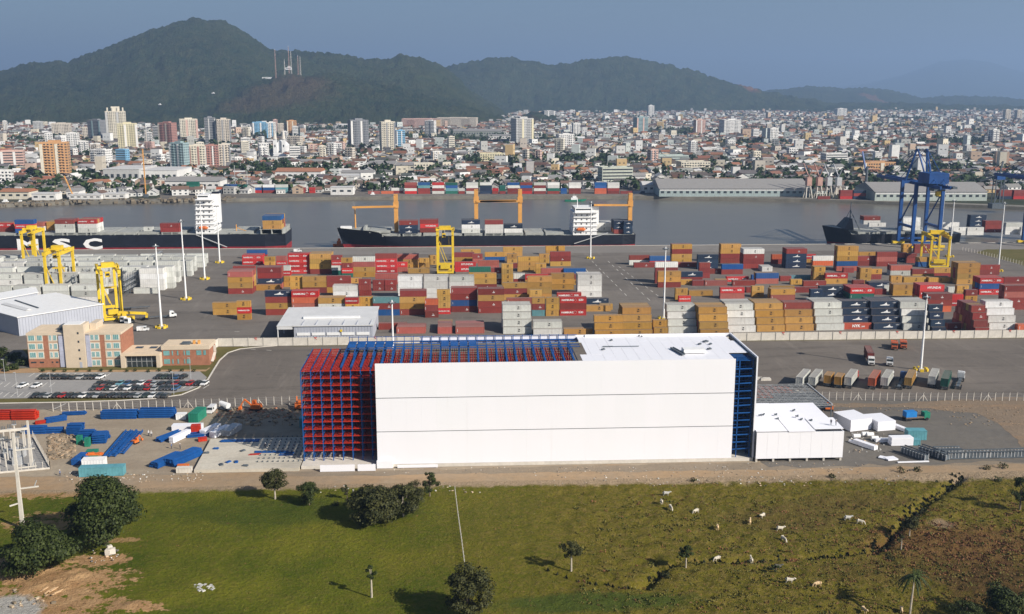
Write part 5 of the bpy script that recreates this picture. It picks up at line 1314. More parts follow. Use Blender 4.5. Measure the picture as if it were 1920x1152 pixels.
# dockside cranes on the far quay
for i, (x, c_) in enumerate(((1517,'palered'),(1537,'palered'),(1555,'steel'),(1573,'steel'))):
    p = G(x, 372); t = empty('dockside_crane', p, 0, f'{["first red","second red","first grey","second grey"][i]} portal crane on the far right quay', 'crane', 'portal cranes on the far quay')
    for sx in (-3.5, 3.5): MB().bar((sx*.9,0,0),(sx*.5,3,12),.8).bar((sx*.9,8,0),(sx*.5,5,12),.8).build('leg', M['concw'], t)
    MB().box(-2.4,1,12,2.4,7,20).build('cab', M[c_], t); MB().bar((0,4,20),(-4,10,33),.8).bar((0,4,21),(2,2,28),.7).bar((2,2,28),(-4,10,33),.25).build('jib', M[c_], t)
p = G(1622, 370); t = empty('mobile_harbour_crane', p, 0, 'dark mobile harbour crane between the far quay sheds', 'crane')
MB().box(-7,-4,.5,7,4,6).build('chassis', M['darksteel'], t); MB().tube((0,0,6),(0,0,30),1.6,1.2,8).build('tower', M['darksteel'], t); MB().bar((0,0,22),(-2,10,44),1.4).build('jib', M['craneblue'], t)
p = G(1868, 392); t = empty('dark_quay_crane', p, 0, 'dark blue quay crane on the far bank near the right edge', 'crane')
MB().box(-6,-4,.5,6,4,5).build('base', M['darksteel'], t); MB().box(-4,-3,5,-3.3,-2.3,26).box(3.3,-3,5,4,-2.3,26).box(-4,2.3,5,-3.3,3,26).box(3.3,2.3,5,4,3,26).bar((-3.6,-2.6,6),(3.6,-2.6,25),.4).build('leg', M['darksteel'], t); MB().box(-3.4,-3,26,4,3,30).build('machine_house', M['craneblue'], t); MB().bar((0,0,30),(-14,6,24),1.6).bar((0,0,31),(2,0,42),1.2).bar((2,0,42),(-14,6,25),.4).build('jib', M['darksteel'], t)
for i, (x, yb, yt) in enumerate(((274,370,280),(140,373,330),(442,360,310),(465,362,320))):
    p = G(x, yb); h = hgt_at(p, yt); t = empty('derrick', p, 0, ['tall thin mast on the left far bank','leaning dark derrick near the left bank','thin lamp mast by the left far stacks','second thin lamp mast by the left far stacks'][i], 'mast')
    MB().bar((0,0,0),(-8 if i == 1 else 0,0,h),.9 if i < 2 else .5).build('boom', M['buff'] if i < 2 else M['steel'], t); MB().box(-2,-2,0,2,2,3).build('base', M['darksteel'], t)

# houses
def house_protos():
    out = []
    for (w, d, h, r, kind) in ((11,9,3.6,2.4,0),(14,9,3.8,2.6,0),(10,10,6.4,2.2,0),(12,10,6.8,.4,1),(9,8,3.4,.4,1),(16,10,6.2,2.8,0)):
        wl = MB().box(-w/2,-d/2,0,w/2,d/2,h)
        if kind == 0: wl.add([(-w/2,-d/2,h),(-w/2,d/2,h),(-w/2,0,h+r)],[(0,1,2)]).add([(w/2,-d/2,h),(w/2,d/2,h),(w/2,0,h+r)],[(0,2,1)])
        rf = MB()
        if kind == 0: rf.add([(-w/2-.6,-d/2-.6,h-.2),(w/2+.6,-d/2-.6,h-.2),(w/2+.6,0,h+r+.1),(-w/2-.6,0,h+r+.1),(w/2+.6,d/2+.6,h-.2),(-w/2-.6,d/2+.6,h-.2)],[(0,1,2,3),(3,2,4,5)])
        else: rf.box(-w/2-.3,-d/2-.3,h,w/2+.3,d/2+.3,h+r)
        wi = MB()
        for z in ([1.0] if h < 5 else [1.0, 4.0]):
            for k in range(3): wi.box(-w/2+(k+.3)*w/3,-d/2-.05,z,-w/2+(k+.7)*w/3,-d/2+.02,z+1.4)
            wi.box(w/2-.02,-1.2,z,w/2+.05,1.2,z+1.4); wi.box(-w/2-.05,-1.2,z,-w/2+.02,1.2,z+1.4)
        out.append((wl.mesh('wall', M['house']), rf.mesh('roof', M['house']), wi.mesh('windows', M['vwin']), w, d, h, r, kind))
    return out
HP = house_protos()
WALLS = [((.76,.76,.74),'white'),((.75,.75,.74),'white'),((.74,.73,.70),'white'),((.74,.73,.70),'white'),((.72,.71,.69),'white'),((.66,.60,.48),'cream'),((.58,.52,.44),'beige'),((.55,.40,.30),'pinkish'),((.50,.54,.52),'pale green'),((.62,.45,.22),'ochre'),((.45,.44,.42),'grey')]
ROOFS = [((.22,.10,.065),'terracotta'),((.15,.085,.06),'dark tiled'),((.11,.09,.08),'brown'),((.17,.165,.16),'grey'),((.28,.275,.27),'pale grey'),((.60,.59,.58),'white'),((.13,.085,.065),'brown tiled'),((.10,.10,.10),'dark grey'),((.28,.125,.075),'orange')]
hs = []
Y = 1020.0
bank = lambda x: float(np.interp(PR((x, 1000, 0))[0], [q[0] for q in BANK], [p.y for p in BW]))
while Y < 6200:
    step = 15.5 if Y < 1500 else 17 if Y < 2200 else 20 if Y < 3200 else 27
    xl, xr = Y*math.tan(math.atan2(-1010, F/math.cos(PITCH))+YAW), Y*math.tan(math.atan2(1010, F/math.cos(PITCH))+YAW)
    x = xl + random.uniform(0, step)
    while x < xr:
        hx, hy_ = x + random.uniform(-4, 4), Y + random.uniform(-6, 6)
        x += step*random.uniform(.85, 1.5)
        pr = PR((hx, hy_, 0))
        if hy_ < bank(hx) + 42 + (25 if 640 < pr[0] < 1230 else 0): continue
        # town ends where the hills begin
        lim = np.interp(pr[0], [0, 250, 300, 900, 1000, 1180, 1700, 1920], [222, 232, 238, 226, 208, 203, 203, 207])
        if pr[1] < lim - 3 + abs(random.gauss(0, 7)): continue
        park = vnoise(np.array([hx]), np.array([hy_]), 170, 31)[0]
        if (park > .70 and hy_ > 1250) or random.random() < .14: continue
        if hy_ < 2600 and any((hx-a)**2 + (hy_-b_)**2 < r_*r_ for a, b_, r_ in TAKEN): continue
        hs.append((hx, hy_, pr))
    Y += step*(1.05 if Y < 2500 else 1.3)
hs.sort(key=lambda q: q[1])
near_h, far_h = hs[:300], hs[300:]
bands = {}
for hx, hy_, pr in near_h: bands.setdefault(int((hy_-1000)/45), []).append((hx, hy_, pr))
for bi, (bk, lst) in enumerate(sorted(bands.items())):
    lst.sort()
    for i, (hx, hy_, pr) in enumerate(lst):
        wl, rf, wi, w, d, h, r, kind = random.choice(HP)
        wc, wnm = random.choice(WALLS); rc, rn = random.choice(ROOFS) if kind == 0 else random.choice(ROOFS[3:6])
        t = empty('house', (hx, hy_, 0), R(random.choice((0,0,90,12,-14,78))), f'{wnm} house with {rn} roof, {nth(i+1)} from left in {nth(bi+1)} street from river', 'house', 'houses across the river')
        link('wall', wl, t, color=jitter(wc, .1)); link('roof', rf, t, color=jitter(rc, .2)); tag(link('windows', wi, t), kind='stuff')
fh_ = MB()
for hx, hy_, pr in far_h:
    wl, rf, wi, w, d, h, r, kind = random.choice(HP)
    k = random.uniform(.85, 1.25) * (1.15 if hy_ > 3000 else 1); w, d, h, r = w*k, d*k, h*random.uniform(.85,1.3), r*k
    if random.random() < .05: h *= random.uniform(1.8, 3.2); kind = 1
    a = R(random.choice((0,0,90,12,-14,78,30))); ca, sa = math.cos(a), math.sin(a)
    def T(x, y, z): return (hx + x*ca - y*sa, hy_ + x*sa + y*ca, z)
    wc = jitter(random.choice(WALLS)[0], .12); rc = jitter(random.choice(ROOFS if kind == 0 else ROOFS[3:6])[0], .25)
    fh_.cc = wc
    fh_.add([T(-w/2,-d/2,0),T(w/2,-d/2,0),T(w/2,d/2,0),T(-w/2,d/2,0),T(-w/2,-d/2,h),T(w/2,-d/2,h),T(w/2,d/2,h),T(-w/2,d/2,h)],[(0,1,5,4),(1,2,6,5),(2,3,7,6),(3,0,4,7)])
    if kind == 0:
        fh_.add([T(-w/2,-d/2,h),T(-w/2,d/2,h),T(-w/2,0,h+r)],[(0,1,2)]); fh_.add([T(w/2,-d/2,h),T(w/2,d/2,h),T(w/2,0,h+r)],[(0,1,2)])
        fh_.cc = rc; fh_.add([T(-w/2-.6,-d/2-.6,h-.2),T(w/2+.6,-d/2-.6,h-.2),T(w/2+.6,0,h+r+.1),T(-w/2-.6,0,h+r+.1),T(w/2+.6,d/2+.6,h-.2),T(-w/2-.6,d/2+.6,h-.2)],[(0,1,2,3),(3,2,4,5)])
    else:
        fh_.cc = rc; fh_.add([T(-w/2,-d/2,h+.02),T(w/2,-d/2,h+.02),T(w/2,d/2,h+.02),T(-w/2,d/2,h+.02)],[(0,1,2,3)])
    fh_.cc = (.05,.055,.06)
    for z in ([h*.35] if h < 5.5 else [h*.2, h*.62]):
        if hy_ < 3200:
            for q in (.2, .62): fh_.add([T(-w/2+q*w,-d/2-.06,z),T(-w/2+(q+.18)*w,-d/2-.06,z),T(-w/2+(q+.18)*w,-d/2-.06,z+1.3),T(-w/2+q*w,-d/2-.06,z+1.3)],[(0,1,2,3)])
tag(fh_.build('distant_houses', M['vcol']), 'mass of small distant houses filling the town towards the hills', 'houses', kind='stuff')
# town trees
def leaf_ball(mb, c, rx, rz_, n, s):
    for i in range(n):
        v = Vector((random.gauss(0,1), random.gauss(0,1), random.gauss(0,1))).normalized() * (random.random()**.35)
        p = Vector((c[0]+v.x*rx, c[1]+v.y*rx, c[2]+v.z*rz_))
        nrm = (v + Vector((random.uniform(-.6,.6), random.uniform(-.6,.6), random.uniform(-.2,.8)))).normalized()
        t1 = nrm.orthogonal().normalized(); t2 = nrm.cross(t1); q = s*random.uniform(.6,1.3)
        mb.add([p-t1*q-t2*q*.6, p+t1*q-t2*q*.6, p+t1*q*.7+t2*q*.7, p-t1*q*.7+t2*q*.7], [(0,1,2,3)])
ft = MB()
nt_ = 0
while nt_ < 7500:
    Yt = 1030 + (random.random()**1.5)*4600
    az = math.atan2(random.uniform(-1000, 1000), F/math.cos(PITCH)) + YAW; xt = Yt*math.tan(az)
    if Yt < bank(xt) + 50: continue
    pr = PR((xt, Yt, 0))
    if pr[1] < np.interp(pr[0], [0, 250, 900, 1000, 1180, 1920], [222, 230, 224, 206, 201, 203]): continue
    park = vnoise(np.array([xt]), np.array([Yt]), 170, 31)[0]
    if park < .6 and random.random() < .45: continue
    if any((xt-a)**2 + (Yt-b_)**2 < (r_*.8)**2 for a, b_, r_ in TAKEN): continue
    h = random.uniform(5, 11) * (1.2 if park > .7 else 1); leaf_ball(ft, (xt, Yt, h*.6), h*.55, h*.45, 16 if Yt < 2200 else 9, h*.22); nt_ += 1
tag(ft.build('town_tree_canopy', M['leafcity']), 'dark green trees scattered between the town houses', 'trees', kind='stuff')
def small_tree(p, h, name, label, group=None, leaf='leafcity', trunk='bark', n=110):
    t = empty(name, p, 0, label, 'tree', group)
    MB().tube((0,0,0),(0,0,h*.6),h*.03+.1,h*.015+.05,6).build('trunk', M[trunk], t)
    cr = MB()
    for k in range(6):
        a = random.uniform(0,6.28); r_ = random.uniform(0,h*.26); leaf_ball(cr, (r_*math.cos(a), r_*math.sin(a), h*random.uniform(.5,.85)), h*.24, h*.2, n//6, h*.075)
    cr.build('crown', M[leaf], t); return t
protoT = None
for i, (x, y, hh) in enumerate(sorted(((445,322,14),(455,325,13),(466,320,15),(478,322,14),(492,324,14),(505,326,13),(518,320,15),(530,318,13),(470,330,12),(486,331,12),(1230,335,14),(1362,326,13),(1375,328,15),(1390,330,13),(1405,328,14),(1462,330,13),(1475,331,12),(1488,330,14),(1355,312,16),(1340,318,14),(1385,316,13),
                        (648,362,9),(570,350,12),(1130,322,13),(1140,325,14),(890,322,13),(905,325,12),(960,318,13),(985,322,14),(290,348,12),(150,338,12),(165,335,12),(60,330,12)))):
    small_tree(G(x, y), hh, 'town_tree', f'dark green town tree, {nth(i+1)} from left along the far bank', 'trees near the far bank')
print('houses', len(hs))
# ================================================================== office building
of = empty('office_building', (0,0,0), 0, 'four storey brick and beige office with stair tower and low entrance wing', 'building')
OY = 374.0; FH = 3.25; OH = 13.2
def ox(u): return G(u/4.364, 689).x          # facade survey at the pavement
back = G(77, 609, OH).y
x0, x1 = ox(248), ox(1000)
MB().box(x0, OY, 0, x1, back, OH-.9).build('brick_wall', M['brick'], of)
MB().box(x0-.15, OY-.15, OH-.88, x1+.15, back+.15, OH).build('cornice', M['beige'], of)
MB().box(x0+.3, OY+.3, OH-.3, x1-.3, back-.3, OH+.05).build('roof', M['beigeroof'], of)
for (ua, ub) in ((256, 372), (422, 492), (750, 825), (872, 990)):      # beige window bays
    for f in range(1 if ua < 500 else 0, 4):
        MB().box(ox(ua)-.2, OY-.07, f*FH+.1, ox(ub)+.2, OY-.004, f*FH+3.1).build('bay_panel', M['beige'], of)
for (ua, ub) in ((260,312),(330,372),(425,447),(458,488),(755,785),(790,822),(880,918),(935,985)):
    for f in range(4):
        if f == 0 and ua < 500:
            wd = MB().box(ox(ua)+.2, OY-.06, 1.7, ox(ub)-.2, OY-.005, 2.3).build('window', M['vwin'], of); continue
        wd = MB().box(ox(ua), OY-.10, f*FH+.6, ox(ub), OY-.071, f*FH+2.65).build('window', M['white'], of)
        n_ = 3; wv = (ox(ub)-ox(ua)-.2)/n_
        for k in range(n_): MB().box(ox(ua)+.1+k*wv+.05, OY-.14, f*FH+.7, ox(ua)+.1+(k+1)*wv-.05, OY-.101, f*FH+2.55).build('pane', M['tealglass'], wd)
MB().box(ox(552), OY-1.0, 0, ox(715), OY+5, 16.4).build('stair_tower', M['beige'], of)
MB().box(ox(560), OY-.8, 16.41, ox(690), OY+4.6, 16.6).build('tower_cap', M['white'], of)
for f in range(4): MB().box(ox(660), OY-1.06, f*FH+3.1, ox(674), OY-1.005, f*FH+3.9).build('tower_window', M['vwin'], of)
MB().box(ox(662), OY-1.06, .05, ox(682), OY-1.005, 2.2).build('service_door', M['greyclad'], of)
for ua, ub in ((502,548),(718,752)):
    MB().box(ox(ua), OY-.4, .2, ox(ub), OY-.13, OH-1).build('glazed_strip', pm('lilac_glass', (.42,.44,.55), .2, 0, .2, .4, spec=.5), of)
    for f in range(4): MB().box(ox(ua), OY-.46, f*FH+2.9, ox(ub), OY-.401, f*FH+3.05).build('glazing_bar', M['greyclad'], of)
MB().box(ox(715)+.1, OY+5.1, OH+.05, ox(770), back-2, 15.6).build('roof_plant_room', M['beige'], of)
MB().box(ox(480), OY+4, OH+.05, ox(552)-.1, OY+8, 15.0).build('roof_plant', M['darksteel'], of)
ex0, ex1 = x1+.05, ox(1318)
MB().box(ex0, OY+1, 0, ex1, back-3, 5.0).build('entrance_hall', M['brick'], of)
MB().box(ex0+.05, OY-2.5, 4.6, ex1-.05, back-2.5, 5.3).build('entrance_roof', M['beigeroof'], of)
MB().box(ex0+.05, OY-2.5, 0, ex0+1.6, OY+.9, 4.59).box(ex1-1.4, OY-2.5, 0, ex1-.05, OY+.9, 4.59).build('entrance_pier', M['beige'], of)
MB().box(ex0+1.65, OY-1.2, .1, ex1-1.45, OY-1.0, 4.2).build('entrance_glazing', M['glass'], of)
eb = MB()
for k in range(7): x = ex0+1.8+k*(ex1-ex0-3.4)/6; eb.box(x-.06, OY-1.28, .1, x+.06, OY-1.21, 4.2)
eb.box(ex0+1.7, OY-1.28, 2.2, ex1-1.5, OY-1.21, 2.32).build('glazing_bars', M['steel'], of)
for u in (1115, 1230): q = G(u/4.364, 570+360/4.364, 5.3); MB().box(q.x, q.y-1, 5.35, q.x+2.6, q.y+1, 5.6).build('skylight', M['vwin'], of)
wx0, wx1 = ex1+.05, ox(1700)
MB().box(wx0, OY+.4, 0, wx1, back-4, 7.0).build('wing_wall', M['brick'], of)
MB().box(wx0-.2, OY+.2, 6.1, wx1+.2, back-3.8, 7.6).build('wing_parapet', M['beige'], of)
MB().box(wx0+.2, OY+.6, 7.61, wx1-.2, back-4.2, 7.7).build('wing_roof', M['beigeroof'], of)
for f, us in ((0, ((1330,1380),(1398,1408),(1440,1452),(1495,1503),(1515,1545))), (1, ((1330,1380),(1398,1408),(1440,1452),(1495,1503),(1515,1545),(1598,1638),(1655,1675)))):
    for ua, ub in us: MB().box(ox(ua), OY+.3, f*FH+.7, ox(ub), OY+.395, f*FH+2.5).build('wing_window', M['tealglass'], of)
q = G(1525/4.364, 570+330/4.364, 7.7); MB().box(q.x-1.5, q.y-1, 7.72, q.x+1.5, q.y+1, 8.6).build('roof_unit', M['darksteel'], of)
for k in range(2): MB().box(q.x+2.4+k*1.8, q.y, 7.72, q.x+3.2+k*1.8, q.y+1.2, 9.0).build('roof_vent', M['buff'], of)
fs = MB()
for k in range(2): fs.bar((wx1+.6, OY+2+k*5, 1+k*2.6), (wx1+.6, OY+7-k*0, 3.4+k*2.6), 1.0, .2)
fs.build('fire_stair', M['concw'], of)
# ------------------------------------------------------------------ parked cars
def car_meshes():
    bd = MB()
    prof = [(-2.1,.35),(2.05,.35),(2.15,.55),(2.1,.78),(1.15,.92),(-1.55,.95),(-2.12,.9),(-2.18,.6)]       # y,z side outline
    n_ = len(prof); hw = .84
    pts = [(-hw,y,z) for y,z in prof] + [(hw,y,z) for y,z in prof]
    bd.add(pts, [tuple(range(n_)), tuple(range(2*n_-1,n_-1,-1))] + [(i,i+n_,(i+1)%n_+n_,(i+1)%n_) for i in range(n_)])
    roof = [(-.66,-1.35,1.42),(.66,-1.35,1.42),(.64,.25,1.44),(-.64,.25,1.44)]
    bd.add(roof + [(x,y,z+.04) for x,y,z in roof], [(4,5,6,7),(0,1,5,4),(1,2,6,5),(2,3,7,6),(3,0,4,7)])
    gl = MB()
    lo = [(-.78,-1.75,.945),(.78,-1.75,.945),(.78,1.0,.93),(-.78,1.0,.93)]; hi = [(-.66,-1.35,1.42),(.66,-1.35,1.42),(.64,.25,1.44),(-.64,.25,1.44)]
    gl.add(lo+hi, [(0,1,5,4),(1,2,6,5),(2,3,7,6),(3,0,4,7)])
    wh_ = MB().tube((-.1,0,0),(.1,0,0),.31,.31,10)
    li = MB().box(-.72,2.12,.58,-.45,2.17,.72).box(.45,2.12,.58,.72,2.17,.72)
    return bd.mesh('body', M['carpaint']), gl.mesh('cabin_glass', M['glass']), wh_.mesh('wheel', M['black']), li.mesh('headlights', M['steel'])
CB, CG, CW, CL = car_meshes()
PAL = {'k':((.02,.02,.022),'black'),'d':((.06,.065,.07),'dark grey'),'s':((.42,.43,.44),'silver'),'w':((.78,.78,.78),'white'),'r':((.38,.02,.02),'red'),'b':((.03,.10,.22),'blue'),'n':((.03,.05,.04),'dark green'),'t':((.15,.35,.42),'teal')}
def car(p, rz, code, label, group='cars parked outside the office'):
    c = PAL[code]; t = empty('parked_car', p, rz, label.format(c=c[1]), 'car', group)
    link('body', CB, t, color=c[0]); link('cabin_glass', CG, t); link('headlights', CL, t)
    for x in (-.78, .78):
        for y in (-1.3, 1.35): link('wheel', CW, t, (x, y, .31))
def car_row(v, u0, step, codes, where, rz=R(180)):
    for i, ch in enumerate(codes):
        if ch == '.': continue
        p = G((u0+i*step)/4.364, 570 + v/4.364); p.z = .06
        car(p, R(0 if random.random() < .3 else 180) + R(random.uniform(-4,4) - 14), ch, f'{{c}} car, {nth(i+1)} from left in the {where}')
car_row(612, 345, 53, 'kdkkkdsdkw', 'row below the office lawn, left group')
car_row(610, 1300, 50, 'knkbk', 'row below the office lawn, right group')
car_row(664, 812, 57.5, 'kdktbdwrskkrkrkw'.replace('.',''), 'upper middle row of the car park')
car_row(702, 775, 55.5, 'drnwdwkdrsddb', 'lower middle row of the car park')
car_row(764, 290, 56.5, 'kdskrkdw' 'dskkdkdsnwdd', 'front row by the kerb')
car_row(682, 185, 113, 'ww', 'pair standing apart at left')
# street lamps of the car park
for i, (x, y) in enumerate(((33,742),(97,742),(326,740),(358,712),(10,715))):
    p = G(x, y); t = empty('street_lamp', p, 0, f'thin car park lamp post, {nth(i+1)} of the car park', 'lamp post', 'car park lamps')
    MB().tube((0,0,0),(0,0,8),.09,.05,6).build('post', M['steel'], t); MB().box(-.7,-.12,7.95,.1,.12,8.1).build('lamp_head', M['steel'], t)
for i in range(14):
    p = G(80+i*22+random.uniform(-5,5), 697.5 + random.uniform(-1,1)); t = empty('shrub', p, 0, f'small dark shrub, {nth(i+1)} from left along the office lawn', 'shrub', 'shrubs along the office lawn')
    c_ = MB(); leaf_ball(c_, (0,0,.6), .8, .6, 40, .2); c_.build('foliage', M['leaf'], t); MB().tube((0,0,0),(0,0,.6),.06,.04,5).build('stem', M['bark'], t)
for i,(u,v) in enumerate(((10,530),(60,560),(120,590),(30,620))):
    pass
# ------------------------------------------------------------------ trucks in the lot
def wheel_mesh(r, w): return MB().tube((-w/2,0,0),(w/2,0,0),r,r,12).mesh('wheel', M['black'])
TWh = wheel_mesh(.52, .32)
def truck(p, rz, cabcol, label, load=None, size=40, trailer=True, cab=True, clabel=None):
    t = empty('truck', p, rz, label, 'truck', 'trucks parked in the asphalt lot')
    L = 12.2 if size == 40 else 6.4
    if trailer:
        MB().box(-.5,0,.95,.5,L,1.2).box(-1.2,0,1.2,1.2,.25,1.32).box(-1.2,L-.25,1.2,1.2,L,1.32).box(-1.2,L*.3,1.2,1.2,L*.3+.2,1.32).box(-1.2,L*.65,1.2,1.2,L*.65+.2,1.32).build('trailer_bed', M['darksteel'], t)
        MB().box(-1.15,-.1,.55,1.15,-.02,.75).build('rear_bumper', M['darksteel'], t)
        for y in (.9, 2.1, 3.3):
            for x in (-1.0, 1.0): link('wheel', TWh, t, (x, y, .53))
    if cab:
        y0 = L - .6 if trailer else 0
        MB().box(-.5,y0-.9,.7,.5,y0+4.2,.98).build('chassis', M['darksteel'], t)
        c = MB().box(-1.2,y0+1.2,.75,1.2,y0+3.3,2.9).box(-1.15,y0+3.3,.75,1.15,y0+4.3,1.75).box(-1.1,y0+1.4,2.9,1.1,y0+2.8,3.25).build('cab', M['carpaint'], t, color=cabcol)
        MB().box(-1.05,y0+3.3,1.85,1.05,y0+3.34,2.7).box(-1.23,y0+2.1,1.85,-1.2,y0+3.1,2.6).box(1.2,y0+2.1,1.85,1.23,y0+3.1,2.6).build('cab_window', M['glass'], c)
        MB().box(-.8,y0+4.3,.9,.8,y0+4.34,1.4).build('grille', M['black'], c)
        for y in ((0.2, 1.1, 3.5) if trailer else (.2, 3.5)):
            for x in (-1.0, 1.0): link('wheel', TWh, t, (x, y0+y, .53))
    if load:
        col, cn = CC[load] if isinstance(load, str) else load
        Lc = 12.19 if size == 40 else 6.06
        d = Vector((-math.sin(rz), math.cos(rz), 0)) * (Lc/2 + .05)
        o = link('shipping_container', CM[size], None, Vector(p) + d + Vector((0,0,1.33)), rz + R(90), jitter(col, .08)); tag(o, clabel, 'container', 'containers on parked trailers')
        return o
TR = R(-31)
def lotp(u, v): q = G(1380+u/3.556, 620+v/3.556); q.z = .06; return q
WHc, RDc, BLc = (.76,.76,.75), (.5,.06,.04), (.04,.08,.2)
for u, v, ld, sz, cb, lb in ((418,390,'g',40,None,'leftmost pale grey container trailer of the truck row'), (502,390,'g',40,None,'second pale grey container trailer of the truck row'), (605,378,'t',20,None,'trailer with the left tan short container'),
        (675,388,'t',20,None,'trailer with the right tan short container'), (742,390,'g',40,RDc,'red cabbed truck with light grey container'), (900,396,'o',40,None,'trailer with the orange red container'),
        (985,393,'g',40,WHc,'white cabbed truck with grey green container'), (1080,398,None,40,BLc,'empty trailer with dark blue cab in the truck row'), (1143,393,'t',40,WHc,'truck with the long tan container'),
        (1300,385,'g',40,None,'trailer with the dull mauve grey container'), (1385,400,'k',40,None,'trailer with the green container at the right end of the row'), (1475,396,None,40,WHc,'empty trailer with white cab at the right end of the row')):
    truck(lotp(u, v), TR, cb or WHc, lb, ld, sz, True, cb is not None, (CC[ld][1] if ld else '') + ' container on the ' + lb)
truck(lotp(862,205), R(165), WHc, 'white cabbed truck driving towards the row with a red container', 'm', 40, True, True, 'maroon container on the white truck driving in the lot') if False else None
pq = lotp(872, 190); truck(pq + Vector((1.8,4.5,0)), R(164), WHc, 'white truck pulling a maroon container across the lot', 'm', 40, True, True, 'maroon container on the white truck crossing the lot')
truck(lotp(1020,225), R(160), WHc, 'white tractor unit without trailer in the lot', None, 40, False, True)
for i, (u, v) in enumerate(((1055,118),(1115,112))):
    p = lotp(u, v); truck(p, R(158), (.55,.14,.06), ['left','right'][i] + ' orange tipper truck near the concrete wall', None, 20, False, True)
    t = empty('tipper_body', p, R(158), ['left','right'][i] + ' orange tipper skip on its truck near the wall', 'skip')
    MB().box(-1.2,-4.6,1.1,1.2,.4,1.2).box(-1.2,-4.6,1.2,-1.1,.4,2.2).box(1.1,-4.6,1.2,1.2,.4,2.2).box(-1.1,-4.6,1.2,1.1,-4.5,2.2).box(-1.1,.3,1.2,1.1,.4,2.2).build('skip', M['orange'], t)
    MB().box(-.5,-4.4,.7,.5,.3,1.08).build('frame', M['darksteel'], t)
# vehicles in the container yard
def pick(p, rz, label, col=(.78,.78,.78)):
    t = empty('van', p, rz, label, 'van')
    MB().box(-.95,-2.4,.4,.95,1.6,2.1).box(-.9,1.6,.4,.9,2.6,1.2).build('body', M['carpaint'], t, color=col); MB().box(-.8,1.6,1.25,.8,1.66,2.0).box(.95,.4,1.3,.97,1.4,1.9).box(-.97,.4,1.3,-.95,1.4,1.9).build('window', M['glass'], t)
    for x in (-.85,.85):
        for y in (-1.5,1.7): link('wheel', CW, t, (x,y,.36))
pick(G(268,621), R(-80), 'white van beside the left floodlight mast'); pick(G(558,473), R(-85), 'small white van near the quay edge behind red stacks')
pick(G(1588,470), R(-85), 'white van near the quay at the right') if False else None
yt = [(262,601,R(-68),'yard tractor with red trailer beside the yellow reach stacker'),(1060,587,R(90),'white yard truck below the bright red stack'),(230,582,R(-75),'red empty trailer behind the standing gantry crane')]
for x, y, a, lb in yt: truck(G(x, y), a, WHc, lb, None, 40, True, 'yard truck' in lb or 'tractor' in lb)
rs = empty('reach_stacker', G(240,603), R(-75), 'yellow reach stacker with lowered boom beside the gantry crane', 'reach stacker')
MB().box(-1.6,-4,1,1.6,3,2.4).build('chassis', M['yellow'], rs); MB().box(-.9,-2.2,2.4,.9,-.4,4.2).build('cab', M['yellow'], rs); MB().box(-.8,-.4,3.0,.8,-.36,4.0).build('cab_window', M['glass'], rs); MB().bar((0,-3.5,4.4),(0,8,3.2),1.0,1.1).build('boom', M['yellow'], rs); MB().box(-3,7.6,1.8,3,8.6,2.6).build('spreader', M['yellow'], rs)
for x in (-1.3,1.3):
    for y in (-3,2): MB().tube((x-.3,y,.8),(x+.3,y,.8),.8,.8,12).build('wheel', M['black'], rs)
for i, (x, y) in enumerate(((232,606),(240,609))):
    t = empty('terminal_tractor', G(x, y), R(160), ['left','right'][i] + ' white terminal tractor cab behind the office roof', 'tractor')
    MB().box(-1.1,-.8,.8,1.1,1.0,3.0).build('cab', M['white'], t); MB().box(-.9,1.0,1.7,.9,1.04,2.7).build('window', M['glass'], t); MB().box(-.5,-4,.6,.5,1,.8).build('chassis', M['darksteel'], t)
    for q in (-.9,.9):
        for y_ in (-3,.3): link('wheel', TWh, t, (q,y_,.53))
# ------------------------------------------------------------------ site fences
def fence(pts, n, label, h=2.7, brace=9, mat='concw'):
    t = empty('post_fence', (0,0,0), 0, label, 'fence')
    me = MB().box(-.09,-.09,0,.09,.09,h).bar((0,0,h-.05),(0,-.35,h+.35),.12).mesh('post', M[mat])
    br_ = MB().bar((0,.1,h*.8),(1.5,.1,0),.14).bar((0,.1,h*.8),(-1.5,.1,0),.14).mesh('brace', M[mat])
    P = [G(*q) for q in pts]
    seg = [(P[i+1]-P[i]).length for i in range(len(P)-1)]; tot = sum(seg); pos = []
    for k in range(n+1):
        d = tot*k/n; i = 0
        while i < len(seg)-1 and d > seg[i]: d -= seg[i]; i += 1
        q = P[i].lerp(P[i+1], min(1, d/seg[i])); pos.append(q); link('post', me, t, (q.x,q.y,.02))
        if brace and k % brace == brace-1: link('brace', br_, t, (q.x,q.y,.02))
    w = MB()
    for a, b_ in zip(pos[:-1], pos[1:]):
        for z in np.arange(.4, h, .55): w.bar((a.x,a.y,z),(b_.x,b_.y,z),.025)
    tag(w.build('wires', M['steel'], t), kind='stuff')
fence([(100,772),(330,766),(572,758)], 32, 'concrete post fence between the road and the construction site')
fence([(1500,750),(1700,752),(2000,752)], 37, 'concrete post fence behind the parked trucks')
fence([(1805,470),(1850,480),(1920,499),(1990,518)], 34, 'concrete post fence along the green strip at the right', 2.2, 0)
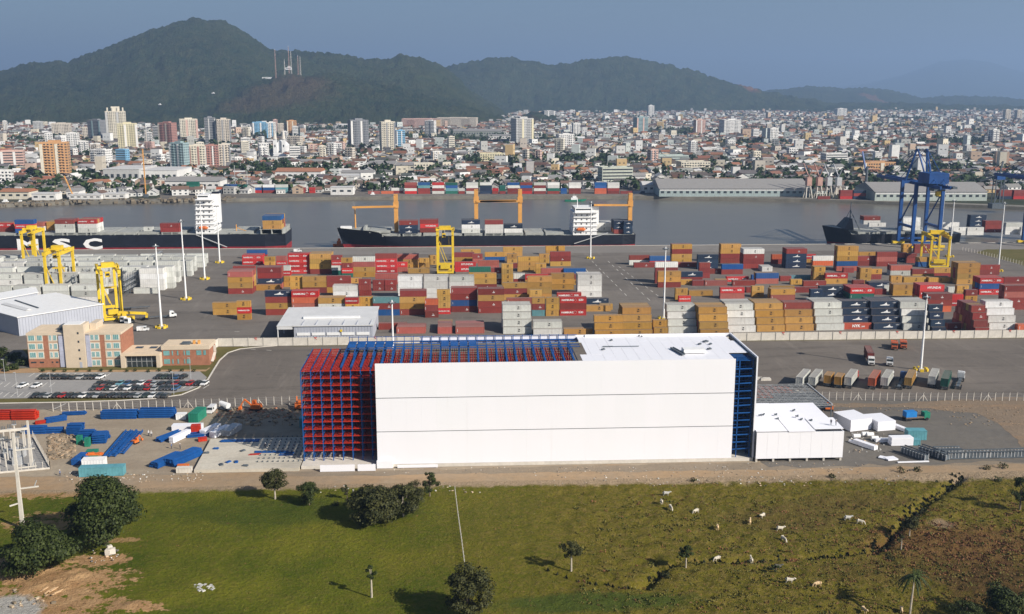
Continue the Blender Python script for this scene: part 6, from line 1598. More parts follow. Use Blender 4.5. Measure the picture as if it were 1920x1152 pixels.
# ------------------------------------------------------------------ materials lying on the site
def beams(center, L, W, Hh, rz, mat, label, nx_=5, nz_=4, cat='steel stack', group='steel stacks on the site', name='beam_stack'):
    p = G(*center); t = empty(name, p, rz, label, cat, group)
    me = MB().box(-L/2, -W/nx_*.42, 0, L/2, W/nx_*.42, Hh/nz_*.25).box(-L/2, -.05, Hh/nz_*.25, L/2, .05, Hh/nz_*.7).box(-L/2, -W/nx_*.42, Hh/nz_*.7, L/2, W/nx_*.42, Hh/nz_*.92).mesh('beam', M[mat])
    for i in range(nx_):
        for k in range(nz_):
            if k == nz_-1 and random.random() < .3: continue
            link('beam', me, t, (random.uniform(-.25,.25), -W/2 + (i+.5)*W/nx_, .2 + k*Hh/nz_))
    MB().box(-L*.35,-W/2,.03,-L*.35+.2,W/2,.2).box(L*.35,-W/2,.03,L*.35+.2,W/2,.2).build('bearer', M['bark'], t)
    return t
beams((225,784), 11, 3.2, 2.3, 0, 'blue', 'left half of the long blue beam stack along the fence'); beams((296,782), 11, 3.2, 2.6, 0, 'blue', 'right half of the long blue beam stack along the fence')
beams((8,786), 4.5, 3.0, 2.6, 0, 'red', 'orange beam stack at the left edge by the road', 3, 4); beams((48,786), 7.5, 3, 3.0, 0, 'red', 'larger orange beam stack right of the left edge stack', 3, 4); beams((75,795), 3, 1.5, .8, .4, 'red', 'small orange stack beside the scattered blue beams', 3, 2)
beams((105,790), 6, 3, 1.2, .5, 'blue', 'scattered blue beams right of the orange stacks', 4, 2); beams((140,778), 7, 2, 1.0, .1, 'blue', 'low blue beam row near the fence', 3, 2); beams((66,813), 6.5, 2.2, 2.2, 0, 'blue', 'blue stack beside the substation', 3, 3); beams((100,812), 6, 2.2, 1.5, .05, 'blue', 'low blue stack right of the substation stack', 3, 2)
beams((142,814), 4.4, 3.2, 3.0, 0, 'blue', 'tall square blue bundle in the yard', 4, 5); beams((165,824), 4.2, 3.2, 2.8, .05, 'blue', 'square blue bundle beside the tall one', 4, 5); beams((190,827), 3.8, 6, 2.6, .1, 'blue', 'upright ribbed blue bundle in the yard', 4, 4)
for i, (a, b_) in enumerate((((216,858),(256,810)), ((232,853),(268,811)))):
    p, q = G(*a), G(*b_); L = (q-p).length; t = empty('rack_frame_stack', p, math.atan2(q.y-p.y, q.x-p.x), ['left','right'][i] + ' flat lying row of blue rack frames', 'rack frames')
    lm = MB()
    for s in (0, 1.6, 3.0): lm.box(0,s-.12,.2,L,s+.12,.9)
    lm.build('upright', M['blue'], t)
    for k in range(14): MB().box(k*L/14, .1, .5, k*L/14+.25, 2.9, .8).build('rung', M['blue'], t)
beams((312,868), 9.5, 3.4, 1.6, R(62), 'blue', 'blue beam bundle left of the concrete slab', 5, 3); beams((346,864), 11, 3.6, 2.0, R(60), 'blue', 'larger blue beam bundle beside the concrete slab', 6, 4); beams((318,822), 8.5, 2.4, 1.2, R(58), 'blue', 'thin blue beam bundle beside the white panels', 4, 2)
beams((450,833), 11, 2, 1.0, 0, 'blue', 'blue beam row at the back of the slab', 4, 2); beams((510,853), 9.5, 2.2, .9, -.04, 'blue', 'blue beams on the slab in front of the racking', 4, 2); beams((538,858), 4, 2.2, 1.1, 0, 'blue', 'short blue stack on the slab nearest the racking', 4, 2); beams((478,857), 3, 2, .8, .1, 'red', 'small red beams on the slab', 3, 2); beams((372,818), 6, 3, .8, .2, 'blue', 'loose blue pieces below the orange crate', 4, 1)
slab = empty('foundation_slab', (0,0,0), 0, 'pale raised concrete slab left of the racking', 'slab')
M['slabconc'] = earth('stained_slab_concrete', ((0.50,0.45,0.37),(0.58,0.54,0.46),(0.30,0.28,0.24)), .12, bump=0)
MB().add([(-72,262,0),(-44,262,0),(-44,287.5,0),(-73.5,287.5,0),(-72,262,.88),(-44,262,.88),(-44,287.5,.88),(-73.5,287.5,.88)],[(3,2,1,0),(4,5,6,7),(0,1,5,4),(1,2,6,5),(2,3,7,6),(3,0,4,7)]).build('slab_top', M['slabconc'], slab)
bl = MB()
for i in range(9):
    for j in range(9): bl.box(-45-i*1.4-j*.1, 267+j*2.6, .88, -44.7-i*1.4-j*.1, 267.3+j*2.6, 1.25)
tag(bl.build('anchor_bolts', M['darksteel'], slab), kind='stuff')
for i, (x, y) in enumerate(((387,850),(428,867),(415,872),(405,842),(455,846),(443,867),(460,874))):
    q = G(x, y, .9); tag(MB().cbox((q.x,q.y,1.05),(1.5,.9,.28),i).cbox((q.x+.2,q.y,1.25),(.9,.5,.12),i+.4).build('loose_plate', M['blue'] if i % 2 else M['darksteel']), f'small loose steel plates on the slab, {nth(i+1)} pile', 'plates', 'loose plates on the slab')
# white insulated panels
def panel_pack(center, L, W, Hh, rz, label, n_=5, mat='clad', z=0):
    p = G(*center); p.z = z; t = empty('panel_pack', p, rz, label, 'panel pack', 'packs of white panels')
    for k in range(n_): MB().box(-L/2+random.uniform(0,.1), -W/2, .15+k*Hh/n_, L/2, W/2, .15+(k+.92)*Hh/n_).build('panel', M[mat], t)
    MB().box(-L*.3,-W/2+.1,0.03,-L*.3+.25,W/2-.1,.15).box(L*.3,-W/2+.1,0.03,L*.3+.25,W/2-.1,.15).build('bearer', M['bark'], t)
panel_pack((352,806), 9, 2.6, 1.6, 0, 'long white panel pack behind the orange crate'); panel_pack((338,824), 8, 1.5, 1.8, R(66), 'narrow white panel pack left of the orange crate', 4); panel_pack((395,812), 7.5, 2.0, 1.8, R(64), 'white panel pack right of the orange crate'); panel_pack((413,815), 7.5, 2.0, 1.8, R(64), 'second white panel pack right of the orange crate')
panel_pack((434,812), 7, 3.2, 1.8, R(70), 'grey wrapped panel pack in the racking shade', 4, 'steel')
panel_pack((1597,800), 9, 7.5, 3.6, R(105), 'large white panel pack right of the annex', 6); panel_pack((1648,801), 8, 6, 3.0, R(100), 'second large white panel pack right of the annex', 5); panel_pack((1688,806), 5, 1.4, 1.0, R(110), 'small white pack beside the large packs', 3); panel_pack((1688,834), 6.5, 2.6, 2.4, 0, 'white box pack beside the teal crates', 4); panel_pack((1656,829), 5, 1.2, 1.0, 0, 'low white pack left of the box pack', 2)
panel_pack((1622,838), 7.5, 1.6, 1.2, R(120), 'narrow white pack leaning among pipes', 3); panel_pack((1612,836), 7.5, .8, .6, R(120), 'thin white pack left of the narrow pack', 2); panel_pack((1670,862), 3.2, 2.4, .4, R(10), 'flat white sheets near the dark trusses', 2); panel_pack((1655,860), 2, 2, .3, R(50), 'tilted white sheet near the dark trusses', 2); panel_pack((1712,868), 9, .5, .3, R(2), 'long white strip on the ground by the trusses', 1)
panel_pack((1586,790), 7.5, 1.4, 1.0, R(118), 'grey white pack leaning at the annex corner', 3, 'steel')
for i, (x, y) in enumerate(((1622,818),(1631,819),(1640,826),(1606,822))):
    p = G(x, y); tag(MB().tube((p.x-1.0,p.y,.7),(p.x+1.0,p.y,.7),.65,.65,12).tube((p.x-1.02,p.y,.7),(p.x+1.02,p.y,.7),.3,.3,8).build('film_roll', M['white']), f'white roll of film, {nth(i+1)} of the rolls near the teal crates', 'roll', 'white rolls')
# crates, cabins, tanks
def crate(center, L, W, Hh, rz, mat, label, name='crate', cat='crate'):
    p = G(*center); t = empty(name, p, rz, label, cat)
    MB().box(-L/2,-W/2,.1,L/2,W/2,Hh).build('body', M[mat], t); rb_ = MB()
    for k in range(int(L/.8)+1): rb_.box(-L/2+k*.8,-W/2-.05,.1,-L/2+k*.8+.12,-W/2,Hh)
    rb_.build('rib', M[mat], t); MB().box(-L/2-.06,-W/2-.06,Hh,L/2+.06,W/2+.06,Hh+.12).build('lid', M[mat], t); return t
crate((368,813), 2.6, 2.2, 2.6, .1, 'red', 'orange crate among the white panel packs'); crate((380,827), 2.4, 1.6, .9, .3, 'red', 'low orange box near the slab corner'); crate((371,787), 3.0, 7, 3.0, R(-8), 'green', 'green shipping box by the fence', 'shipping_box', 'container')
crate((193,891), 11.5, 2.5, 2.5, R(3), 'teal', 'long teal site container behind the big tree', 'site_container', 'container'); crate((178,877), 6, 2.4, 2.6, R(3), 'white', 'white site cabin with orange cloth on top', 'site_cabin', 'cabin'); crate((150,833), 1.4, 1.4, 2.5, 0, 'green', 'left green portable toilet', 'portable_toilet', 'toilet'); crate((165,837), 1.4, 1.4, 2.5, 0, 'green', 'right green portable toilet', 'portable_toilet', 'toilet')
crate((174,856), 3, 1.8, 1.8, R(5), 'green', 'green skip beside the portable toilets', 'skip', 'skip'); crate((150,866), 2, 6, 1.6, R(-5), 'blue', 'blue steel box beside the rubble', 'steel_box', 'box'); crate((341,786), 3.0, 2.2, 1.8, 0, 'white', 'white topped box beside the green container'); crate((1716,823), 5.5, 3, 2.8, R(-4), 'teal', 'rear teal crate in the storage ground'); crate((1712,834), 3.4, 2, 1.6, R(-4), 'teal', 'front teal crate in the storage ground')
crate((346,886), 4, 1.6, 1.4, 0, 'concw', 'white and red block pallet beside the blue bundles', 'block_pallet', 'pallet'); crate((344,877), 3, 1, .8, 0, 'orange', 'orange pipe crate behind the block pallet')
crate((580,800), 5.5, 3, 3.0, 0, 'teal', 'pale teal box beside the racking corner', 'site_box', 'box')
q = G(178,872); tag(MB().cbox((q.x,q.y+.6,2.95),(4.4,1.4,.35)).cbox((q.x-1,q.y+.6,3.2),(1.6,1.0,.3),.3).cbox((q.x+1.2,q.y+.5,3.2),(1.2,1.1,.25),-.3).build('orange_tarpaulin', M['orange']), 'crumpled orange cloth on the white cabin roof', 'tarpaulin')
# dark trusses on the right
for i, (x, y, L, rz) in enumerate(((1714,857,8,R(118)),(1750,856,9,R(118)),(1782,860,8,0),(1776,853,7.5,0),(1828,859,8,0),(1874,858,8,0),(1912,857,8,0))):
    p = G(x, y); t = empty('steel_truss', p, rz, f'dark blue grey steel truss crate, {nth(i+1)} from left at the right edge', 'truss', 'dark trusses')
    for y_ in (-.9, .9):
        for z in (.15, 2.0): MB().box(-L/2,y_-.12,z,L/2,y_+.12,z+.25).build('chord', M['darksteel'], t)
    for k in range(9): MB().box(-L/2+k*L/8.2-.08,-.85,.4,-L/2+k*L/8.2+.08,-.7,2.0).box(-L/2+k*L/8.2-.08,.7,.4,-L/2+k*L/8.2+.08,.85,2.0).build('strut', M['steel'], t)
    MB().box(-L/2,-.75,.4,L/2,.75,1.7).build('load', M['darksteel'], t)
# machines
def machine(center, mat, label, rz=0, s=1.0, name='excavator'):
    t = empty(name, G(*center), rz, label, 'machine')
    MB().box(-1.5*s,-1.3*s,0,1.5*s,-.7*s,.8*s).box(-1.5*s,.7*s,0,1.5*s,1.3*s,.8*s).build('track', M['black'], t); MB().box(-1.5*s,-1.2*s,.8*s,1.2*s,1.2*s,1.9*s).build('body', M[mat], t); c = MB().box(.1*s,-1.1*s,1.9*s,1.1*s,0,3.0*s).build('cab', M[mat], t); MB().box(1.1*s,-1*s,2.0*s,1.13*s,-.1*s,2.9*s).build('window', M['glass'], c)
    MB().bar((1.1*s,.4*s,1.7*s),(3.2*s,.4*s,3.4*s),.4*s).bar((3.2*s,.4*s,3.4*s),(4.6*s,.4*s,1.0*s),.3*s).box(4.2*s,0,.3*s,5.0*s,.9*s,1.1*s).build('arm', M[mat], t)
machine((1553,770), 'orange', 'orange digger behind the annex', R(170), .9); machine((480,770), 'orange', 'orange excavator by the fence left of the racking', R(170), 1.1); machine((560,768), 'orange', 'orange machine right beside the racking', R(100), 1.0); machine((254,832), 'orange', 'small orange forklift beside the blue frames', R(60), .6, 'forklift')
bt = empty('site_truck', G(1712,788), R(95), 'truck with blue tarpaulin in the storage ground', 'truck')
MB().box(-1.2,-3,.9,1.2,3,1.3).build('bed', M['bark'], bt); MB().box(-1.2,-.5,1.3,1.2,3,3.0).build('tarpaulin', pm('blue_tarpaulin', (.02,.20,.55), .5, 0, .2, .5), bt); MB().box(-1.1,-5,.7,1.1,-3.1,2.6).build('cab', M['green'], bt); MB().box(-1,-5.05,1.6,1,-5.01,2.4).build('window', M['glass'], bt)
for x in (-1.0,1.0):
    for y in (-4,1.5,2.6): link('wheel', TWh, bt, (x,y,.53))
pick(G(397,773), R(175), 'white pick up by the fence'); 
t = empty('concrete_mixer', G(422,770), R(60), 'white concrete mixer by the fence', 'mixer'); MB().tube((0,-1.5,1.6),(0,1.8,2.4),1.1,.7,12).build('drum', M['white'], t); MB().box(-.9,-2,.5,.9,2.4,.9).build('frame', M['darksteel'], t)
for x in (-.8,.8):
    for y in (-1.5,1.6): link('wheel', TWh, t, (x,y,.53))
# rubble, soil heaps and litter
ru = MB()
def heap(x0, x1, y0, y1, n_, smin, smax, cols_):
    for i in range(n_):
        p = G(random.uniform(x0,x1), random.uniform(y0,y1)); s = random.uniform(smin,smax); k = random.uniform(.75,1.2); c_ = random.choice(cols_); ru.cc = tuple(v*k for v in c_)
        ru.cbox((p.x,p.y,s*.3), (s*1.4,s,s*.7), random.uniform(0,3))
SO = [(.36,.26,.17),(.30,.24,.17),(.42,.32,.22),(.25,.2,.14)]; LI = [(.7,.69,.66),(.5,.47,.42),(.3,.24,.18),(.66,.5,.36),(.15,.14,.13)]
heap(92,140,815,862,420,.2,.8,SO); heap(400,560,766,784,260,.2,.7,SO+[(.45,.2,.12)]); heap(1440,1500,735,757,120,.3,1.0,LI); heap(240,380,884,905,80,.08,.28,LI); heap(110,240,885,905,90,.08,.35,LI); heap(1330,1620,868,890,120,.08,.25,LI+SO); heap(700,1370,876,888,200,.08,.22,LI+SO); heap(1000,1700,892,912,170,.08,.3,LI); heap(1590,1660,812,850,60,.15,.5,LI); heap(1500,1780,757,772,160,.1,.35,SO); heap(365,402,1098,1110,40,.15,.55,[(.55,.54,.5),(.45,.44,.42)]); heap(170,222,1030,1056,30,.1,.4,LI); heap(430,560,780,800,60,.3,.9,SO+[(.1,.1,.1)])
heap(20,110,1085,1140,60,.15,.6,SO+[(.5,.4,.28)]); heap(1780,1920,760,800,120,.1,.4,SO); heap(600,900,912,925,60,.12,.4,LI)
tag(ru.build('rubble', M['vcol']), 'rubble, soil lumps and litter strewn over the building site', 'rubble', kind='stuff')
for i, (x, y) in enumerate(((76,1108),(84,1112),(92,1110),(98,1116))):
    p, q = G(x, y+5), G(x+16, y-5); tag(MB().bar(p+Vector((0,0,.35+.1*i)), q+Vector((0,0,.3)), .35, .12).bar(p+Vector((.3,.4,.5+.1*i)), q+Vector((.3,.4,.45)), .3, .1).build('timber_boards', pm('fresh_timber%d' % i, (.62,.42,.24), .8, 0, .15, 1)), f'pale timber boards on the soil, {nth(i+1)} pair from left', 'timber', 'timber on the soil')
for i, (x, y) in enumerate(((203,1040),(212,1038),(206,1033))):
    p = G(x, y); tag(MB().cbox((p.x,p.y,.6),(1.1,1,1.2),i*.3).cbox((p.x,p.y,1.25),(.9,.8,.1),i*.3).build('block_pile', M['concw']), f'{["front left","right","rear"][i]} white block pile under the big tree', 'blocks')
# ------------------------------------------------------------------ substation and line poles
ss = empty('substation', (0,0,0), 0, 'fenced electrical substation with concrete frames at the left edge', 'substation')
sp = [G(-40,826), G(62,822), G(94,880), G(-40,892)]
MB().quad(*[(q.x,q.y,.06) for q in sp]).build('floor', M['paving'], ss)
def ss_fence(a, b_, n_):
    for k in range(n_+1):
        q = a.lerp(b_, k/n_); MB().box(q.x-.06,q.y-.06,0,q.x+.06,q.y+.06,2.3).build('fence_post', M['concw'], ss)
    MB().bar(a+Vector((0,0,.3)), b_+Vector((0,0,.3)), .12, .5).build('fence_kerb', M['concw'], ss); MB().bar(a+Vector((0,0,2.2)), b_+Vector((0,0,2.2)), .04).build('fence_rail', M['steel'], ss)
ss_fence(sp[1], sp[2], 12); ss_fence(sp[3], sp[2], 10)
for x, y, h in ((12,876,4),(43,870,4),(16,866,6),(30,862,3.5),(5,855,5),(36,852,5),(10,846,6),(46,848,6),(22,842,6),(0,868,5),(48,836,5),(30,834,6)):
    q = G(x, y); MB().box(q.x-.14,q.y-.14,.06,q.x+.14,q.y+.14,h).build('support', M['concw'], ss); MB().box(q.x-.6,q.y-.2,h,q.x+.6,q.y+.2,h+.25).build('crossarm', M['steel'], ss)
    for s in (-.45,0,.45): MB().tube((q.x+s,q.y,h+.25),(q.x+s,q.y,h+1.4),.13,.09,7).build('insulator', M['darksteel'], ss)
for x, y in ((18,858),(34,872),(40,856)):
    q = G(x, y); MB().box(q.x-1.2,q.y-.8,.06,q.x+1.2,q.y+.8,2.4).build('transformer', M['steel'], ss)
for za, xa, ya, xb, yb in ((6.5,-20,872,28,866),(7.0,-20,856,44,851)): a, b_ = G(xa,ya), G(xb,yb); MB().bar((a.x,a.y,za),(b_.x,b_.y,za),.3).build('busbar_beam', M['concw'], ss)
def hpole(base, ytop, label, arms=True):
    p = G(*base); h = hgt_at(p, ytop); t = empty('power_pole', p, 0, label, 'power pole')
    MB().add([(-.45,-.3,0),(.45,-.3,0),(.45,.3,0),(-.45,.3,0),(-.22,-.2,h),(.22,-.2,h),(.22,.2,h),(-.22,.2,h)],[(0,1,5,4),(1,2,6,5),(2,3,7,6),(3,0,4,7),(4,5,6,7)]).build('shaft', M['concw'], t)
    if arms:
        for z in (h*.82, h*.635, h*.42): MB().bar((.2,0,z),(4.2,.9,z+.15),.28,.3).build('cross_arm', M['concw'], t); MB().tube((3.3,.7,z+.2),(3.9,.8,z+1.7),.13,.1,7).build('insulator', M['steel'], t)
        MB().bar((-.2,0,h*.27),(-2.2,-.6,h*.25),.3).build('lower_arm', M['concw'], t)
    return p, h
pA, hA = hpole((43,991), 812, 'tall concrete power pole with three side arms left of the big tree'); pB, hB = hpole((60,876), 789, 'concrete pole of the substation frame', False); pC, hC = hpole((-12,884), 805, 'concrete pole cut by the left edge', False)
bmo = MB().bar((pC.x,pC.y,hB-2.2),(pB.x,pB.y,hB-2.2),.5,.6).build('portal_beam', M['concw'], ss)
for i, (x, y, w) in enumerate(((10,668,5),(28,676,4),(45,684,3.5),(5,690,4),(25,694,3))):
    p = G(x, y); t = empty('roadside_bush', p, 0, f'dark bush left of the office, {nth(i+1)} of that clump', 'bush', 'bushes left of the office')
    c_ = MB()
    for k in range(4): leaf_ball(c_, (random.uniform(-w*.5,w*.5), random.uniform(-2,2), w*.4), w*.5, w*.4, 90, .35)
    c_.build('foliage', M['leaf'], t); MB().tube((0,0,0),(0,0,w*.4),.12,.08,6).build('stem', M['bark'], t)
# ================================================================== trees on the pasture
def tree(px, py, wpx, ytop, label, clear=.25, leaf='leaf', dens=1.0, trunk='bark', seed=None, lean=0, shape=1.0, flat=.5):
    p = G(px, py); p.z = pasture_z(p.x, p.y); h = hgt_at(p, ytop)*.97; wr = wpx*p.length/F*.56
    random.seed(seed or int(px*7+py))
    t = empty('field_tree', p, 0, label, 'tree')
    tk = MB(); top = Vector((lean*.3, 0, h*.62)); r0 = max(.12, h*.026)
    tk.tube((0,0,-.3),(0,0,h*clear*.9+.2), r0*1.25, r0*.9, 8); fork = Vector((0,0,h*clear*.9+.1)); tk.tube(fork, top, r0*.9, r0*.35, 7)
    cl = []
    zc, rz_ = h*(clear + (1-clear)*.5), h*(1-clear)*.5
    nc = int(30*dens)
    lob = [(Vector((random.gauss(0,1),random.gauss(0,1),random.gauss(0,.6))).normalized(), random.uniform(.62,1.12)) for _ in range(7)]
    for i in range(nc):
        for _ in range(30):
            v = Vector((random.uniform(-1,1), random.uniform(-1,1), random.uniform(-1,1)))
            if .25 < v.length < 1 and (v.z > -.8 or v.xy.length < .7): break
        if v.length < .7 and random.random() < .6: v = v.normalized()*.85
        dl = max(lob, key=lambda q: q[0].dot(v.normalized())); taper = (1 - max(0, v.z)*.25*shape) * dl[1]
        cl.append(Vector((v.x*wr*.84*taper + lean*(v.z+1)*.2, v.y*wr*.84*taper, zc + v.z*rz_*.85*(.55+.45*dl[1]))))
    for c in cl[::3]:
        mid = fork.lerp(c, .5) + Vector((0,0,h*.05)); tk.tube(fork.lerp(top, random.uniform(0,.7)), mid, r0*.4, r0*.22, 5); tk.tube(mid, c, r0*.22, .03, 5)
    tk.build('trunk', M[trunk], t)
    cr = MB(); cs = wr*.33
    for c in cl: leaf_ball(cr, c, cs*random.uniform(.55,1.2), cs*random.uniform(.4,.8), int(240*max(.5, min(1.6, cs/1.6))), max(.12, min(.24, cs*.1)))
    cr.build('crown', M[leaf], t)
    return t
tree(200,1022,150,880,'big dense dark green tree at the left of the pasture',.02,'leaf',2.3, seed=11)
tree(72,1076,125,985,'dark spreading tree at the far left below the power pole',.02,'leaf',1.7, seed=5)
tree(516,938,66,880,'small open crowned tree beside the dirt road',.35,'leaf2',.7,'palebark', seed=8)
tree(580,948,52,898,'round dense green bush tree near the dirt road',.02,'leaf',1.0, seed=9)
tree(651,938,22,902,'narrow little shrub tree between the two road trees',.15,'leaf2',.35, seed=12)
tree(703,980,105,908,'wide spreading tree in front of the cold store',.04,'leaf2',1.5,'palebark', seed=14)
tree(756,968,84,904,'second spreading tree touching the wide one on its right',.08,'leaf2',1.1,'palebark', seed=31)
tree(778,932,46,898,'scrubby tree left of the creeper covered stump',.1,'leaf2',.5, seed=19)
tree(806,930,34,874,'creeper covered tall stump near the cold store wall',.02,'leaf',.8, seed=15)
tree(878,1160,105,1058,'bushy dark tree at the bottom centre edge',.1,'leaf2',1.3, seed=16)
tree(697,1121,24,1058,'thin pale stemmed sapling in the middle of the grass',.55,'leaf',.45,'palebark', seed=17)
tree(1071,1072,48,1012,'nearly bare pale trunked tree beside the ditch',.4,'leaf2',.6,'palebark', seed=18)
tree(1286,1062,30,1014,'slim small leaved tree by the ditch bend',.35,'leaf',.55,'palebark', seed=20)
tree(1705,1006,40,965,'half bare shrub tree beside the dark ditch',.3,'leaf2',.55,'palebark', seed=21)
tree(1689,1036,20,1008,'tiny bare tree just left of the ditch crossing',.5,'leaf2',.15,'palebark', seed=22)
tree(1912,955,44,885,'dark tree cut by the right edge of the pasture',.15,'leaf',.8, seed=23)
tree(1885,1165,90,1098,'dark low tree in the bottom right corner',.1,'leaf',1.0, seed=24)
tree(1810,1170,60,1120,'small dark tree left of the bottom right corner tree',.1,'leaf',.6, seed=25)
tree(1455,1073,18,1056,'low round shrub in the pasture near the cows',.05,'leaf',.2, seed=26)
# palm
p = G(1706,1150); p.z = pasture_z(p.x,p.y); h = hgt_at(p, 1078); t = empty('palm_tree', p, 0, 'palm tree with drooping fronds near the bottom right', 'tree')
MB().tube((0,0,-.2),(.3,0,h),.22,.16,8).build('trunk', M['palebark'], t)
random.seed(4)
for k in range(18):
    a = k*2.4; ln = random.uniform(2.6,3.6); fr_ = MB(); up = random.uniform(.2,1.3); prev = Vector((.3,0,h))
    for s in range(1, 7):
        q = s/6; nx_ = Vector((.3+math.cos(a)*ln*q, math.sin(a)*ln*q, h + up*q*2 - 2.6*q*q*(1.4-up*.4))); d = (nx_-prev).normalized(); sd = d.cross(Vector((0,0,1))).normalized()
        w = .55*(1-q*.7); fr_.add([prev-sd*w, prev, nx_, nx_-sd*w*.9 - Vector((0,0,.25))],[(0,1,2,3)]); fr_.add([prev+sd*w, nx_+sd*w*.9 - Vector((0,0,.25)), nx_, prev],[(0,1,2,3)]); prev = nx_
    fr_.build('frond', M['leaf'], t)
# brush along the dirt road edge and by the left heaps
for i, (x, y, w) in enumerate(((1690,886,1.6),(1720,884,1.3),(1560,897,1.0),(1880,878,1.5),(1850,880,1.2),(1300,902,.9),(630,948,1.0),(700,930,1.2),(130,1000,1.0),(1250,1080,1.2),(1240,1065,.9),(1668,1050,1.0),(1870,900,1.4))):
    p = G(x, y); p.z = pasture_z(p.x,p.y) if p.y < 252 else 0; t = empty('shrub', p, 0, f'low scrubby shrub, {nth(i+1)} of the shrubs on and around the pasture', 'shrub', 'pasture shrubs')
    c_ = MB(); leaf_ball(c_, (0,0,w*.5), w, w*.6, 70, .2); c_.build('foliage', M['leaf2'], t); MB().tube((0,0,-.1),(0,0,w*.5),.06,.04,5).build('stem', M['bark'], t)
# wire fence running down the pasture
def field_fence():
    t = empty('pasture_fence', (0,0,0), 0, 'thin post and wire fence running down the pasture', 'fence')
    a, b_ = G(853,922), G(871,1062); P = []
    me = MB().tube((0,0,-.2),(0,0,1.4),.08,.07,6).mesh('post', M['conc'])
    for k in range(23):
        q = a.lerp(b_, k/22); q.z = pasture_z(q.x,q.y); P.append(q.copy()); link('post', me, t, q)
    w = MB()
    for u, v in zip(P[:-1], P[1:]):
        for z in (.5,.9,1.3): w.bar(u+Vector((0,0,z)), v+Vector((0,0,z)), .015)
    tag(w.build('wires', M['steel'], t), kind='stuff')
field_fence()
# ================================================================== cows
def skin_mesh(name, verts, edges, mat, sub=2, root=0):
    me = bpy.data.meshes.new(name); me.from_pydata([v[:3] for v in verts], edges, []); o = bpy.data.objects.new(name, me); COL.objects.link(o)
    sk = o.modifiers.new('skin', 'SKIN'); sk.use_smooth_shade = True
    for i, v in enumerate(verts):
        s = me.skin_vertices[0].data[i]; r = v[3]; s.radius = r if isinstance(r, tuple) else (r, r); s.use_root = (i == root)
    o.modifiers.new('sub', 'SUBSURF').levels = sub
    dg = bpy.context.evaluated_depsgraph_get(); out = bpy.data.meshes.new_from_object(o.evaluated_get(dg)); bpy.data.objects.remove(o); bpy.data.meshes.remove(me)
    out.materials.clear(); out.materials.append(mat); return out
def cow_mesh(graze):
    V = [(0,-.75,1.0,(.30,.38)), (0,-.2,.96,(.36,.44)), (0,.45,.98,(.31,.42)), (0,.8,1.08,(.2,.28))]
    E = [(0,1),(1,2),(2,3)]
    if graze: V += [(0,1.02,.88,.19), (0,1.2,.55,.16), (0,1.3,.32,.14), (0,1.36,.12,.095)]
    else: V += [(0,1.05,1.22,.20), (0,1.2,1.32,.17), (0,1.4,1.24,.13), (0,1.55,1.14,.095)]
    E += [(3,4),(4,5),(5,6),(6,7)]
    for s in (-1, 1):
        n_ = len(V); V += [(s*.2,.5,.75,.12),(s*.21,.52,.4,.075),(s*.21,.5,.04,.07)]; E += [(2,n_),(n_,n_+1),(n_+1,n_+2)]
        n_ = len(V); V += [(s*.2,-.72,.78,.15),(s*.21,-.62,.55,.095),(s*.21,-.82,.32,.07),(s*.21,-.78,.04,.07)]; E += [(0,n_),(n_,n_+1),(n_+1,n_+2),(n_+2,n_+3)]
        n_ = len(V); b0 = V[5]; V += [(s*.22,b0[1]-.05,b0[2]+.1,.05)]; E += [(5,n_)]
    n_ = len(V); V += [(0,-1.05,1.1,.05),(0,-1.1,.6,.035)]; E += [(0,n_),(n_,n_+1)]
    return skin_mesh('body', V, E, M['cow'], 2, 1)
m, nt, b = _nodes('cow_hide')
oi = nt.nodes.new("ShaderNodeObjectInfo"); nn = _noise(nt, 1.6, 3, .5)
nt.links.new(_mix(nt, _ramp(nt, nn, .55, .68), oi.outputs['Color'], _mix(nt, 1.0, oi.outputs['Color'], (.72,.66,.58), 'MULTIPLY')), b.inputs['Base Color']); b.inputs['Roughness'].default_value = .8
M['cow'] = m
CWS = [cow_mesh(True), cow_mesh(False)]
COWS = [(560,170,180,0,'w','standing cow near the dirt road, leftmost'),(595,190,10,0,'w','grazing cow just right of the leftmost cow'),(578,137,90,1,'g','grey cow nearest the dirt road'),(690,202,-60,0,'w','grazing cow third along the upper row'),
        (770,265,170,0,'t','tan cow facing the camera in the upper middle'),(892,245,160,1,'t','small tan cow left of the walking white cow'),(940,215,-50,1,'w','white cow walking in the upper middle'),(1005,265,90,1,'w','cow standing right of the small tan cow'),
        (1018,308,20,0,'w','white cow head down below the standing cow'),(1305,252,60,0,'w','grazing cow near the dark ditch'),(1258,236,90,1,'g','grey cow left of the ditch cow'),(770,372,-65,0,'w','grazing cow on the ditch edge'),(897,388,175,1,'w','small cow right of the ditch edge cow'),
        (1040,465,80,1,'w','large white cow in the lower pasture'),(1145,482,-80,0,'t','spotted tan cow grazing in the lower pasture'),(1320,576,10,1,'t','tan cow at the bottom edge'),(1460,574,-20,1,'t','pale cow at the bottom edge by the palm'),(995,418,90,1,'k','dark animal lying between the lower cows')]
for u, v, a, pose, cl, lb in COWS:
    p = G(960+u/2, 860+v/2); p.z = pasture_z(p.x,p.y) - .02
    o = link('cow', CWS[0 if pose == 0 else 1], None, p, R(a) + R(180), {'w':(.52,.47,.38),'g':(.40,.39,.36),'t':(.58,.42,.24),'k':(.08,.075,.06)}[cl]); o.scale = (.88,)*3
    tag(o, lb, 'cow', 'cattle on the pasture')
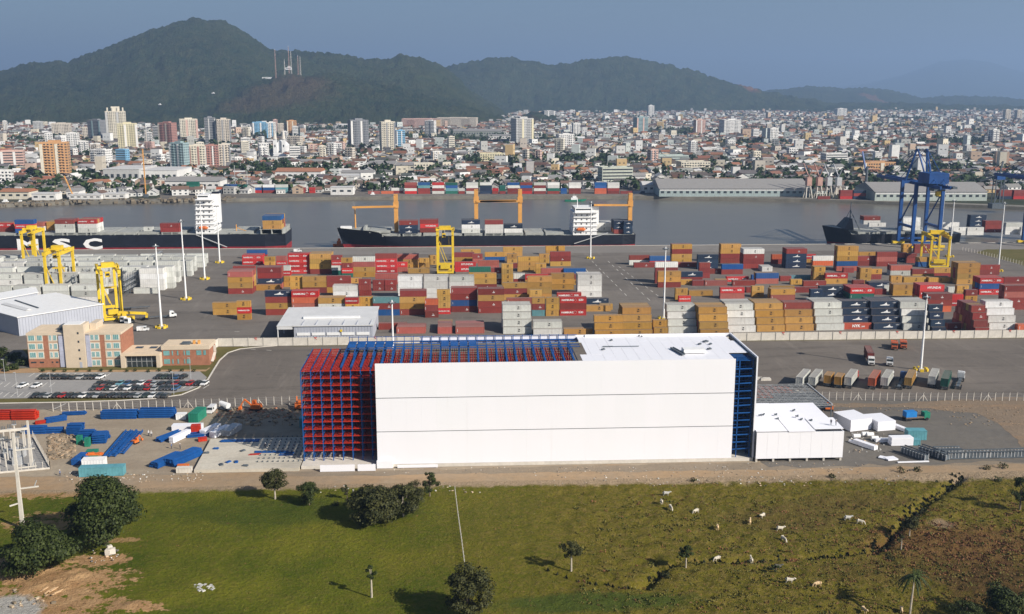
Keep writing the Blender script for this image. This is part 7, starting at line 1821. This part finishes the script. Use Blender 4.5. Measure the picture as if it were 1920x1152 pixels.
# ================================================================== workers
def person_mesh(walk):
    V = [(0,0,.98,(.15,.11)),(0,0,1.22,(.16,.11)),(0,0,1.42,(.18,.11)),(0,0,1.52,.06),(0,.01,1.60,.075),(0,.01,1.70,.095),(0,0,1.76,.06)]
    E = [(0,1),(1,2),(2,3),(3,4),(4,5),(5,6)]
    for s in (-1,1):
        f_ = .16*s if walk else .02
        n_ = len(V); V += [(s*.1,0,.88,.10),(s*.11,f_*.6+.03,.50,.065),(s*.11,f_,.09,.05),(s*.11,f_+.14,.04,.045)]; E += [(0,n_),(n_,n_+1),(n_+1,n_+2),(n_+2,n_+3)]
        n_ = len(V); V += [(s*.23,0,1.42,.06),(s*.28,-f_*.5,1.15,.045),(s*.27,-f_*.5+.12,.92,.035),(s*.27,-f_*.5+.16,.84,.03)]; E += [(2,n_),(n_,n_+1),(n_+1,n_+2),(n_+2,n_+3)]
    return skin_mesh('person', V, E, M['cloth'], 1, 0)
m, nt, b = _nodes('work_clothes')
tc = nt.nodes.new("ShaderNodeTexCoord"); sx = nt.nodes.new("ShaderNodeSeparateXYZ"); nt.links.new(tc.outputs['Object'], sx.inputs[0]); oi = nt.nodes.new("ShaderNodeObjectInfo")
c = _mix(nt, _ramp(nt, sx.outputs['Z'], .95, .96), (.03,.04,.07), oi.outputs['Color']); c = _mix(nt, _ramp(nt, sx.outputs['Z'], 1.5, 1.51), c, (.33,.18,.12))
nt.links.new(c, b.inputs['Base Color']); b.inputs['Roughness'].default_value = .9
M['cloth'] = m
PMs = [person_mesh(True), person_mesh(False)]
helm = MB().tube((0,0,1.70),(0,0,1.80),.13,.10,10).tube((0,0,1.80),(0,0,1.84),.10,.03,10).box(-.09,.08,1.69,.09,.19,1.71).mesh('helmet', M['white'])
for i, (x, y, z, a, col, lb) in enumerate(((279,818,0,30,(.6,.6,.62),'worker in light shirt beside the blue frames'),(284,819,0,200,(.5,.5,.5),'second worker in pale shirt beside the blue frames'),(322,842,0,90,(.1,.15,.3),'worker in dark clothes walking near the slab'),(338,843,0,-60,(.12,.12,.14),'worker in dark clothes right of the walking worker'),
                              (113,893,0,120,(.10,.18,.42),'person in blue with white helmet near the dirt road'),(498,842,.9,10,(.1,.1,.12),'worker standing on the slab in the shade'),(1558,797,9.4,140,(.1,.1,.12),'left worker standing on the annex roof'),(1567,798,9.4,220,(.12,.1,.1),'right worker bending on the annex roof'))):
    p = G(x, y, z); o = link('person', PMs[i % 2], None, p, R(a), col); tag(o, lb, 'person'); link('helmet', helm, o)
# ================================================================== haze
hz = MB().box(-30000, -700, -8, 30000, 29000, 1150).build('haze', None)
hz.data.materials.clear()
m = bpy.data.materials.new('haze_air'); m.use_nodes = True; nt = m.node_tree; nt.nodes.clear()
ou = nt.nodes.new("ShaderNodeOutputMaterial"); pv = nt.nodes.new("ShaderNodeVolumePrincipled"); nt.links.new(pv.outputs[0], ou.inputs['Volume'])
pv.inputs['Color'].default_value = (0.42, 0.63, 1.0, 1); pv.inputs['Density'].default_value = 0.0001; pv.inputs['Anisotropy'].default_value = 0.2
hz.data.materials.append(m); tag(hz, kind='stuff')
